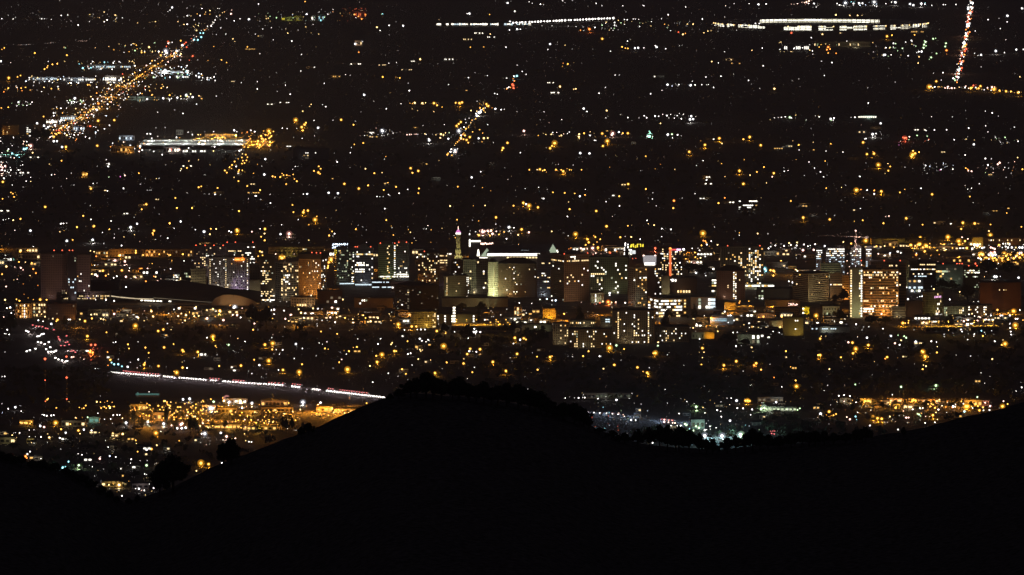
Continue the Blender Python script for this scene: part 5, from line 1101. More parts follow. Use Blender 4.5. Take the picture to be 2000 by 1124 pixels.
T(1200, 600, 5, """a 400,450,9 380,452,5 95,410,5 225,590,7 283,630,5 320,642,8 333,655,4 860,402,7 870,365,4 850,562,5 1070,570,7 1190,530,8 1385,550,7 1433,612,6 1675,432,6 1778,775,8 1770,718,6 1720,585,4 1990,470,7 0,565,6 1300,915,9 1280,915,6 1320,918,6 1635,95,7 1455,95,6 1410,100,4 
 o 1365,570,6 1557,690,5 1375,580,4 y 875,442,4 860,495,4 830,442,3 428,345,5 1340,395,4 1352,435,4 
 w 517,466 340,593,3 495,806,4 677,570 1258,627,3 1520,560 1635,780,3 1187,383,4 1240,378,3 1203,322,4 832,312,4 1497,356 20,908,6 1193,915,7 1100,890,4 1140,890,3 1040,927,3 708,925 780,942,3 1600,873,3 1580,930,6 1440,935,3 1465,985,9 1480,980,7 1200,985,4 1240,95,5 1170,132,4 1235,255,5 1200,248,4 1160,250,4 1465,268,5 1525,268,5 1500,262,4 1635,265,3 1610,250,3 1550,240,4 1085,85,3 1100,90,4 
 g 20,375,6 800,975,7 1810,990,5 425,378,5""")
T(1600, 600, 5, """a 325,348,7 480,373,8 357,408,8 330,453,7 325,508,4 10,470,8 10,310,6 212,492,6 663,490,7 1013,438,8 1000,430,5 1035,485,8 1065,488,4 1150,445,6 1010,607,6 1815,360,9 1782,372,7 1598,283,6 815,158,7 840,158,5 1915,178,10 1895,40,8 1740,30,6 1225,190,6 1670,155,7 1700,172,6 1620,60,3 870,155,5 1130,185,5
 y 1043,578,5 1017,567,4 1690,508,6 1795,322,4 540,533,3 1153,388,4 800,325,5 100,607,5 20,285,4 65,283,4 o 645,505,5 875,140,4 p 285,345,6 740,355,5 1100,185,5 1020,150,5 1430,140,6 1545,135,5 1770,85,5 1790,82,4 1560,95,4 
 w 467,300,6 700,283,6 943,340,7 785,370,6 1095,335,5 1145,343,4 1715,335,5 673,398,3 623,213,3 1480,480,3 1340,470 373,293,3 265,180,4 432,195,4 485,193,4 420,225,3 83,765,3 48,818,3 1615,745,3 1977,785,5 1923,820,4 1580,643,2 1668,678,2 192,868,4 243,860,3 300,870,4 715,857,3 758,610 1450,318 1385,220,5 1405,215,5 1395,240,4 1865,205,5 1870,240,5 1875,270,5 1860,170,4 1220,290,3 1220,268,3 1510,285,4 1515,265,4 g 353,757,5 800,780,6 1140,767,7 1545,880,5 770,275,4 830,285,5 850,300,4""")
T(0, 760, 4, """w 120,143,6 65,155,4 15,115,3 1430,82,7 1482,78,7 1968,110,6 1890,158,7 1790,103,7 1648,152,9 1660,152,7 1155,257,7 985,265,7 1278,272,7 1385,308,6 1420,308,6 1450,303,6 1257,332,3 1145,478,5 800,722,7 1118,745,5 1163,743,5 953,835,5 235,490,5 640,515,4 1130,665,3 1145,670,3 740,680,3 275,375,4 320,375,4 228,373,4 467,383,6 513,343,4 655,318,5 715,325,5 315,290,6 265,320,3 865,235,4 885,205,4 915,203,4 935,203,4 765,190,3 475,470,3 1025,550,4 1020,580,3 1150,560,3 845,455,3 610,507,3 1600,350,8 1575,350,5 1725,343,7 1743,398,4 1760,437,6 1790,437,6 1733,578,4 905,532,4 785,530,3 345,205,5 365,210,5 330,200,4 400,208,5 420,205,4 1060,780,4 1085,780,4 930,790,4 1200,775,4 1240,770,4 240,520,3 320,545,3 345,555,3 1945,413,5 1965,415,4 
 y 1875,88,8 1748,95,7 882,350,7 958,352,7 130,378,4 95,363,5 62,350,4 385,380,7 765,635,3 930,750,9 980,743,7 850,750,5 1535,640,5 1355,727,6 1225,440,4 1065,427,4 1920,405,4 540,100,2 1290,95,4 1100,105,3 590,225,3 655,245,3 1815,390,5 250,405,4 245,420,4
 a 1218,345,8 1183,470,6 1060,402,5 612,325,6 478,315,6 435,265,8 555,240,6 518,238,6 1570,580,11 1630,588,7 1280,97,5 1105,105,3 757,100,5 670,130,5 655,150,5 620,145,4 640,155,4 440,148,5 160,262,5 190,265,5 210,268,5 235,270,5 245,258,4 815,140,5 850,135,6 830,150,5 790,150,5 860,140,5 1400,405,4 1590,100,5 1585,90,4 1840,95,4 1075,490,5 
 p 1770,72,9 345,298,6 1413,278,9 1425,270,6 780,545,6 1770,372,7 1340,285,5 1460,208,5 c 535,568,5 490,615,7 510,610,5 500,625,4 b 857,525,5 g 615,597,7 1145,597,7 685,222,5 1670,100,6 r 90,515,7 o 200,527,7 210,540,5""")
T(1600, 760, 5, """a 97,222,7 140,258,5 165,245,5 525,270,8 570,287,8 610,292,8 695,133,5 745,185,6 1130,185,6 1110,257,7 1095,145,5 1435,170,10 1450,170,8 1550,168,6 1600,180,6 1565,210,7 1790,170,8 1840,148,4 420,115,7 450,120,7 480,118,7 445,130,6 920,112,7 940,115,7 905,120,5 735,160,7 765,165,7 750,178,6 1440,125,8 1480,120,9 1510,120,8 1550,125,8 1500,140,7 1525,150,6 1460,140,7 1580,128,6 690,150,5 1085,170,5 1140,190,4
 y 1060,145,5 690,270,5 1140,230,4 1175,105,4 840,170,5 880,175,5 900,175,4 w 13,243,7 505,207,4 360,132,4 495,357,5 640,325,3 640,345,3 770,397,5 1308,172,6 1663,207,5 1130,327,4 985,190,5 1010,187,4 913,200,4 1165,202,4 1245,230,3 780,262,4 1498,187,4 1035,333,3 1605,210,4 95,343 1160,203,4 860,330 c 365,300,4 355,270,5 1418,220,6 p 300,297,6 270,275,4 1670,168,6 850,280,6 873,280,5 1640,130,6 1620,135,5 1800,120,5 g 960,243,5 975,250,4 990,265,4""")
T(1230, 790, 7.41, """w 1085,458,11 1335,458,10 20,228,5 85,230,4 1450,238,6 1088,125,4 715,135,4 1325,180,5 1265,85,5 1315,102,4 1557,55,5 1770,75,5 1640,60,5 1750,153,4 330,560,5 570,410,3 690,310,5 740,310,4 1085,375,5 905,285,4 1160,320,4 1250,340,4 1190,600,4 1215,600,4 1140,605,4 1910,655,4 600,310,3 285,550,4 140,520,3 g 1940,60,12 1900,70,7 1615,445,11 960,35,7 800,285,7 820,300,6 960,320,7 1000,340,6 b 1600,440,9 440,545,2 p 500,222,4 560,228,4 610,230,3 500,255,4 560,262,5 620,268,5 655,272,5""")
T(0, 420, 5, """a 197,358,6 270,347,6 310,470,6 20,580,6 710,245,5 1005,547,7 1190,543,7 920,110,6 625,155,4 1503,155,6 1490,180,6 1657,80,6 1665,393,5 1785,385,6 1400,393,5 1555,385,6 393,828,8 455,830,6 190,840,6 160,825,5 1495,195,4 185,460,5 1165,398,8 1325,370,7 815,10,5 750,118,5 200,40,6 1635,385,4 1325,350,6
 y 62,505,6 883,352,4 920,360,4 897,578,5 1520,605,5 50,830,6 1313,195,4 1063,145,4 585,165,4 1210,215,3
 o 325,530,6 350,570,6 1033,595,6 1370,530,7 1425,650,6 1385,525,5 940,405,5 p 203,518,5 1125,455,8 1220,455,7 950,598,6 1230,605,6 1440,525,5 1540,650,6 1690,665,5 60,700,5 1325,612,5 145,510,4 225,537,4
 w 653,255,7 905,245,7 297,155,6 145,150,4 1277,122,7 1338,87,5 1764,65,4 1000,172,3 325,315,5 1187,300,5 1253,352,6 1110,615,5 1140,600,5 1085,635,4 1797,450,4 1015,280,3 1115,190,3 1115,225,3 1160,137,3 1570,205,3 1633,230,4 1085,60,3 1700,130,4 1035,830,5 935,830,4 1115,840,5 1990,165,6 955,490,3 925,493,3 1120,490,3 1265,520,3 650,80,3 600,85,4 620,85,3 85,35,3 128,52,4 888,45,3 1230,705,5 1225,765,2""")
T(300, 440, 5.263, """a 860,58,8 1143,45,6 1105,120,6 1142,157,6 1835,65,5 1805,108,6 1093,270,6 1120,312,5 1075,320,5 1320,340,11 1825,355,9 1795,420,6 1800,385,7 1790,440,6 45,1088,6 100,1072,5 1022,1075,5 680,880,7 1345,325,5 1300,325,5 
 y 643,40,5 587,38,5 578,95,4 1140,88,4 1515,900,6 1490,865,5 1013,915,7 335,925,6 445,885,7 1640,857,5 180,1075,4 1945,765,6 520,130,3 610,860,5 590,870,4 285,910,4 1595,155,4 1015,300,3 1010,930,5 
 p 1393,90,9 1010,68,5 1835,850,6 550,960,6 325,980,5 250,935,5 815,922,5 860,925,5 715,977,5 1355,963,6 1410,925,7 1255,298,4 1445,298,4
 w 520,68,7 430,48,4 1305,93,4 775,63,5 798,73,5 1095,38,4 1860,88,4 895,950,5 155,910,4 680,1025,3 1240,915,3 1690,860,5 1340,880,4 1620,910,4 480,440,7 835,840,8 825,850,7 1210,875,5 1240,870,5 1180,875,4 1150,785,4 1200,785,4 1300,785,4 1370,788,4 1750,650,7 1245,380,3 175,450,3 145,135,5 20,147,4 
 r 1045,180,3 1660,290,3 1690,290,3""")
T(900, 440, 5.263, """a 625,45,8 185,105,7 1180,93,8 1265,100,6 1300,97,7 1362,105,7 1383,122,6 1303,147,6 1315,178,6 1285,203,5 1410,232,8 1640,125,7 1500,12,6 240,105,4 300,110,5 
 p 225,70,9 325,88,7 310,58,7 275,60,6 700,75,6 1355,238,8 1235,240,6 1270,245,4 1300,245,4 245,65,6 365,65,4 220,52,4 1525,318,6 1290,715,7 1150,270,4 1180,270,4 1080,265,4 1440,300,5 1360,300,3 1240,795,4
 w 495,22,7 545,28,4 90,95,5 95,60,4 470,140,5 1690,117,4 1843,145,4 150,68,3 155,70,3 350,362,6 125,287,6 815,765,4 940,775,5 730,805,4 600,803,5 935,820,3 800,435,6 875,660,6 1530,700,6 1530,720,5 1690,800,5 1595,790,4 1105,110,2 515,85,4 
 y 1752,122,5 1460,785,5 935,65,5 1245,265,3 1550,795,5 595,200,3 805,205,3 590,100,4 
 o 1605,340,7 1110,245,4 1065,308,4 1515,790,8 r 1535,285,6 1430,800,5 1765,345,3 1800,342,3 390,340,3 b 975,775,4 885,760,5""")
T(1180, 440, 5.263, """a 1015,85,10 933,283,5 937,330,6 1820,370,6 1740,470,7 1002,208,5 1000,210,4 1710,465,6 1750,480,5 1390,80,4 960,350,5 840,350,6 860,360,6 875,375,6 1740,520,6
 y 1165,203,5 1578,88,5 990,337,5 1902,185,5 1985,180,4 460,575,4 
 w 1683,90,4 1520,173,3 1100,165,4 1055,200,5 1390,105,3 905,240,4 965,238,4 980,260,4 945,490,7 1030,490,7 1107,487,4 1625,212,4 1713,222,4 1760,210,4 1848,217,4 1918,205,4 1815,235,4 1955,235,4 1690,240,4 1880,440,3 1975,340,3 1635,575,5 590,40,4 685,45,4 590,118,3 610,45,3 1045,520,3 1560,745,3 1665,775,5 1700,775,3 1410,940,6 1275,935,6 1300,930,5 1030,930,4 950,1020,4 1490,1010,5 1335,980,3 555,158,3 370,145,3 1240,890,4
 p 915,397,9 930,395,6 1715,185,4 1860,790,5 1885,790,5 o 1700,387,7 865,355,6 1040,165,6 1020,160,5 1050,180,4 135,270,5 1390,800,5 c 1650,450,8 1665,468,5 r 525,238,7 1270,215,4 1595,215,4 460,870,3""")
T(1480, 440, 5.263, """a 1110,160,8 960,190,7 1220,218,6 1670,130,8 1955,122,8 1660,200,9 1575,205,7 1715,272,7 1725,265,4 240,370,6 1400,228,5 1620,215,5 1740,215,6 1895,205,6 1935,212,5 600,930,9 1645,200,5 
 y 880,173,5 1305,215,5 403,180,5 320,187,4 1550,222,5 995,195,3 245,940,6 230,1048,5 1520,365,4 1810,658,5
 w 1198,130,4 475,200,4 540,210,4 515,218,4 590,198,5 690,217,6 345,205,4 1360,293,6 1470,285,5 118,387,3 730,190,2 1660,345,3 1770,345,3 45,210,4 180,210,4 130,222,4 235,235,4 270,215,4 350,245,3 400,210,4 385,230,4 300,440,3 320,578,4 360,590,6 85,775,5 125,775,4 605,455,4 625,450,4 910,1030,4 1010,1020,5 1545,765,5 1515,785,4 1640,745,4 1665,735,4 1690,735,4 620,260,6 1975,770,3 
 p 465,258,8 575,255,7 1240,295,5 1005,60,4 920,300,3 1065,410,5 945,430,5 1305,385,4 1465,390,4 300,790,4 280,790,4 c 75,455,6""")
T(1640, 440, 5.353, """a 845,132,8 1130,125,7 1245,168,10 1310,168,7 1575,105,8 1665,210,7 900,215,8 870,235,8 1090,205,7 940,230,6 1250,205,7 1270,225,8 1330,240,8 1010,235,5 840,200,7 740,210,6 1180,240,5 1020,265,5 1100,265,5 1480,300,8 1500,310,7 1530,340,7 1600,350,6 1640,365,6 1720,300,8 1740,320,7 1780,310,7 1700,350,7 1760,360,7 1850,320,7 1880,340,7 1910,310,6 1820,350,7 1860,375,6 1700,375,5 1840,390,5 1800,375,5 1460,310,6 1580,320,6 1835,845,8 1820,900,8 1650,885,6 1580,600,6 720,1000,5 660,1025,7 
 y 1560,62,5 1270,40,5 1375,200,9 1418,200,9 1465,200,9 1790,155,4 1860,160,4 1760,190,4 1840,235,5 1255,700,5 1310,690,7 1300,710,6 1320,740,5 1850,385,4 1515,540,4 
 w 1700,235,4 1735,225,4 1760,235,6 1800,235,6 1880,235,6 1910,235,6 1580,165,3 1600,165,3 1655,165,4 1710,195,5 1775,205,5 1490,240,6 1510,235,5 1560,310,7 1600,315,8 1630,310,6 1450,345,5 1470,350,5 1480,360,4 1560,355,3 1620,540,7 1640,540,6 1680,535,3 1870,550,6 1835,640,6 1530,487,3 1640,455,3 1660,400 1730,845,5 1760,845,5 1400,800,4 1450,800,4 1150,775,4 715,775,5 840,745,4 860,745,4 685,800,4 960,640,3 980,668,4 700,650,3 1580,945,5 1680,945,5 1700,945,5 1780,945,5 1410,950,4 1840,980,5 1860,980,5 1885,890,5
 p 1580,235,6 1600,240,6 1620,250,6 1580,290,7 1620,285,7 1340,145,4 1280,128,4 1530,985,5 1300,1005,7 1440,1000,6 1360,960,4 1470,965,4 1900,290,6 1880,300,6 1840,330,5 1790,345,5 o 1605,595,7 1580,585,5 1040,308,4 800,310,6 1290,220,6 r 1080,403,6 1220,405,5 1245,415,5 1270,410,5 1420,403,6 1405,365,4 1600,288,6""")

def cluster(x0, y0, x1, y1, n, cols, s0=1.5, s1=3.5, k=.62):
    for _ in range(max(3, int(n * k))):
        LAMPS.append((random.uniform(x0, x1), random.uniform(y0, y1), random.choice(cols), random.uniform(s0, s1)))
def line(pts, n, cols, s0, s1, jit=.4):
    L = [math.hypot(pts[i + 1][0] - pts[i][0], pts[i + 1][1] - pts[i][1]) for i in range(len(pts) - 1)]
    tot = sum(L)
    for q in range(n):
        d = (q + .5) / n * tot
        for i, l in enumerate(L):
            if d <= l: break
            d -= l
        t = min(1, d / L[i])
        LAMPS.append((pts[i][0] + (pts[i + 1][0] - pts[i][0]) * t + random.uniform(-jit, jit), pts[i][1] + (pts[i + 1][1] - pts[i][1]) * t + random.uniform(-jit, jit), random.choice(cols), random.uniform(s0, s1)))
random.seed(21)
# the lit avenue and the bright shops either side of it
line([(88, 268), (120, 250), (185, 212), (250, 165), (300, 130), (346, 103)], 95, 'aaaay', 1.8, 3.4, .8)
line([(84, 262), (112, 244), (178, 206), (240, 160), (292, 124), (340, 97)], 60, 'wwpyayw', 1.6, 4.0, 1.6)
line([(96, 270), (130, 252), (195, 214), (262, 168), (312, 132), (356, 104)], 50, 'wwpoyaw', 1.6, 4.0, 1.8)
line([(92, 262), (150, 231), (250, 163), (346, 99)], 30, 'aooa', 2.4, 4.2, .8)
line([(92, 272), (125, 253), (190, 216), (255, 168), (305, 133)], 40, 'oorap', 2.0, 3.2, .9)
line([(346, 103), (372, 85), (392, 62), (412, 48), (445, 18)], 30, 'awpyw', 1.5, 3.0, 2.5)
for (a, b, c, d, n, k) in ((50, 149, 240, 163, 90, 'wwwwyb'), (55, 160, 235, 168, 24, 'way'), (148, 120, 272, 137, 55, 'wwwyc'), (210, 146, 262, 168, 45, 'wwwyp'), (300, 131, 372, 153, 60, 'wwwcbg'), (365, 143, 425, 158, 24, 'wwb'),
                           (240, 182, 400, 198, 50, 'wwgya'), (175, 168, 260, 196, 60, 'wwypao'), (140, 190, 250, 215, 60, 'wwywpa'), (100, 208, 190, 240, 60, 'wwwwya'), (80, 235, 140, 268, 50, 'wwwypo'), (130, 225, 235, 262, 34, 'wwwb'),
                           (0, 168, 120, 180, 34, 'aawyo'), (130, 196, 172, 204, 20, 'wg'), (20, 198, 60, 208, 16, 'wg'), (255, 165, 330, 180, 24, 'way'), (330, 80, 372, 112, 36, 'wwpary'), (345, 30, 440, 60, 30, 'wyw'), (230, 84, 330, 104, 34, 'ywga'),
                           (170, 28, 240, 44, 22, 'wyw'), (50, 250, 175, 275, 26, 'wwpo'), (0, 268, 60, 300, 22, 'wpwy'), (0, 305, 45, 345, 34, 'wwwp'), (270, 285, 480, 297, 50, 'wwy'), (280, 262, 470, 275, 36, 'aaayw'), (378, 268, 480, 282, 40, 'aaaay'), (470, 258, 532, 292, 60, 'aaaao'),
                           (215, 275, 290, 300, 40, 'aaowp'), (440, 300, 490, 338, 16, 'aaay')): cluster(a, b, c, d, n, k, 1.3, 3.6, .95)
line([(35, 88.5), (60, 87)], 10, 'pw', 1.0, 1.6, .3); line([(85, 86), (110, 83)], 10, 'pw', 1.0, 1.6, .3); line([(150, 81), (172, 80)], 9, 'p', 1.2, 1.8, .3); line([(357, 70.5), (382, 69)], 10, 'pw', 1.2, 1.8, .3)  # lamps standing in for the lights of distant cars
# far horizon districts
for (a, b, c, d, n, k) in ((500, 22, 650, 42, 80, 'wwyggyb'), (555, 46, 620, 66, 20, 'yyw'), (648, 16, 716, 42, 55, 'yyaoorw'), (690, 18, 716, 24, 12, 'r'), (500, 48, 560, 62, 14, 'w'), (1175, 36, 1275, 60, 50, 'wwyg'), (1290, 42, 1345, 62, 22, 'wyag'),
                           (1390, 45, 1495, 53, 56, 'wwwy'), (1520, 82, 1600, 100, 40, 'wwyg'), (1590, 80, 1700, 90, 28, 'ywg'), (1690, 75, 1830, 116, 60, 'gggwyw'), (1630, 4, 1820, 12, 30, 'wwbc'), (1545, 0, 1610, 12, 18, 'wp'), (0, 0, 500, 60, 40, 'w'),
                           (1860, 98, 1930, 112, 14, 'wwy'), (1500, 225, 1640, 236, 20, 'wwyg'), (1180, 222, 1360, 232, 30, 'ww'), (1280, 164, 1390, 169, 18, 'wwb'), (1796, 318, 1862, 334, 44, 'wwwbp'), (1880, 316, 1985, 338, 30, 'wwpo'), (1875, 266, 1990, 280, 44, 'wwyg'), (1690, 258, 1725, 274, 10, 'w'), (1760, 266, 1830, 276, 16, 'rrgw'),
                           (1060, 256, 1235, 266, 24, 'yawyp'), (800, 200, 860, 208, 26, 'yyaw'), (930, 195, 962, 222, 30, 'aaowy'), (880, 240, 955, 278, 24, 'aaw'), (850, 258, 880, 268, 10, 'ggy'), (720, 250, 770, 268, 10, 'wp'), (500, 255, 535, 295, 30, 'aaao'), (530, 338, 575, 350, 26, 'aaop'), (1050, 330, 1120, 342, 14, 'aa')): cluster(a, b, c, d, n, k, 1.2, 3.0)
for q in range(2): line([(1897 + q * 3, 0), (1888 + q * 3, 55), (1878 + q * 3, 110), (1864 + q * 3, 160)], 60, ('wwwyp', 'rroow')[q], 2.4, 5.6, 4.2)  # lamps standing in for boulevard headlights and tail lights
line([(1865, 160), (1872, 140), (1878, 128)], 14, 'wcgw', 2, 4, 3)
line([(1815, 170), (1850, 172), (1900, 172), (1998, 182)], 40, 'aapyw', 2, 4, 1.5)
# downtown street level, right edge yards, valley floor
for (a, b, c, d, n, k, s0, s1) in ((1775, 476, 1905, 506, 60, 'aaoyp', 1.6, 4.2), (1912, 492, 2000, 514, 90, 'aaaopy', 2, 5), (1925, 477, 2000, 488, 30, 'wwpp', 2, 4.5), (1810, 608, 1998, 641, 70, 'aapyww', 1.6, 4.5), (1830, 636, 1960, 646, 24, 'aay', 2, 4.5), (1815, 646, 1965, 656, 26, 'wwc', 1.5, 3.5),
                                 (270, 596, 620, 632, 120, 'ayapaa', 1.5, 4.5), (620, 600, 800, 636, 60, 'ayaaw', 1.5, 4), (0, 596, 60, 625, 24, 'ypaw', 2, 4.5), (0, 480, 80, 600, 50, 'ayop', 1.5, 4.2), (180, 505, 340, 560, 60, 'aayopw', 1.5, 4.2), (290, 540, 352, 566, 24, 'aop', 2, 4),
                                 (640, 440, 800, 500, 16, 'aw', 1.5, 4), (800, 440, 890, 480, 24, 'aayw', 1.5, 4.5), (930, 445, 985, 460, 40, 'aapyp', 2, 5), (1110, 484, 1215, 500, 44, 'aoppr', 2, 4), (1135, 455, 1175, 490, 14, 'aaa', 3, 5.5), (1330, 480, 1400, 520, 26, 'aayw', 1.5, 4.5), (1490, 475, 1600, 488, 40, 'wwyw', 1.5, 3.5), (1150, 586, 1230, 596, 24, 'orwpy', 2, 4.5), (1100, 598, 1270, 612, 14, 'wya', 1.5, 3.5),
                                 (1340, 618, 1540, 655, 60, 'wwwyg', 1.5, 4), (930, 600, 1080, 632, 34, 'wyw', 1.5, 3.5), (1460, 605, 1540, 622, 30, 'ayp', 1.5, 4), (1575, 560, 1665, 640, 24, 'wya', 1.5, 3.5), (1770, 545, 1810, 585, 26, 'wwb', 1.5, 4),
                                 (252, 785, 335, 826, 190, 'aaaao', 2.5, 6), (330, 785, 400, 820, 120, 'aaaay', 2.5, 6), (395, 790, 520, 812, 130, 'aaaay', 2, 5.5), (390, 820, 545, 836, 150, 'aaaayp', 3, 6.5), (520, 800, 640, 822, 80, 'aaay', 2, 5), (545, 820, 620, 842, 20, 'aayw', 2, 5), (620, 798, 715, 812, 60, 'aaay', 2, 5), (195, 782, 225, 798, 20, 'aay', 2, 5), (128, 815, 165, 832, 20, 'aap', 2, 5),
                                 (390, 840, 500, 872, 34, 'wypa', 1.5, 4.5), (0, 840, 130, 868, 34, 'wyy', 1.2, 3.5), (60, 810, 240, 850, 50, 'wwyap', 1.2, 4), (150, 860, 330, 940, 50, 'wyww', 1, 3), (200, 940, 300, 968, 40, 'wyyap', 1.5, 4.5), (0, 790, 60, 812, 14, 'wb', 1.5, 3.5),
                                 (1640, 780, 1800, 812, 70, 'aayopw', 1.5, 4.5), (1800, 780, 1900, 800, 60, 'aaopw', 2, 5), (1700, 812, 1850, 826, 34, 'wwgpy', 1.5, 4), (1480, 792, 1560, 803, 44, 'wwgg', 2, 5), (1110, 766, 1240, 782, 30, 'wwyg', 1, 3), (1330, 780, 1700, 800, 60, 'wwya', 1.2, 3.5), (1150, 806, 1260, 818, 22, 'ppwr', 1.5, 3.5), (1335, 820, 1390, 842, 30, 'gggw', 2, 4), (1160, 828, 1210, 842, 18, 'cwbr', 1.5, 4), (1235, 855, 1300, 868, 24, 'wwy', 1, 3)):
    cluster(a, b, c, d, n, k, s0 * .9, s1 * .8 if n > 40 else s1 * .9, .5)
line([(876, 300), (896, 275), (912, 250), (930, 228), (952, 206)], 46, 'aaywow', 1.8, 4.0, 2.2)
line([(985, 176), (1003, 166), (1004, 148)], 16, 'owrc', 2, 4, 2.5)
line([(700, 268), (745, 256), (800, 262), (870, 262)], 24, 'pwyw', 1.2, 2.6, 2)
cluster(0, 0, 2000, 470, 760, 'wwyyap', .5, 1.1, 1.0); cluster(150, 620, 2000, 770, 340, 'wwyyap', .5, 1.2, 1.0); cluster(0, 780, 1990, 960, 240, 'wwyap', .5, 1.2, 1.0)
# faint porch and window dots spread through every suburb (count, area, colours)
for (a, b, c, d, n, k) in ((0, 0, 500, 225, 150, 'wwy'), (430, 50, 1000, 225, 110, 'wwy'), (1000, 0, 1400, 225, 130, 'wwwy'), (1400, 110, 2000, 225, 90, 'ww'), (0, 300, 500, 450, 150, 'wwyya'), (500, 230, 1000, 450, 160, 'wwyya'), (1000, 230, 1500, 450, 170, 'wwyyp'), (1500, 230, 2000, 450, 160, 'wwyyp'),
                           (150, 625, 800, 750, 240, 'wwyya'), (800, 650, 1200, 745, 110, 'wyya'), (1200, 660, 1600, 780, 110, 'wyya'), (1600, 650, 2000, 780, 130, 'wwyya'), (0, 450, 2000, 480, 140, 'wyyap'), (0, 780, 700, 960, 200, 'wwyya'), (1150, 770, 1990, 860, 200, 'wwyy')):
    cluster(a, b, c, d, n, k, .6, 1.5, .55)

cluster(1150, 785, 1500, 848, 90, 'wwbcwg', .8, 2.4)
cluster(150, 604, 800, 640, 120, 'aayaw', .9, 2.6)
cluster(800, 596, 1990, 650, 170, 'aaywwa', .8, 2.4)
cluster(180, 486, 1960, 560, 150, 'aaywp', .8, 2.6)

def under_hill(px, py): return py > np.interp(px, CX, CYv) + 2
LAMPS = [(l[0], l[1], l[2], l[3] * (min(1.35, random.lognormvariate(-.12, .28)) if l[3] < 4.5 else random.uniform(.88, 1.1))) for l in LAMPS if not under_hill(l[0], l[1])]
GZ = 6.5
LP = []
for (px, py, c, d) in LAMPS:
    s = mpp(at(px, py)[1])
    p = at(px, py, GZ * s)
    LP.append((p[0], p[1], s, c, d * (1.18 if py < 300 and d > 2 else 1.0), px, py))
def band_phrase(px, py):
    if py < 130: return 'in the farthest districts'
    if py < 300: return ('around the diagonal lit avenue' if px < 480 else 'in the far dark suburbs')
    if py < 440: return 'in the dark suburb beyond the towers'
    if py < 600: return 'between and behind the downtown towers'
    if py < 640: return 'along streets at the foot of the towers'
    if py < 775: return 'among dark trees in front of the towers'
    return 'on the valley floor behind the black hill'
KIND = {'a': 'street_lamp', 'y': 'street_lamp', 'o': 'street_lamp', 'w': 'area_lamp', 'b': 'area_lamp', 'p': 'area_lamp', 'c': 'coloured_lamp', 'g': 'coloured_lamp', 'r': 'coloured_lamp', 'm': 'coloured_lamp'}
LMESH = {}
def power(d): return .3 if d < 1.3 else .5 if d < 1.9 else .72 if d < 2.7 else .95 if d < 3.6 else 1.2 if d < 5.5 else 1.5
def radius(d): return .24 * d if d < 2.8 else .255 * d if d < 4 else 1.02 + .22 * (d - 4)
def lampmesh(c, d):
    b = max(.8, round(d * 2) / 2)
    if (c, b) not in LMESH:
        mb = MB(); r = radius(b)
        mb.tube((0, 0, 0), (0, 0, GZ - r * .5), .18, .12, POLE, 4)
        mb.ball((0, 0, GZ), r, lightmat(c, power(b)), 1)
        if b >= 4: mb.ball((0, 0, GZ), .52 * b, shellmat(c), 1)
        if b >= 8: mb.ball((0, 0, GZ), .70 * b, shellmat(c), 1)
        LMESH[(c, b)] = mb.mesh('lamp')
    return LMESH[(c, b)]
LAMPR = .36
def show(l): return l[4]
for kind, catn in (('street_lamp', 'street lamp'), ('area_lamp', 'lamp'), ('coloured_lamp', 'lamp')):
    mine = [l for l in LP if KIND[l[3]] == kind]
    mine.sort(key=lambda l: -show(l))
    for l in mine[:300]:
        o = link(kind, lampmesh(l[3], l[4]), None, (l[0], l[1], 0)); o.scale = (l[2],) * 3
        ph = band_phrase(l[5], l[6]); size = 'big bright' if l[4] >= 7 else 'bright' if l[4] >= 5 else 'small'
        tag(o, '%s %s lamp on a pole %s' % (size, LNAME[l[3]], ph), catn, '%s lamps %s' % (LNAME[l[3]], ph))
    rest = mine[300:]
    if rest:
        mb = MB()
        for l in rest:
            r = radius(l[4]) * l[2]; z = GZ * l[2]
            mb.tube((l[0], l[1], 0), (l[0], l[1], z), .15 * l[2], .1 * l[2], POLE, 3)
            mb.ball((l[0], l[1], z), r, lightmat(l[3], power(l[4])), 0 if l[4] < 3.2 else 1)
        o = mb.build(kind)
        o['kind'] = 'stuff'
        tag(o, {'street_lamp': 'countless small amber and pale yellow lamps scattered over the whole city', 'area_lamp': 'countless small white lamps scattered over the whole city', 'coloured_lamp': 'small coloured lamps scattered over the city'}[kind], 'lamps')
print('LAMPS', len(LP))
# a few hundred of the biggest lamps really light the ground, trees and walls beside them
big = sorted(LP, key=lambda l: -l[4])[:230]
for l in big:
    lamp_light(None, (l[0], l[1] - 2.0 * l[2], GZ * l[2] - .55 * l[4] * l[2] - .3), SHELLC.get(l[3], LIGHTC[l[3]][0]) if l[3] in 'ao' else LIGHTC[l[3]][0], 1500 * l[4] * l[2] ** 2)

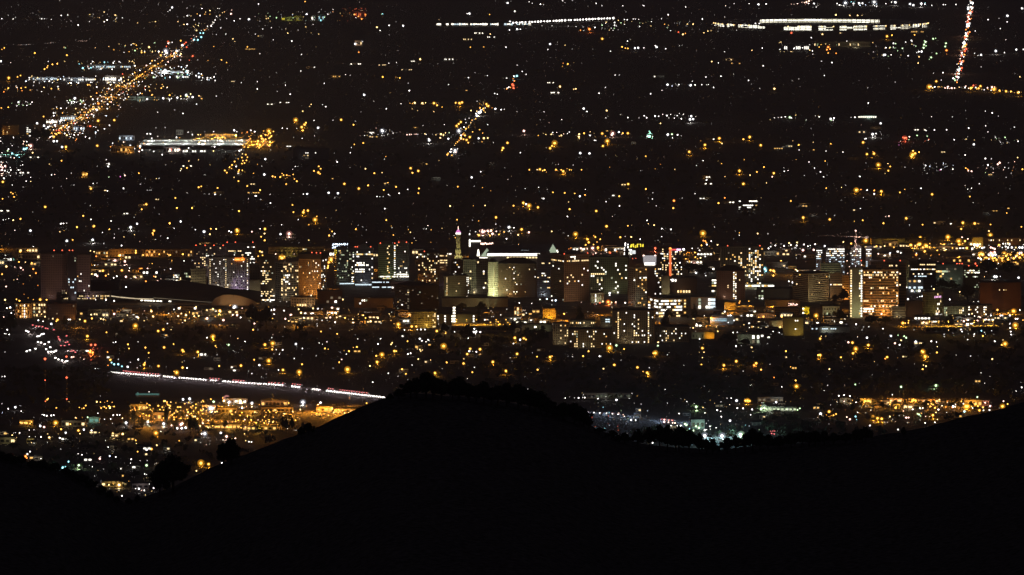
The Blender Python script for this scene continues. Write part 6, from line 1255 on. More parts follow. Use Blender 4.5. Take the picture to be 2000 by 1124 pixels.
# ------------------------------------------------------------------ traffic
def car_mesh(body, near, far):
    m = surf('car paint %.2f' % body[0], body, rough=.35, noise=0)
    mb = MB(); gl = DARKGLASS; ty = surf('tyre', (.02, .02, .02), noise=0)
    prof = [(-2.2, .35), (2.2, .35), (2.25, .8), (1.2, .95), (.6, 1.45), (-1.2, 1.45), (-1.9, 1.0), (-2.25, .9)]
    i = len(mb.v); k = mb.slot(m)
    mb.v += [(x, -.85, z) for x, z in prof] + [(x, .85, z) for x, z in prof]; n = len(prof)
    mb.f += [tuple(range(i, i + n)), tuple(range(i + 2 * n - 1, i + n - 1, -1))]; mb.m += [k, k]
    for a in range(n):
        b = (a + 1) % n; mb.f.append((i + a, i + n + a, i + n + b, i + b)); mb.m.append(k)
    mb.box((-.25, 0, 1.2), (1.6, 1.74, .32), gl)
    for x in (-1.4, 1.4):
        for y in (-.8, .8): mb.tube((x, y - .12, .34), (x, y + .12, .34), .34, .34, ty, 8)
    for y in (-.6, .6):
        mb.ball((2.28, y, .72), near, lightmat('w'), 1); mb.ball((-2.28, y, .8), far, glow('tail lamp', (1, .20, .20), 1.7), 1)
    return mb.mesh('car')
CARS = [car_mesh(c, h, t) for c in ((.5, .48, .5), (.62, .6, .6), (.55, .42, .45), (.68, .66, .68)) for h, t in ((.85, .1),)]
CARS_FAR = [car_mesh(c, .3, .42) for c in ((.3, .3, .33), (.06, .05, .06), (.26, .05, .05), (.46, .45, .45))]
CARS_BIG = [car_mesh(c, 1.15, .3) for c in ((.3, .31, .32), (.05, .06, .06))]
CARS_RED = [car_mesh(c, .16, .95) for c in ((.31, .3, .32), (.05, .06, .07))]
def pick_on(pts, px0, px1, off, spacing, meshes, heading, label, group, gaps=(), jit=.4, n=999, start=0.0):
    Q = pts
    d_acc = start; placed = 0
    for i in range(len(Q) - 1):
        a, b = Q[i], Q[i + 1]; L = math.hypot(b[0] - a[0], b[1] - a[1])
        ux, uy = (b[0] - a[0]) / L, (b[1] - a[1]) / L
        while d_acc < L and placed < n:
            x, y = a[0] + ux * d_acc - uy * off, a[1] + uy * d_acc + ux * off
            px, py = project(x, y, 1.0)
            d_acc += spacing * random.uniform(1 - jit * .3, 1 + jit * .3)
            if not (px0 <= px <= px1) or any(g0 < px < g1 for g0, g1 in gaps) or under_hill(px, py): continue
            ang = math.atan2(uy, ux) + (math.pi if heading < 0 else 0)
            o = link('car', random.choice(meshes), None, (x, y, .9), ang); tag(o, label, 'car', group); placed += 1
        d_acc -= L
GAPS = ((557, 572), (590, 611), (628, 637))
lab_w = 'car in the near bright white headlight stream on the highway left of the black hill'
lab_r = 'car in the farther red tail light stream on the highway left of the black hill'
GAPS = GAPS + ((405, 410), (427, 436), (466, 469), (315, 320), (345, 349))
for q, off in enumerate((-14.0, -10.6, -7.2)):
    pick_on(HWY, 218 + q * 9, 775, off, (5.6, 8.2, 9.4)[q], CARS, -1, lab_w, 'cars in the near white stream', GAPS, 0, 999, q * 2.37)
for a, b in ((240, 312), (412, 432), (455, 484), (525, 555), (572, 589), (640, 655), (664, 722)):
    pick_on(HWY, a, b, 15, 6.4, CARS_RED, 1, lab_r, 'cars in the farther red stream')
def car_px(x, y, mesh, ang, label, group):
    p = at(x, y, .9); o = link('car', random.choice(mesh), None, p, ang); tag(o, label, 'car', group)
for x, y in ((50, 646), (54, 648), (72, 657), (76, 656), (80, 653), (84, 652), (73, 668), (79, 669), (86, 672), (94, 668), (89, 682), (97, 678), (93, 687), (99, 687), (104, 687), (108, 685), (107, 699), (113, 702), (120, 704), (127, 706), (130, 705), (51, 686), (57, 684), (68, 681)):
    car_px(x + .5, y + 1, CARS_BIG, -1.2, 'car with dazzling white headlights on the highway bend below the brick block', 'oncoming cars on the highway bend')
for x, y in ((63, 635), (70, 637), (76, 637), (82, 638), (88, 641), (92, 642), (104, 644), (113, 658), (114, 662), (116, 664), (129, 656), (118, 675), (125, 675), (127, 669), (131, 668), (134, 673), (138, 686), (142, 685), (146, 688), (128, 697), (141, 697)):
    car_px(x + .5, y + 1, CARS_RED, 1.9, 'car with red tail lights on the far lanes of the highway bend', 'departing cars on the highway bend')
pick_on(VST, 1148, 1215, 4, 12, CARS, -1, 'car with pinkish lights on the valley highway right of the dark trees', 'cars on the valley highway')
pick_on(VST, 1295, 1322, 4, 9, CARS_RED, 1, 'car with red lights on the valley highway beside the greenish lit store', 'cars on the valley highway')
for x, y in ((1508, 843), (1512, 843), (1516, 843), (1510, 848), (1515, 849)):
    car_px(x, y, CARS_RED, .1, 'car with red lights behind the ridge trees above the grassy slope', 'cars behind the ridge trees')
# ------------------------------------------------------------------ low shops and houses
def low_block(label, x0, x1, yt, yb, wall, litk, frac, flood=None, name='shop', cat='shop', group=None, gable=False, depth=None):
    p, s = P0((x0 + x1) / 2, yb)
    H = max(2.5, at_y((x0 + x1) / 2, yt, p[1])[2]); W = (x1 - x0) * s; D = depth or min(W, 24)
    o = thing(name, label, cat, p, group)
    wm = wallmat(wall)
    mb = MB(); mb.box((0, D / 2, H / 2), (W, D, H), wm); mb.build('wall', o)
    mb = MB()
    if gable:
        z1 = H + min(3.0, D * .25); a = W / 2 + .5
        mb.face([(-a, -.5, H - .1), (a, -.5, H - .1), (a, D / 2, z1), (-a, D / 2, z1)], ROOFM); mb.face([(-a, D / 2, z1), (a, D / 2, z1), (a, D + .5, H - .1), (-a, D + .5, H - .1)], ROOFM)
        mb.face([(-a + .5, 0, H), (-a + .5, D / 2, z1 - .1), (-a + .5, D, H)], wm); mb.face([(a - .5, D, H), (a - .5, D / 2, z1 - .1), (a - .5, 0, H)], wm)
    else: mb.box((0, D / 2, H + .4), (W + 1, D + 1, .8), ROOFM)
    mb.build('roof', o)
    n = max(2, int(W / 6))
    for q in range(n):
        k = litk if random.random() < frac else None
        link('window', winmesh(round(W / n * .62, 0) or 1.0, round(H * .42, 0) or 1.0, winmat(k) if k else DARKGLASS), o, (-W / 2 + (q + .5) * W / n, 0, H * .45))
    if flood:
        lamp_light(o, (random.uniform(-.3, .3) * W, -max(10, W * .3), 7), flood[0], math.pi * flood[1] / (sum(wall) / 3) * (max(10, W * .3) ** 2 + 9) * 4 * math.pi * 1.1)
    return o
random.seed(33)
STUC = (.44, .36, .26)
for args in (
    ('orange lit store at the foot of the curving palms on the valley floor', 395, 420, 792, 801, STUC, 'amber', .5, ((1, .5, .06), .5)),
    ('long orange lit mall wing with stepped roofline behind the amber lamp row', 425, 462, 797, 808, STUC, 'amber', .4, ((1, .5, .06), .45)),
    ('orange lit corner store with arched front right of the stepped mall wing', 464, 508, 802, 812, STUC, 'warm', .4, ((1, .52, .08), .5)),
    ('dim long mall roof with thin lit edge at the centre of the valley floor', 510, 572, 796, 806, STUC, 'amber', .2, ((1, .5, .08), .12)),
    ('amber lit mall anchor store with square tower above the hill slope', 618, 650, 795, 805, STUC, 'amber', .6, ((1, .55, .08), .6)),
    ('low lit store touching the hill slope below the highway', 652, 706, 799, 807, STUC, 'amber', .3, ((1, .5, .1), .3)),
    ('brown warehouse on the rise just below the highway stream', 510, 562, 783, 794, (.34, .27, .2), 'amber', .1, ((1, .6, .3), .06)),
    ('pale flood lit sports shed under the four white floodlights', 440, 482, 779, 789, (.4, .38, .34), 'white', .2, ((1, .9, .8), .08)),
    ('low amber shopfront row at the near edge of the lamp row', 400, 470, 829, 838, STUC, 'amber', .7, ((1, .52, .07), .4)),
    ('second amber shopfront row nearer the hill slope', 474, 540, 832, 841, STUC, 'amber', .7, ((1, .52, .07), .35)),
    ('amber lit courtyard store among the dark palms', 300, 330, 806, 822, STUC, 'amber', .4, ((1, .4, .05), .32)),
    ('amber lit store front left of the dark palms', 255, 285, 790, 802, STUC, 'amber', .4, ((1, .55, .06), .3)),
    ('small cyan green lit forecourt canopy on the valley floor', 173, 194, 815, 827, (.4, .42, .4), 'mint', .9, ((.4, 1, .7), .15)),
    ('amber fronted shop at the far left of the valley floor', 38, 64, 821, 831, STUC, 'amber', .8, ((1, .5, .06), .3)),
    ('long dim warehouse left of the green lit canopy', 120, 166, 822, 834, (.34, .32, .27), 'warm', .2, ((1, .85, .5), .07)),
    ('yellow lit low school hall at the left end of the valley', 0, 30, 855, 867, (.36, .34, .26), 'warm', .4, ((1, .85, .4), .08)),
    ('yellow lit pair of bungalows beside the low school hall', 52, 66, 857, 866, (.4, .36, .22), 'warm', .6, ((1, .8, .3), .12)),
    ('yellow fronted store under the notch between the hills', 198, 232, 941, 951, STUC, 'warm', .8, ((1, .7, .2), .25)),
    ('dim pinkish store beside the road in the notch', 258, 290, 945, 955, (.3, .28, .28), 'pink', .3, ((1, .8, .75), .07)),
    ('bright orange warehouse gable on the right valley floor', 1680, 1703, 779, 790, STUC, 'amber', .3, ((1, .5, .04), .65)),
    ('dim peach warehouse right of the bright orange gable', 1704, 1738, 783, 790, STUC, 'warm', .2, ((1, .6, .3), .15)),
    ('long flat roofed store with a pale lit fascia on the right valley floor', 1735, 1762, 779, 786, STUC, 'warm', .9, ((1, .7, .4), .2)),
    ('orange lit gabled store in the middle of the right valley floor', 1775, 1792, 780, 788, STUC, 'amber', .5, ((1, .5, .05), .6)),
    ('pale strip store right of the orange gabled store', 1794, 1842, 781, 786, STUC, 'warm', .5, ((1, .75, .5), .15)),
    ('big orange lit hall beside the right hand hill slope', 1884, 1918, 782, 794, STUC, 'amber', .4, ((1, .5, .05), .55)),
    ('reddish lit hall right of the big orange hall', 1919, 1932, 783, 793, (.4, .25, .2), 'pink', .3, ((1, .45, .3), .25)),
    ('orange lit house wall in the near row of the right valley floor', 1744, 1758, 789, 800, STUC, 'amber', .5, ((1, .55, .05), .5)),
    ('peach roofed store in the near row of the right valley floor', 1764, 1800, 791, 799, STUC, 'warm', .5, ((1, .65, .4), .2)),
    ('white lit glass greenhouse row on the right valley floor', 1492, 1556, 795, 804, (.4, .42, .38), 'green', .9, ((.9, 1, .8), .2)),
    ('pale greenish lit store behind the dark ridge trees', 1350, 1376, 820, 838, (.4, .42, .38), 'dimg', .5, ((.6, 1, .8), .22)),
    ('grey apartment row with faint windows right of the hill crest trees', 1140, 1232, 768, 779, (.3, .3, .27), 'dimg', .4, ((1, 1, .85), .02)),
    ('white lit low apartment on the right valley floor', 1480, 1530, 776, 786, (.34, .34, .32), 'dimw', .6, ((1, 1, .95), .05)),
    ('dim grey house cluster left of the bright orange gable', 1640, 1662, 778, 788, (.36, .36, .32), 'dimw', .4, ((1, 1, .8), .08)),
    ('white fronted car dealer left of the lit avenue', 60, 115, 151, 157, (.4, .42, .45), 'cool', .7, ((.8, .92, 1), .3)),
    ('second white fronted car dealer nearer the lit avenue', 120, 185, 152, 159, (.4, .42, .45), 'white', .6, ((.8, .92, 1), .3)),
    ('bright white store beside the crossing of the lit avenue', 205, 238, 148, 160, (.45, .45, .43), 'hot', .7, ((1, .95, .9), .4)),
    ('white lit strip mall right of the lit avenue', 305, 368, 138, 144, (.42, .44, .46), 'cool', .7, ((.8, .95, 1), .3)),
    ('second white lit strip mall farther along the lit avenue', 340, 372, 148, 153, (.42, .44, .46), 'white', .6, ((.8, .95, 1), .25)),
    ('green white forecourt right of the lit avenue', 250, 312, 189, 196, (.42, .44, .42), 'dimg', .6, ((.75, 1, .85), .15)),
    ('dim long white store behind the first car dealer', 170, 262, 127, 134, (.4, .4, .38), 'cool', .5, ((.85, .95, 1), .12)),
    ('white blazing store front where the avenue meets the dark grove', 90, 112, 234, 242, (.45, .45, .45), 'hot', .9, ((1, .95, .95), .4)),
    ('white roofed showroom left of the avenue start', 118, 150, 226, 236, (.45, .45, .45), 'cool', .6, ((.9, .97, 1), .3)),
    ('dark glass showroom right of the avenue start', 138, 166, 246, 256, (.2, .22, .28), 'cool', .5, ((.7, .85, 1), .08)),
    ('bluish lit canopy beyond the white car lot', 232, 262, 265, 275, (.4, .42, .46), 'cool', .3, ((.7, .82, 1), .22)),
    ('large amber lit shed at the back of the amber forecourt', 400, 462, 262, 271, STUC, 'amber', .2, ((1, .5, .04), .45)),
    ('pale cube hall behind the amber forecourt', 344, 357, 254, 264, (.4, .4, .36), 'dimg', .4, ((1, 1, .9), .1)),
    ('orange lit store left of the white car lot', 217, 262, 286, 299, STUC, 'amber', .5, ((1, .45, .08), .35)),
    ('row of white fronted stores below the white car lot', 352, 402, 292, 299, (.36, .36, .36), 'white', .5, ((1, 1, .95), .1)),
    ('low store with white and red signs right of the white fronted row', 320, 350, 287, 299, (.4, .38, .36), 'hot', .3, ((1, .95, .9), .2)),
    ('green white lit store on the far right suburb road', 1676, 1712, 226, 231, (.42, .46, .42), 'hot', .9, ((.7, 1, .85), .4)),
    ('yellow green lit far office left end of the horizon shops', 550, 572, 33, 41, (.4, .4, .2), 'yellow', .3, ((.9, 1, .3), .2)),
    ('olive lit cube office among the horizon shops', 575, 590, 31, 41, (.4, .38, .1), 'dimw', .2, ((1, .9, .2), .2)),
    ('white lit narrow slab among the horizon shops', 608, 616, 30, 41, (.45, .45, .45), 'hot', .8, ((1, 1, 1), .3)),
    ('teal glass slab among the horizon shops', 622, 633, 28, 41, (.3, .42, .42), 'cyan', .3, ((.6, 1, 1), .1)),
    ('red edged roof hall at the right end of the horizon shops', 688, 717, 22, 34, (.2, .1, .1), 'red', .5, ((1, .3, .2), .08)),
    ('tan lit hall before the far ring building', 1590, 1700, 82, 92, (.34, .3, .22), 'warm', .15, ((1, .85, .5), .05)),
    ('pair of white windowed offices before the far ring building', 1528, 1580, 86, 100, (.14, .14, .14), 'white', .5, None),
    ('peach flood lit corner store with white roof in the dark far suburb', 692, 707, 79, 90, (.45, .35, .28), 'warm', .8, ((1, .75, .5), .4)),
): low_block(*args)
low_block('small house with amber lit square windows in the dark suburb', 160, 171, 336, 346, STUC, 'amber', .8, ((1, .5, .06), .3), 'house', 'house', None, True)
# low blocks between and behind the towers, and along the streets at their feet
def fillers(n, boxes, label, group, hr, wr, lv):
    for _ in range(n):
        b = random.choice(boxes)
        x, y = random.uniform(b[0], b[2]), random.uniform(b[1], b[3])
        w_ = random.uniform(*wr); h_ = random.uniform(*hr)
        col = random.choice(((1, .55, .15), (1, .6, .25), (1, .8, .5), (1, .95, .8), (.9, 1, .9)))
        low_block(label, x - w_ / 2, x + w_ / 2, y - h_, y, random.choice(((.36, .3, .22), (.3, .26, .22), (.2, .16, .13), (.4, .38, .33))), random.choice(('warm', 'white', 'amber', 'warm', 'hot')), random.uniform(.15, .6), (col, lv * random.uniform(.3, 2.2)) if random.random() < .6 else None, 'commercial_block', 'building', group)
fillers(84, ((0, 488, 80, 520), (178, 505, 350, 552), (380, 480, 520, 510), (640, 495, 870, 520), (1040, 488, 1230, 505), (1330, 500, 1410, 535), (1490, 490, 1600, 540), (1700, 482, 1900, 515), (1900, 478, 2000, 540)), 'low lit city block seen between or beside the downtown towers', 'low blocks between the towers', (5, 11), (14, 44), .10)
fillers(92, ((150, 604, 480, 630), (540, 600, 690, 632), (690, 606, 800, 634), (1000, 612, 1080, 634), (1345, 606, 1540, 640), (1480, 640, 1530, 664), (1570, 618, 1660, 640), (1775, 618, 1990, 640)), 'low lit street block at the foot of the downtown towers', 'low blocks at the foot of the towers', (4, 9), (12, 38), .10)
fillers(90, ((0, 288, 500, 420), (500, 240, 1000, 430), (1000, 240, 1500, 440), (1500, 240, 2000, 440), (420, 60, 1000, 240), (1000, 60, 1860, 240)), 'small far building with a dim lit wall in the dark suburbs', 'far buildings in the dark suburbs', (2.5, 5), (8, 26), .05)
# houses nobody can tell apart, on the valley floor and among the trees
random.seed(44)
def houses(n, box, label, group, lv):
    k = 0
    while k < n:
        x, y = random.uniform(box[0], box[2]), random.uniform(box[1], box[3])
        if under_hill(x, y + 3): continue
        w_ = random.uniform(10, 18); h_ = random.uniform(4.5, 7)
        low_block(label, x - w_ / 2, x + w_ / 2, y - h_, y, random.choice(((.4, .36, .3), (.34, .33, .3), (.42, .4, .36))), random.choice(('warm', 'dimw', 'white', 'amber')), .35, None if random.random() < .4 else (random.choice(((1, .6, .25), (1, .85, .6), (1, .95, .85))), lv * random.uniform(.4, 1.6)), 'house', 'house', group, True, 10)
        k += 1
houses(26, (0, 842, 420, 950), 'small gabled house with faint windows in the dim valley left of the grassy slope', 'houses in the dim valley', .05)
houses(16, (1240, 785, 1880, 842), 'small gabled house with faint windows on the dim valley floor behind the ridge trees', 'houses behind the ridge trees', .05)
houses(30, (160, 632, 1060, 730), 'small gabled house half hidden by dark trees in front of the towers', 'houses under the trees in front of the towers', .04)
houses(12, (1380, 670, 1990, 760), 'small gabled house half hidden by dark trees below the tan towers', 'houses under the trees below the tan towers', .035)

# ------------------------------------------------------------------ trees
def leaf_cloud(rng, blobs, n, size):
    per = [max(1, int(n * b[3] ** 2 / sum(q[3] ** 2 for q in blobs))) for b in blobs]
    P = []
    for b, m in zip(blobs, per):
        d = rng.normal(size=(m, 3)); d /= np.linalg.norm(d, axis=1)[:, None]
        r = b[3] * (rng.random(m) ** .45)[:, None] * (1 + .25 * rng.normal(size=m)[:, None] * .5)
        P.append(np.array(b[:3]) + d * r * np.array((1, 1, .8)))
    P = np.concatenate(P)
    m = len(P)
    u = rng.normal(size=(m, 3)); u /= np.linalg.norm(u, axis=1)[:, None]
    v = np.cross(u, rng.normal(size=(m, 3))); v /= np.linalg.norm(v, axis=1)[:, None]
    sz = size * (.6 + .8 * rng.random(m))[:, None]
    Q = np.stack([P - u * sz - v * sz * .6, P + u * sz - v * sz * .4, P + u * sz * .8 + v * sz * .6, P - u * sz * .7 + v * sz * .7], axis=1).reshape(-1, 3)
    return Q
def quads_mesh(name, Q, mats, idx=None):
    me = bpy.data.meshes.new(name)
    n = len(Q) // 4
    me.vertices.add(len(Q)); me.vertices.foreach_set('co', Q.astype(np.float32).ravel())
    me.loops.add(len(Q)); me.loops.foreach_set('vertex_index', np.arange(len(Q), dtype=np.int32))
    me.polygons.add(n); me.polygons.foreach_set('loop_start', np.arange(n, dtype=np.int32) * 4)
    for m in mats: me.materials.append(m)
    if idx is not None: me.polygons.foreach_set('material_index', idx.astype(np.int32))
    me.update(calc_edges=True)
    return me
def tree_variant(seed, h, wd, n, leaf, kind='oak'):
    rng = np.random.default_rng(seed)
    tr = MB(); blobs = []
    if kind == 'conifer':
        for k in range(9):
            t = k / 8; blobs.append((rng.normal() * .02 * wd, rng.normal() * .02 * wd, h * (.15 + .82 * t), max(.05 * wd, wd * .5 * (1 - t) ** .9)))
        tr.tube((0, 0, 0), (0, 0, h * .8), h * .025, h * .008, BARK, 6)
    elif kind == 'palm':
        tr.tube((0, 0, 0), (h * .03, 0, h * .5), h * .022, h * .018, BARK, 6); tr.tube((h * .03, 0, h * .5), (h * .02, 0, h * .9), h * .018, h * .015, BARK, 6)
        for k in range(12):
            a = k * .5236; blobs.append((h * .02 + wd * .28 * math.cos(a), wd * .28 * math.sin(a), h * (.93 + .05 * rng.random()), wd * .13))
        blobs.append((h * .02, 0, h * .93, wd * .22))
    else:
        tr.tube((0, 0, -h * .1), (0, 0, h * .32), h * .045, h * .032, BARK, 7)
        nb = 17
        for k in range(nb):
            a = rng.random() * 6.28; r = wd * .5 * (.15 + .68 * rng.random()); z = h * (.36 + .46 * rng.random() * (1 - .35 * r / (wd * .5)))
            br = wd * (.075 + .10 * rng.random()); c = (r * math.cos(a), r * math.sin(a), z)
            blobs.append(c + (br,))
            if k < 6: tr.tube((0, 0, h * .26), (c[0] * .8, c[1] * .8, c[2] * .9), h * .02, h * .007, BARK, 5)
        blobs.append((0, 0, h * .8, wd * .19)); blobs.append((rng.normal() * wd * .1, 0, h * .55, wd * .27))
    Q = leaf_cloud(rng, blobs, n, leaf)
    idx = (rng.random(len(Q) // 4) < .35).astype(np.int32)
    return tr.mesh('trunk'), quads_mesh('crown', Q, [LEAF, LEAF2], idx)
def plant_tree(var, loc, sx_, sz, label, group, name='oak_tree', cat='tree', rz=None):
    o = thing(name, label, cat, loc, group)
    o.scale = (sx_, sx_, sz); o.rotation_euler = (0, 0, random.uniform(0, 6.28) if rz is None else rz)
    link('trunk', var[0], o); link('crown', var[1], o)
    return o
random.seed(55)
OAKS = [tree_variant(100 + k, 10.0, 11.0, 2600, .36) for k in range(6)]
BUSH = [tree_variant(130 + k, 6.0, 9.0, 2600, .30) for k in range(3)]
def ridge_tree(cx, ytop, wpx, label, group, sink=3, r=None, variants=OAKS, hh=10.0, ww=11.0):
    r = r or RC - 12
    Y = CAM[1] + r; s = mpp(Y, 800)
    yb = float(np.interp(cx, CX, CYv)) + sink
    x = at_y(cx, yb, Y)[0]; z = hill_z(x, r)
    zt = at_y(cx, ytop, Y)[2]
    h = max(2.0, zt - z); wm_ = wpx * s
    plant_tree(random.choice(variants), (x, Y, z), wm_ / ww * 1.08, h / (hh * .97), label, group)
for (cx, yt, wp) in ((832, 727, 62), (802, 743, 46), (862, 742, 50), (779, 760, 28), (846, 735, 50), (814, 738, 44), (896, 736, 58), (916, 750, 46), (884, 742, 40), (762, 768, 18)):
    ridge_tree(cx, yt, wp, 'dark oak in the tallest clump on the black hill crest', 'oaks in the tallest crest clump')
for (cx, yt, wp) in ((945, 745, 48), (930, 752, 40), (972, 752, 48), (990, 748, 50), (1012, 749, 50), (1034, 758, 50), (1056, 764, 46), (1068, 776, 40), (1045, 772, 40), (960, 758, 40), (1080, 790, 36)):
    ridge_tree(cx, yt, wp, 'dark oak in the long tree line descending along the black hill crest', 'oaks along the crest line')
for (cx, yt, wp) in ((1100, 786, 44), (1122, 786, 46), (1140, 797, 36), (1092, 800, 40), (1132, 806, 40), (1150, 816, 26)):
    ridge_tree(cx, yt, wp, 'dark oak in the low clump at the right end of the hill crest trees', 'oaks at the low end of the crest')
for (cx, yt, wp) in ((1170, 836, 30), (1195, 841, 30), (1220, 845, 34), (1246, 838, 30), (1268, 834, 30), (1288, 829, 32), (1304, 830, 36), (1326, 831, 40), (1346, 838, 36), (1366, 846, 30), (1392, 856, 26), (1420, 855, 30), (1436, 850, 26), (1470, 837, 40), (1484, 842, 36), (1500, 848, 34), (1522, 852, 34), (1545, 846, 36), (1566, 842, 38), (1592, 841, 40), (1610, 842, 34), (1628, 846, 34), (1652, 846, 26), (1672, 839, 34), (1690, 834, 28), (1684, 838, 30), (1455, 846, 30), (1380, 858, 24), (1210, 850, 30), (1320, 842, 40), (1580, 848, 40)):
    ridge_tree(cx, yt, wp, 'dark tree in the ragged row along the saddle between the two slopes', 'trees along the saddle', sink=4)
for (cx, yt, wp, lb) in ((338, 889, 78, 'big dark oak on the left slope with amber lamps right behind it'), (312, 906, 44, 'smaller dark oak leaning against the big oak on the left slope'), (452, 856, 54, 'lone dark oak part way up the left slope'), (436, 868, 34, 'small dark oak beside the lone oak part way up the slope'), (603, 825, 24, 'small dark tree high on the left slope below the amber stores'), (588, 834, 20, 'tiny dark tree next to the small tree high on the slope'), (1765, 834, 12, 'tiny bush alone on the right hand grassy slope')):
    ridge_tree(cx, yt, wp, lb, None, sink=4)
for (cx, yt, wp) in ((2, 884, 34), (20, 887, 30), (42, 892, 30), (62, 900, 26), (84, 901, 34), (108, 906, 36), (128, 914, 26), (142, 921, 24), (160, 928, 28), (178, 938, 26), (198, 950, 26), (214, 960, 22), (228, 970, 20), (70, 904, 30), (30, 893, 26), (150, 928, 26), (252, 974, 16), (268, 968, 14)):
    ridge_tree(cx, yt, wp, 'low dark shrubby tree on the near left hill', 'shrubby trees on the near left hill', sink=4, variants=BUSH, hh=6.0 * .95, ww=9.0)
# town trees one can tell apart against lit walls
TOWN = [tree_variant(200 + k, 14.0, 14.0, 420, 1.0) for k in range(4)]
CON = [tree_variant(220 + k, 22.0, 9.0, 420, .9, 'conifer') for k in range(2)]
PALM = [tree_variant(230, 16.0, 7.0, 160, .7, 'palm')]
def town_tree(cx, yt, yb, wp, label, group=None, kind='oak', name='tree'):
    p, s = P0(cx, yb)
    h = at_y(cx, yt, p[1])[2]; V, hh, ww = {'oak': (TOWN, 13.3, 14.0), 'conifer': (CON, 22.0, 9.6), 'palm': (PALM, 16.0, 7.6)}[kind]
    plant_tree(random.choice(V), p, wp * s / ww, h / hh, label, group, name)
for args in ((902, 592, 608, 26, 'round dark tree in front of the long pale podium wall'), (938, 590, 612, 24, 'dark upright tree before the right half of the pale podium wall'), (922, 612, 634, 14, 'narrow dark tree right of the thin stair tower'), (934, 606, 634, 12, 'narrow dark tree left of the amber lamp posts'),
             (1306, 604, 628, 24, 'dark tree in front of the white lit library'), (1356, 588, 622, 16, 'pointed dark conifer between the library and the window bay wing', None, 'conifer', 'conifer_tree'), (1648, 565, 592, 30, 'big dark tree in front of the orange lit office slice'), (1630, 576, 594, 22, 'dark tree left of the big tree by the orange office slice'),
             (1420, 650, 676, 50, 'broad dark tree right of the orange floodlit garage wall'), (1455, 662, 676, 24, 'dark tree before the pale green end wall'), (492, 595, 640, 36, 'tall dark tree cluster below the arched end wall'), (520, 598, 642, 32, 'tall dark tree right of the cluster below the arched wall'), (508, 606, 640, 30, 'dark tree between two tall trees below the arched wall'), (20, 612, 655, 34, 'large dark tree on the verge left of the highway bend'),
             (4, 618, 655, 26, 'dark tree at the very left edge beside the highway bend'), (126, 614, 634, 12, 'small dark conifer before the brown brick apartment block', None, 'conifer', 'conifer_tree'), (850, 606, 640, 16, 'dark conifer beside the yellow lit apartment house', None, 'conifer', 'conifer_tree'), (912, 634, 668, 30, 'dark tree in front of the orange car park deck'), (868, 630, 660, 22, 'dark tree left of the orange car park deck'),
             (986, 632, 652, 12, 'yellow lit small tree at the right end of the orange car park deck'), (1001, 628, 656, 22, 'dark tree right of the orange car park deck'), (1060, 632, 662, 28, 'dark conical tree before the low pale hall', None, 'conifer', 'conifer_tree'), (1030, 640, 668, 30, 'dark tree in front of the low pale hall'), (1132, 590, 630, 20, 'dark conifer behind the tan dormitory end', None, 'conifer', 'conifer_tree'), (1300, 600, 640, 20, 'dark conifer rising before the white library', None, 'conifer', 'conifer_tree'),
             (1552, 612, 628, 14, 'small dark tree on top of the ribbed tan tower plinth'), (1840, 545, 568, 34, 'dark tree mass in front of the grey glass box'), (1860, 548, 570, 30, 'second dark tree in front of the grey glass box'), (1890, 556, 588, 40, 'dark tree below the dark glass tower'), (1930, 508, 536, 50, 'dark round tree below the amber yard on the right'), (1970, 512, 540, 52, 'second dark round tree below the amber yard'), (1640, 604, 630, 26, 'dark tree before the pale green corner column'), (1700, 616, 634, 34, 'dark tree at the foot of the orange banded tower'), (1730, 618, 636, 30, 'second dark tree at the foot of the orange banded tower'),
             (1345, 512, 534, 44, 'dark tree right of the neon tower'), (1375, 516, 540, 40, 'dark tree behind the four white bands block'), (85, 250, 278, 34, 'dark grove tree at the start of the lit avenue'), (70, 252, 278, 24, 'left dark grove tree at the start of the lit avenue'), (1150, 448, 470, 30, 'dark tree mass behind the amber lamp cluster')): town_tree(*args)
for (x, yt, yb) in ((812, 626, 643), (819, 622, 642), (825, 621, 641), (806, 628, 643)): town_tree(x, yt, yb, 6, 'thin dark palm in front of the yellow lit apartment house', 'palms before the yellow apartment house', 'palm', 'palm_tree')
for x in range(538, 630, 9): town_tree(x, 489, 502, 7, 'small olive tree in the even row before the olive lit flat office', 'row of trees before the olive office', 'oak')
for (x, yt, yb) in ((262, 800, 832), (324, 795, 834), (277, 806, 832), (552, 812, 845), (560, 818, 846), (570, 815, 846), (592, 824, 846), (415, 815, 838), (440, 820, 840), (505, 818, 842), (372, 812, 850), (382, 818, 850)): town_tree(x, yt, yb, 12, 'dark tree standing before the amber lit stores on the valley floor', 'trees before the amber stores', 'conifer' if x % 2 else 'oak')
for (x, yt, yb) in ((1770, 788, 798), (1808, 782, 796), (1896, 784, 797), (1725, 784, 800), (1640, 788, 806), (1665, 790, 806), (1750, 806, 824), (1858, 786, 798)): town_tree(x, yt, yb, 16, 'dark tree standing among the orange stores on the right valley floor', 'trees among the right valley stores')

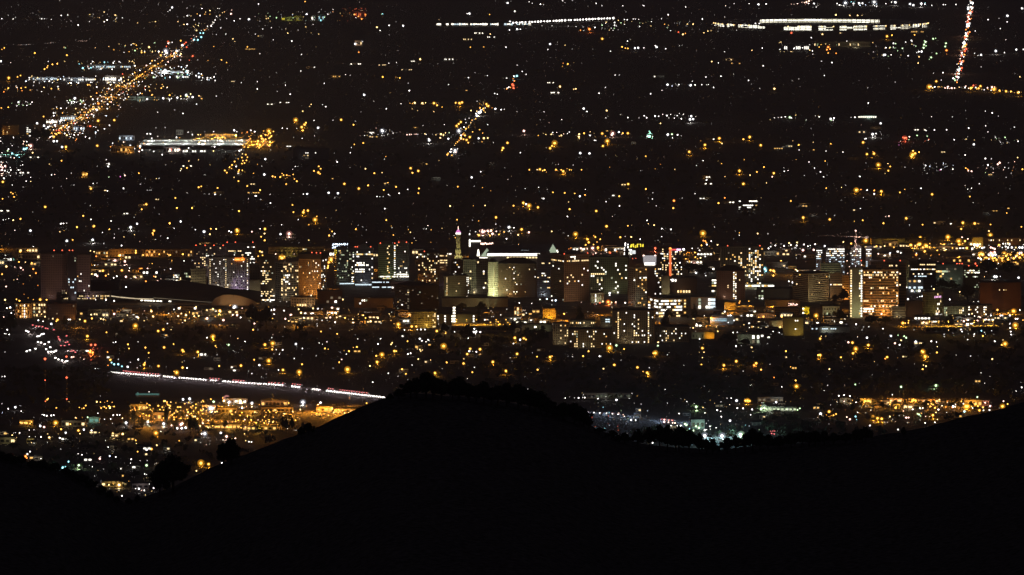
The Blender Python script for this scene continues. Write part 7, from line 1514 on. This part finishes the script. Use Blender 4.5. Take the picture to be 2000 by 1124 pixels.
# the suburban tree canopy reads as one dark mass: leaf clumps over the whole plain
def canopy():
    rng = np.random.default_rng(77)
    lx = np.array([l[5] for l in LP]); ly = np.array([l[6] for l in LP]); ls = np.array([l[4] for l in LP])
    order = np.argsort(lx); lx, ly, ls = lx[order], ly[order], ls[order]
    zones = ((0, 640, 2000, 780, 2600), (0, 590, 2000, 650, 500), (0, 300, 2000, 470, 1900), (0, 60, 2000, 300, 1500), (0, 785, 700, 965, 700), (1150, 770, 2000, 860, 700), (0, 470, 2000, 590, 500))
    Q = []
    for (x0, y0, x1, y1, n) in zones:
        for _ in range(n):
            px, py = rng.uniform(x0, x1), rng.uniform(y0, y1)
            if under_hill(px, py - 1): continue
            p = at(px, py); s = mpp(p[1])
            h = rng.uniform(7, 15); wd = rng.uniform(9, 18)
            tp = h / s; hw = wd / 2 / s + 2
            a, b = np.searchsorted(lx, px - hw - 2), np.searchsorted(lx, px + hw + 2)
            sub = ly[a:b]
            if np.any((sub > py - tp - 3) & (sub < py + 1) & (ls[a:b] > 1.6)): continue
            if any(r[0] - 8 < px < r[2] + 8 and r[1] - 2 < py < r[3] + tp for r in KEEP): continue
            bl = [(rng.normal() * wd * .2, rng.normal() * wd * .2, h * rng.uniform(.45, .8), wd * rng.uniform(.2, .34)) for _k in range(4)]
            q = leaf_cloud(rng, bl, 26, wd * .13)
            Q.append(q + np.array(p))
    for _ in range(620):                            # low trees in the amber lit car parks and along the street fronts
        bx = ((240, 786, 720, 844), (240, 812, 560, 850), (240, 786, 560, 844), (1660, 780, 1920, 802), (150, 600, 800, 645), (1340, 600, 1990, 645))[rng.integers(0, 6)]
        px, py = rng.uniform(bx[0], bx[2]), rng.uniform(bx[1], bx[3])
        if under_hill(px, py - 2): continue
        wd = rng.uniform(4.5, 8); h = rng.uniform(4, 7.5)
        bl = [(rng.normal() * wd * .2, rng.normal() * wd * .2, h * rng.uniform(.5, .85), wd * rng.uniform(.2, .34)) for _k in range(3)]
        Q.append(leaf_cloud(rng, bl, 34, wd * .12) + np.array(at(px, py)))
    for l in big:                                  # street trees standing just behind the brighter lamps
        if l[6] < 290 or any(r[0] < l[5] < r[2] and r[1] < l[6] < r[3] for r in KEEP): continue
        for _ in range(rng.integers(1, 4)):
            wd = rng.uniform(6, 11); h = rng.uniform(6, 11)
            bl = [(rng.normal() * wd * .25, rng.normal() * wd * .2, h * rng.uniform(.4, .85), wd * rng.uniform(.2, .34)) for _k in range(4)]
            q = leaf_cloud(rng, bl, 40, wd * .11)
            Q.append(q + np.array((l[0] + rng.uniform(-11, 11), l[1] + rng.uniform(5, 11), 0)))
    Q = np.concatenate(Q)
    me = quads_mesh('tree_canopy', Q, [LEAF, LEAF2], (rng.random(len(Q) // 4) < .35))
    o = link('tree_canopy', me); o['kind'] = 'stuff'
    tag(o, 'dark suburban tree canopy covering the plain between the lamps', 'trees')
# lit places the canopy leaves open: road verges, decks, lots and the fronts of buildings
KEEP = [(880, 600, 1000, 652), (1800, 560, 1960, 660), (265, 270, 535, 300), (620, 560, 900, 650), (850, 480, 1240, 600), (1225, 470, 1520, 640), (1540, 480, 1780, 650), (300, 480, 640, 605), (60, 490, 300, 600), (30, 590, 215, 712), (215, 712, 770, 800), (1060, 600, 1350, 690), (640, 470, 830, 600), (380, 780, 720, 850), (240, 780, 400, 840), (80, 60, 460, 285), (1385, 20, 1850, 75), (840, 30, 1210, 58), (1780, 500, 1920, 600), (1860, 0, 1910, 170), (1150, 800, 1330, 830), (1340, 590, 1580, 680), (1670, 775, 1940, 802)]
canopy()

# ------------------------------------------------------------------ night haze over the whole valley
mb = MB()
hm = bpy.data.materials.new('valley haze'); hm.use_nodes = True
nt = hm.node_tree; nt.nodes.clear()
v = nt.nodes.new('ShaderNodeVolumePrincipled')
v.inputs['Color'].default_value = (.92, .90, .92, 1)
v.inputs['Density'].default_value = 2.6e-5
v.inputs['Anisotropy'].default_value = 0.0
oo = nt.nodes.new('ShaderNodeOutputMaterial'); nt.links.new(v.outputs[0], oo.inputs['Volume'])
mb.box((0, 23500, 505), (30000, 75500, 1016), hm)
o = mb.build('haze'); o['kind'] = 'stuff'; tag(o, 'thin brownish night haze lying over the whole city', 'haze')
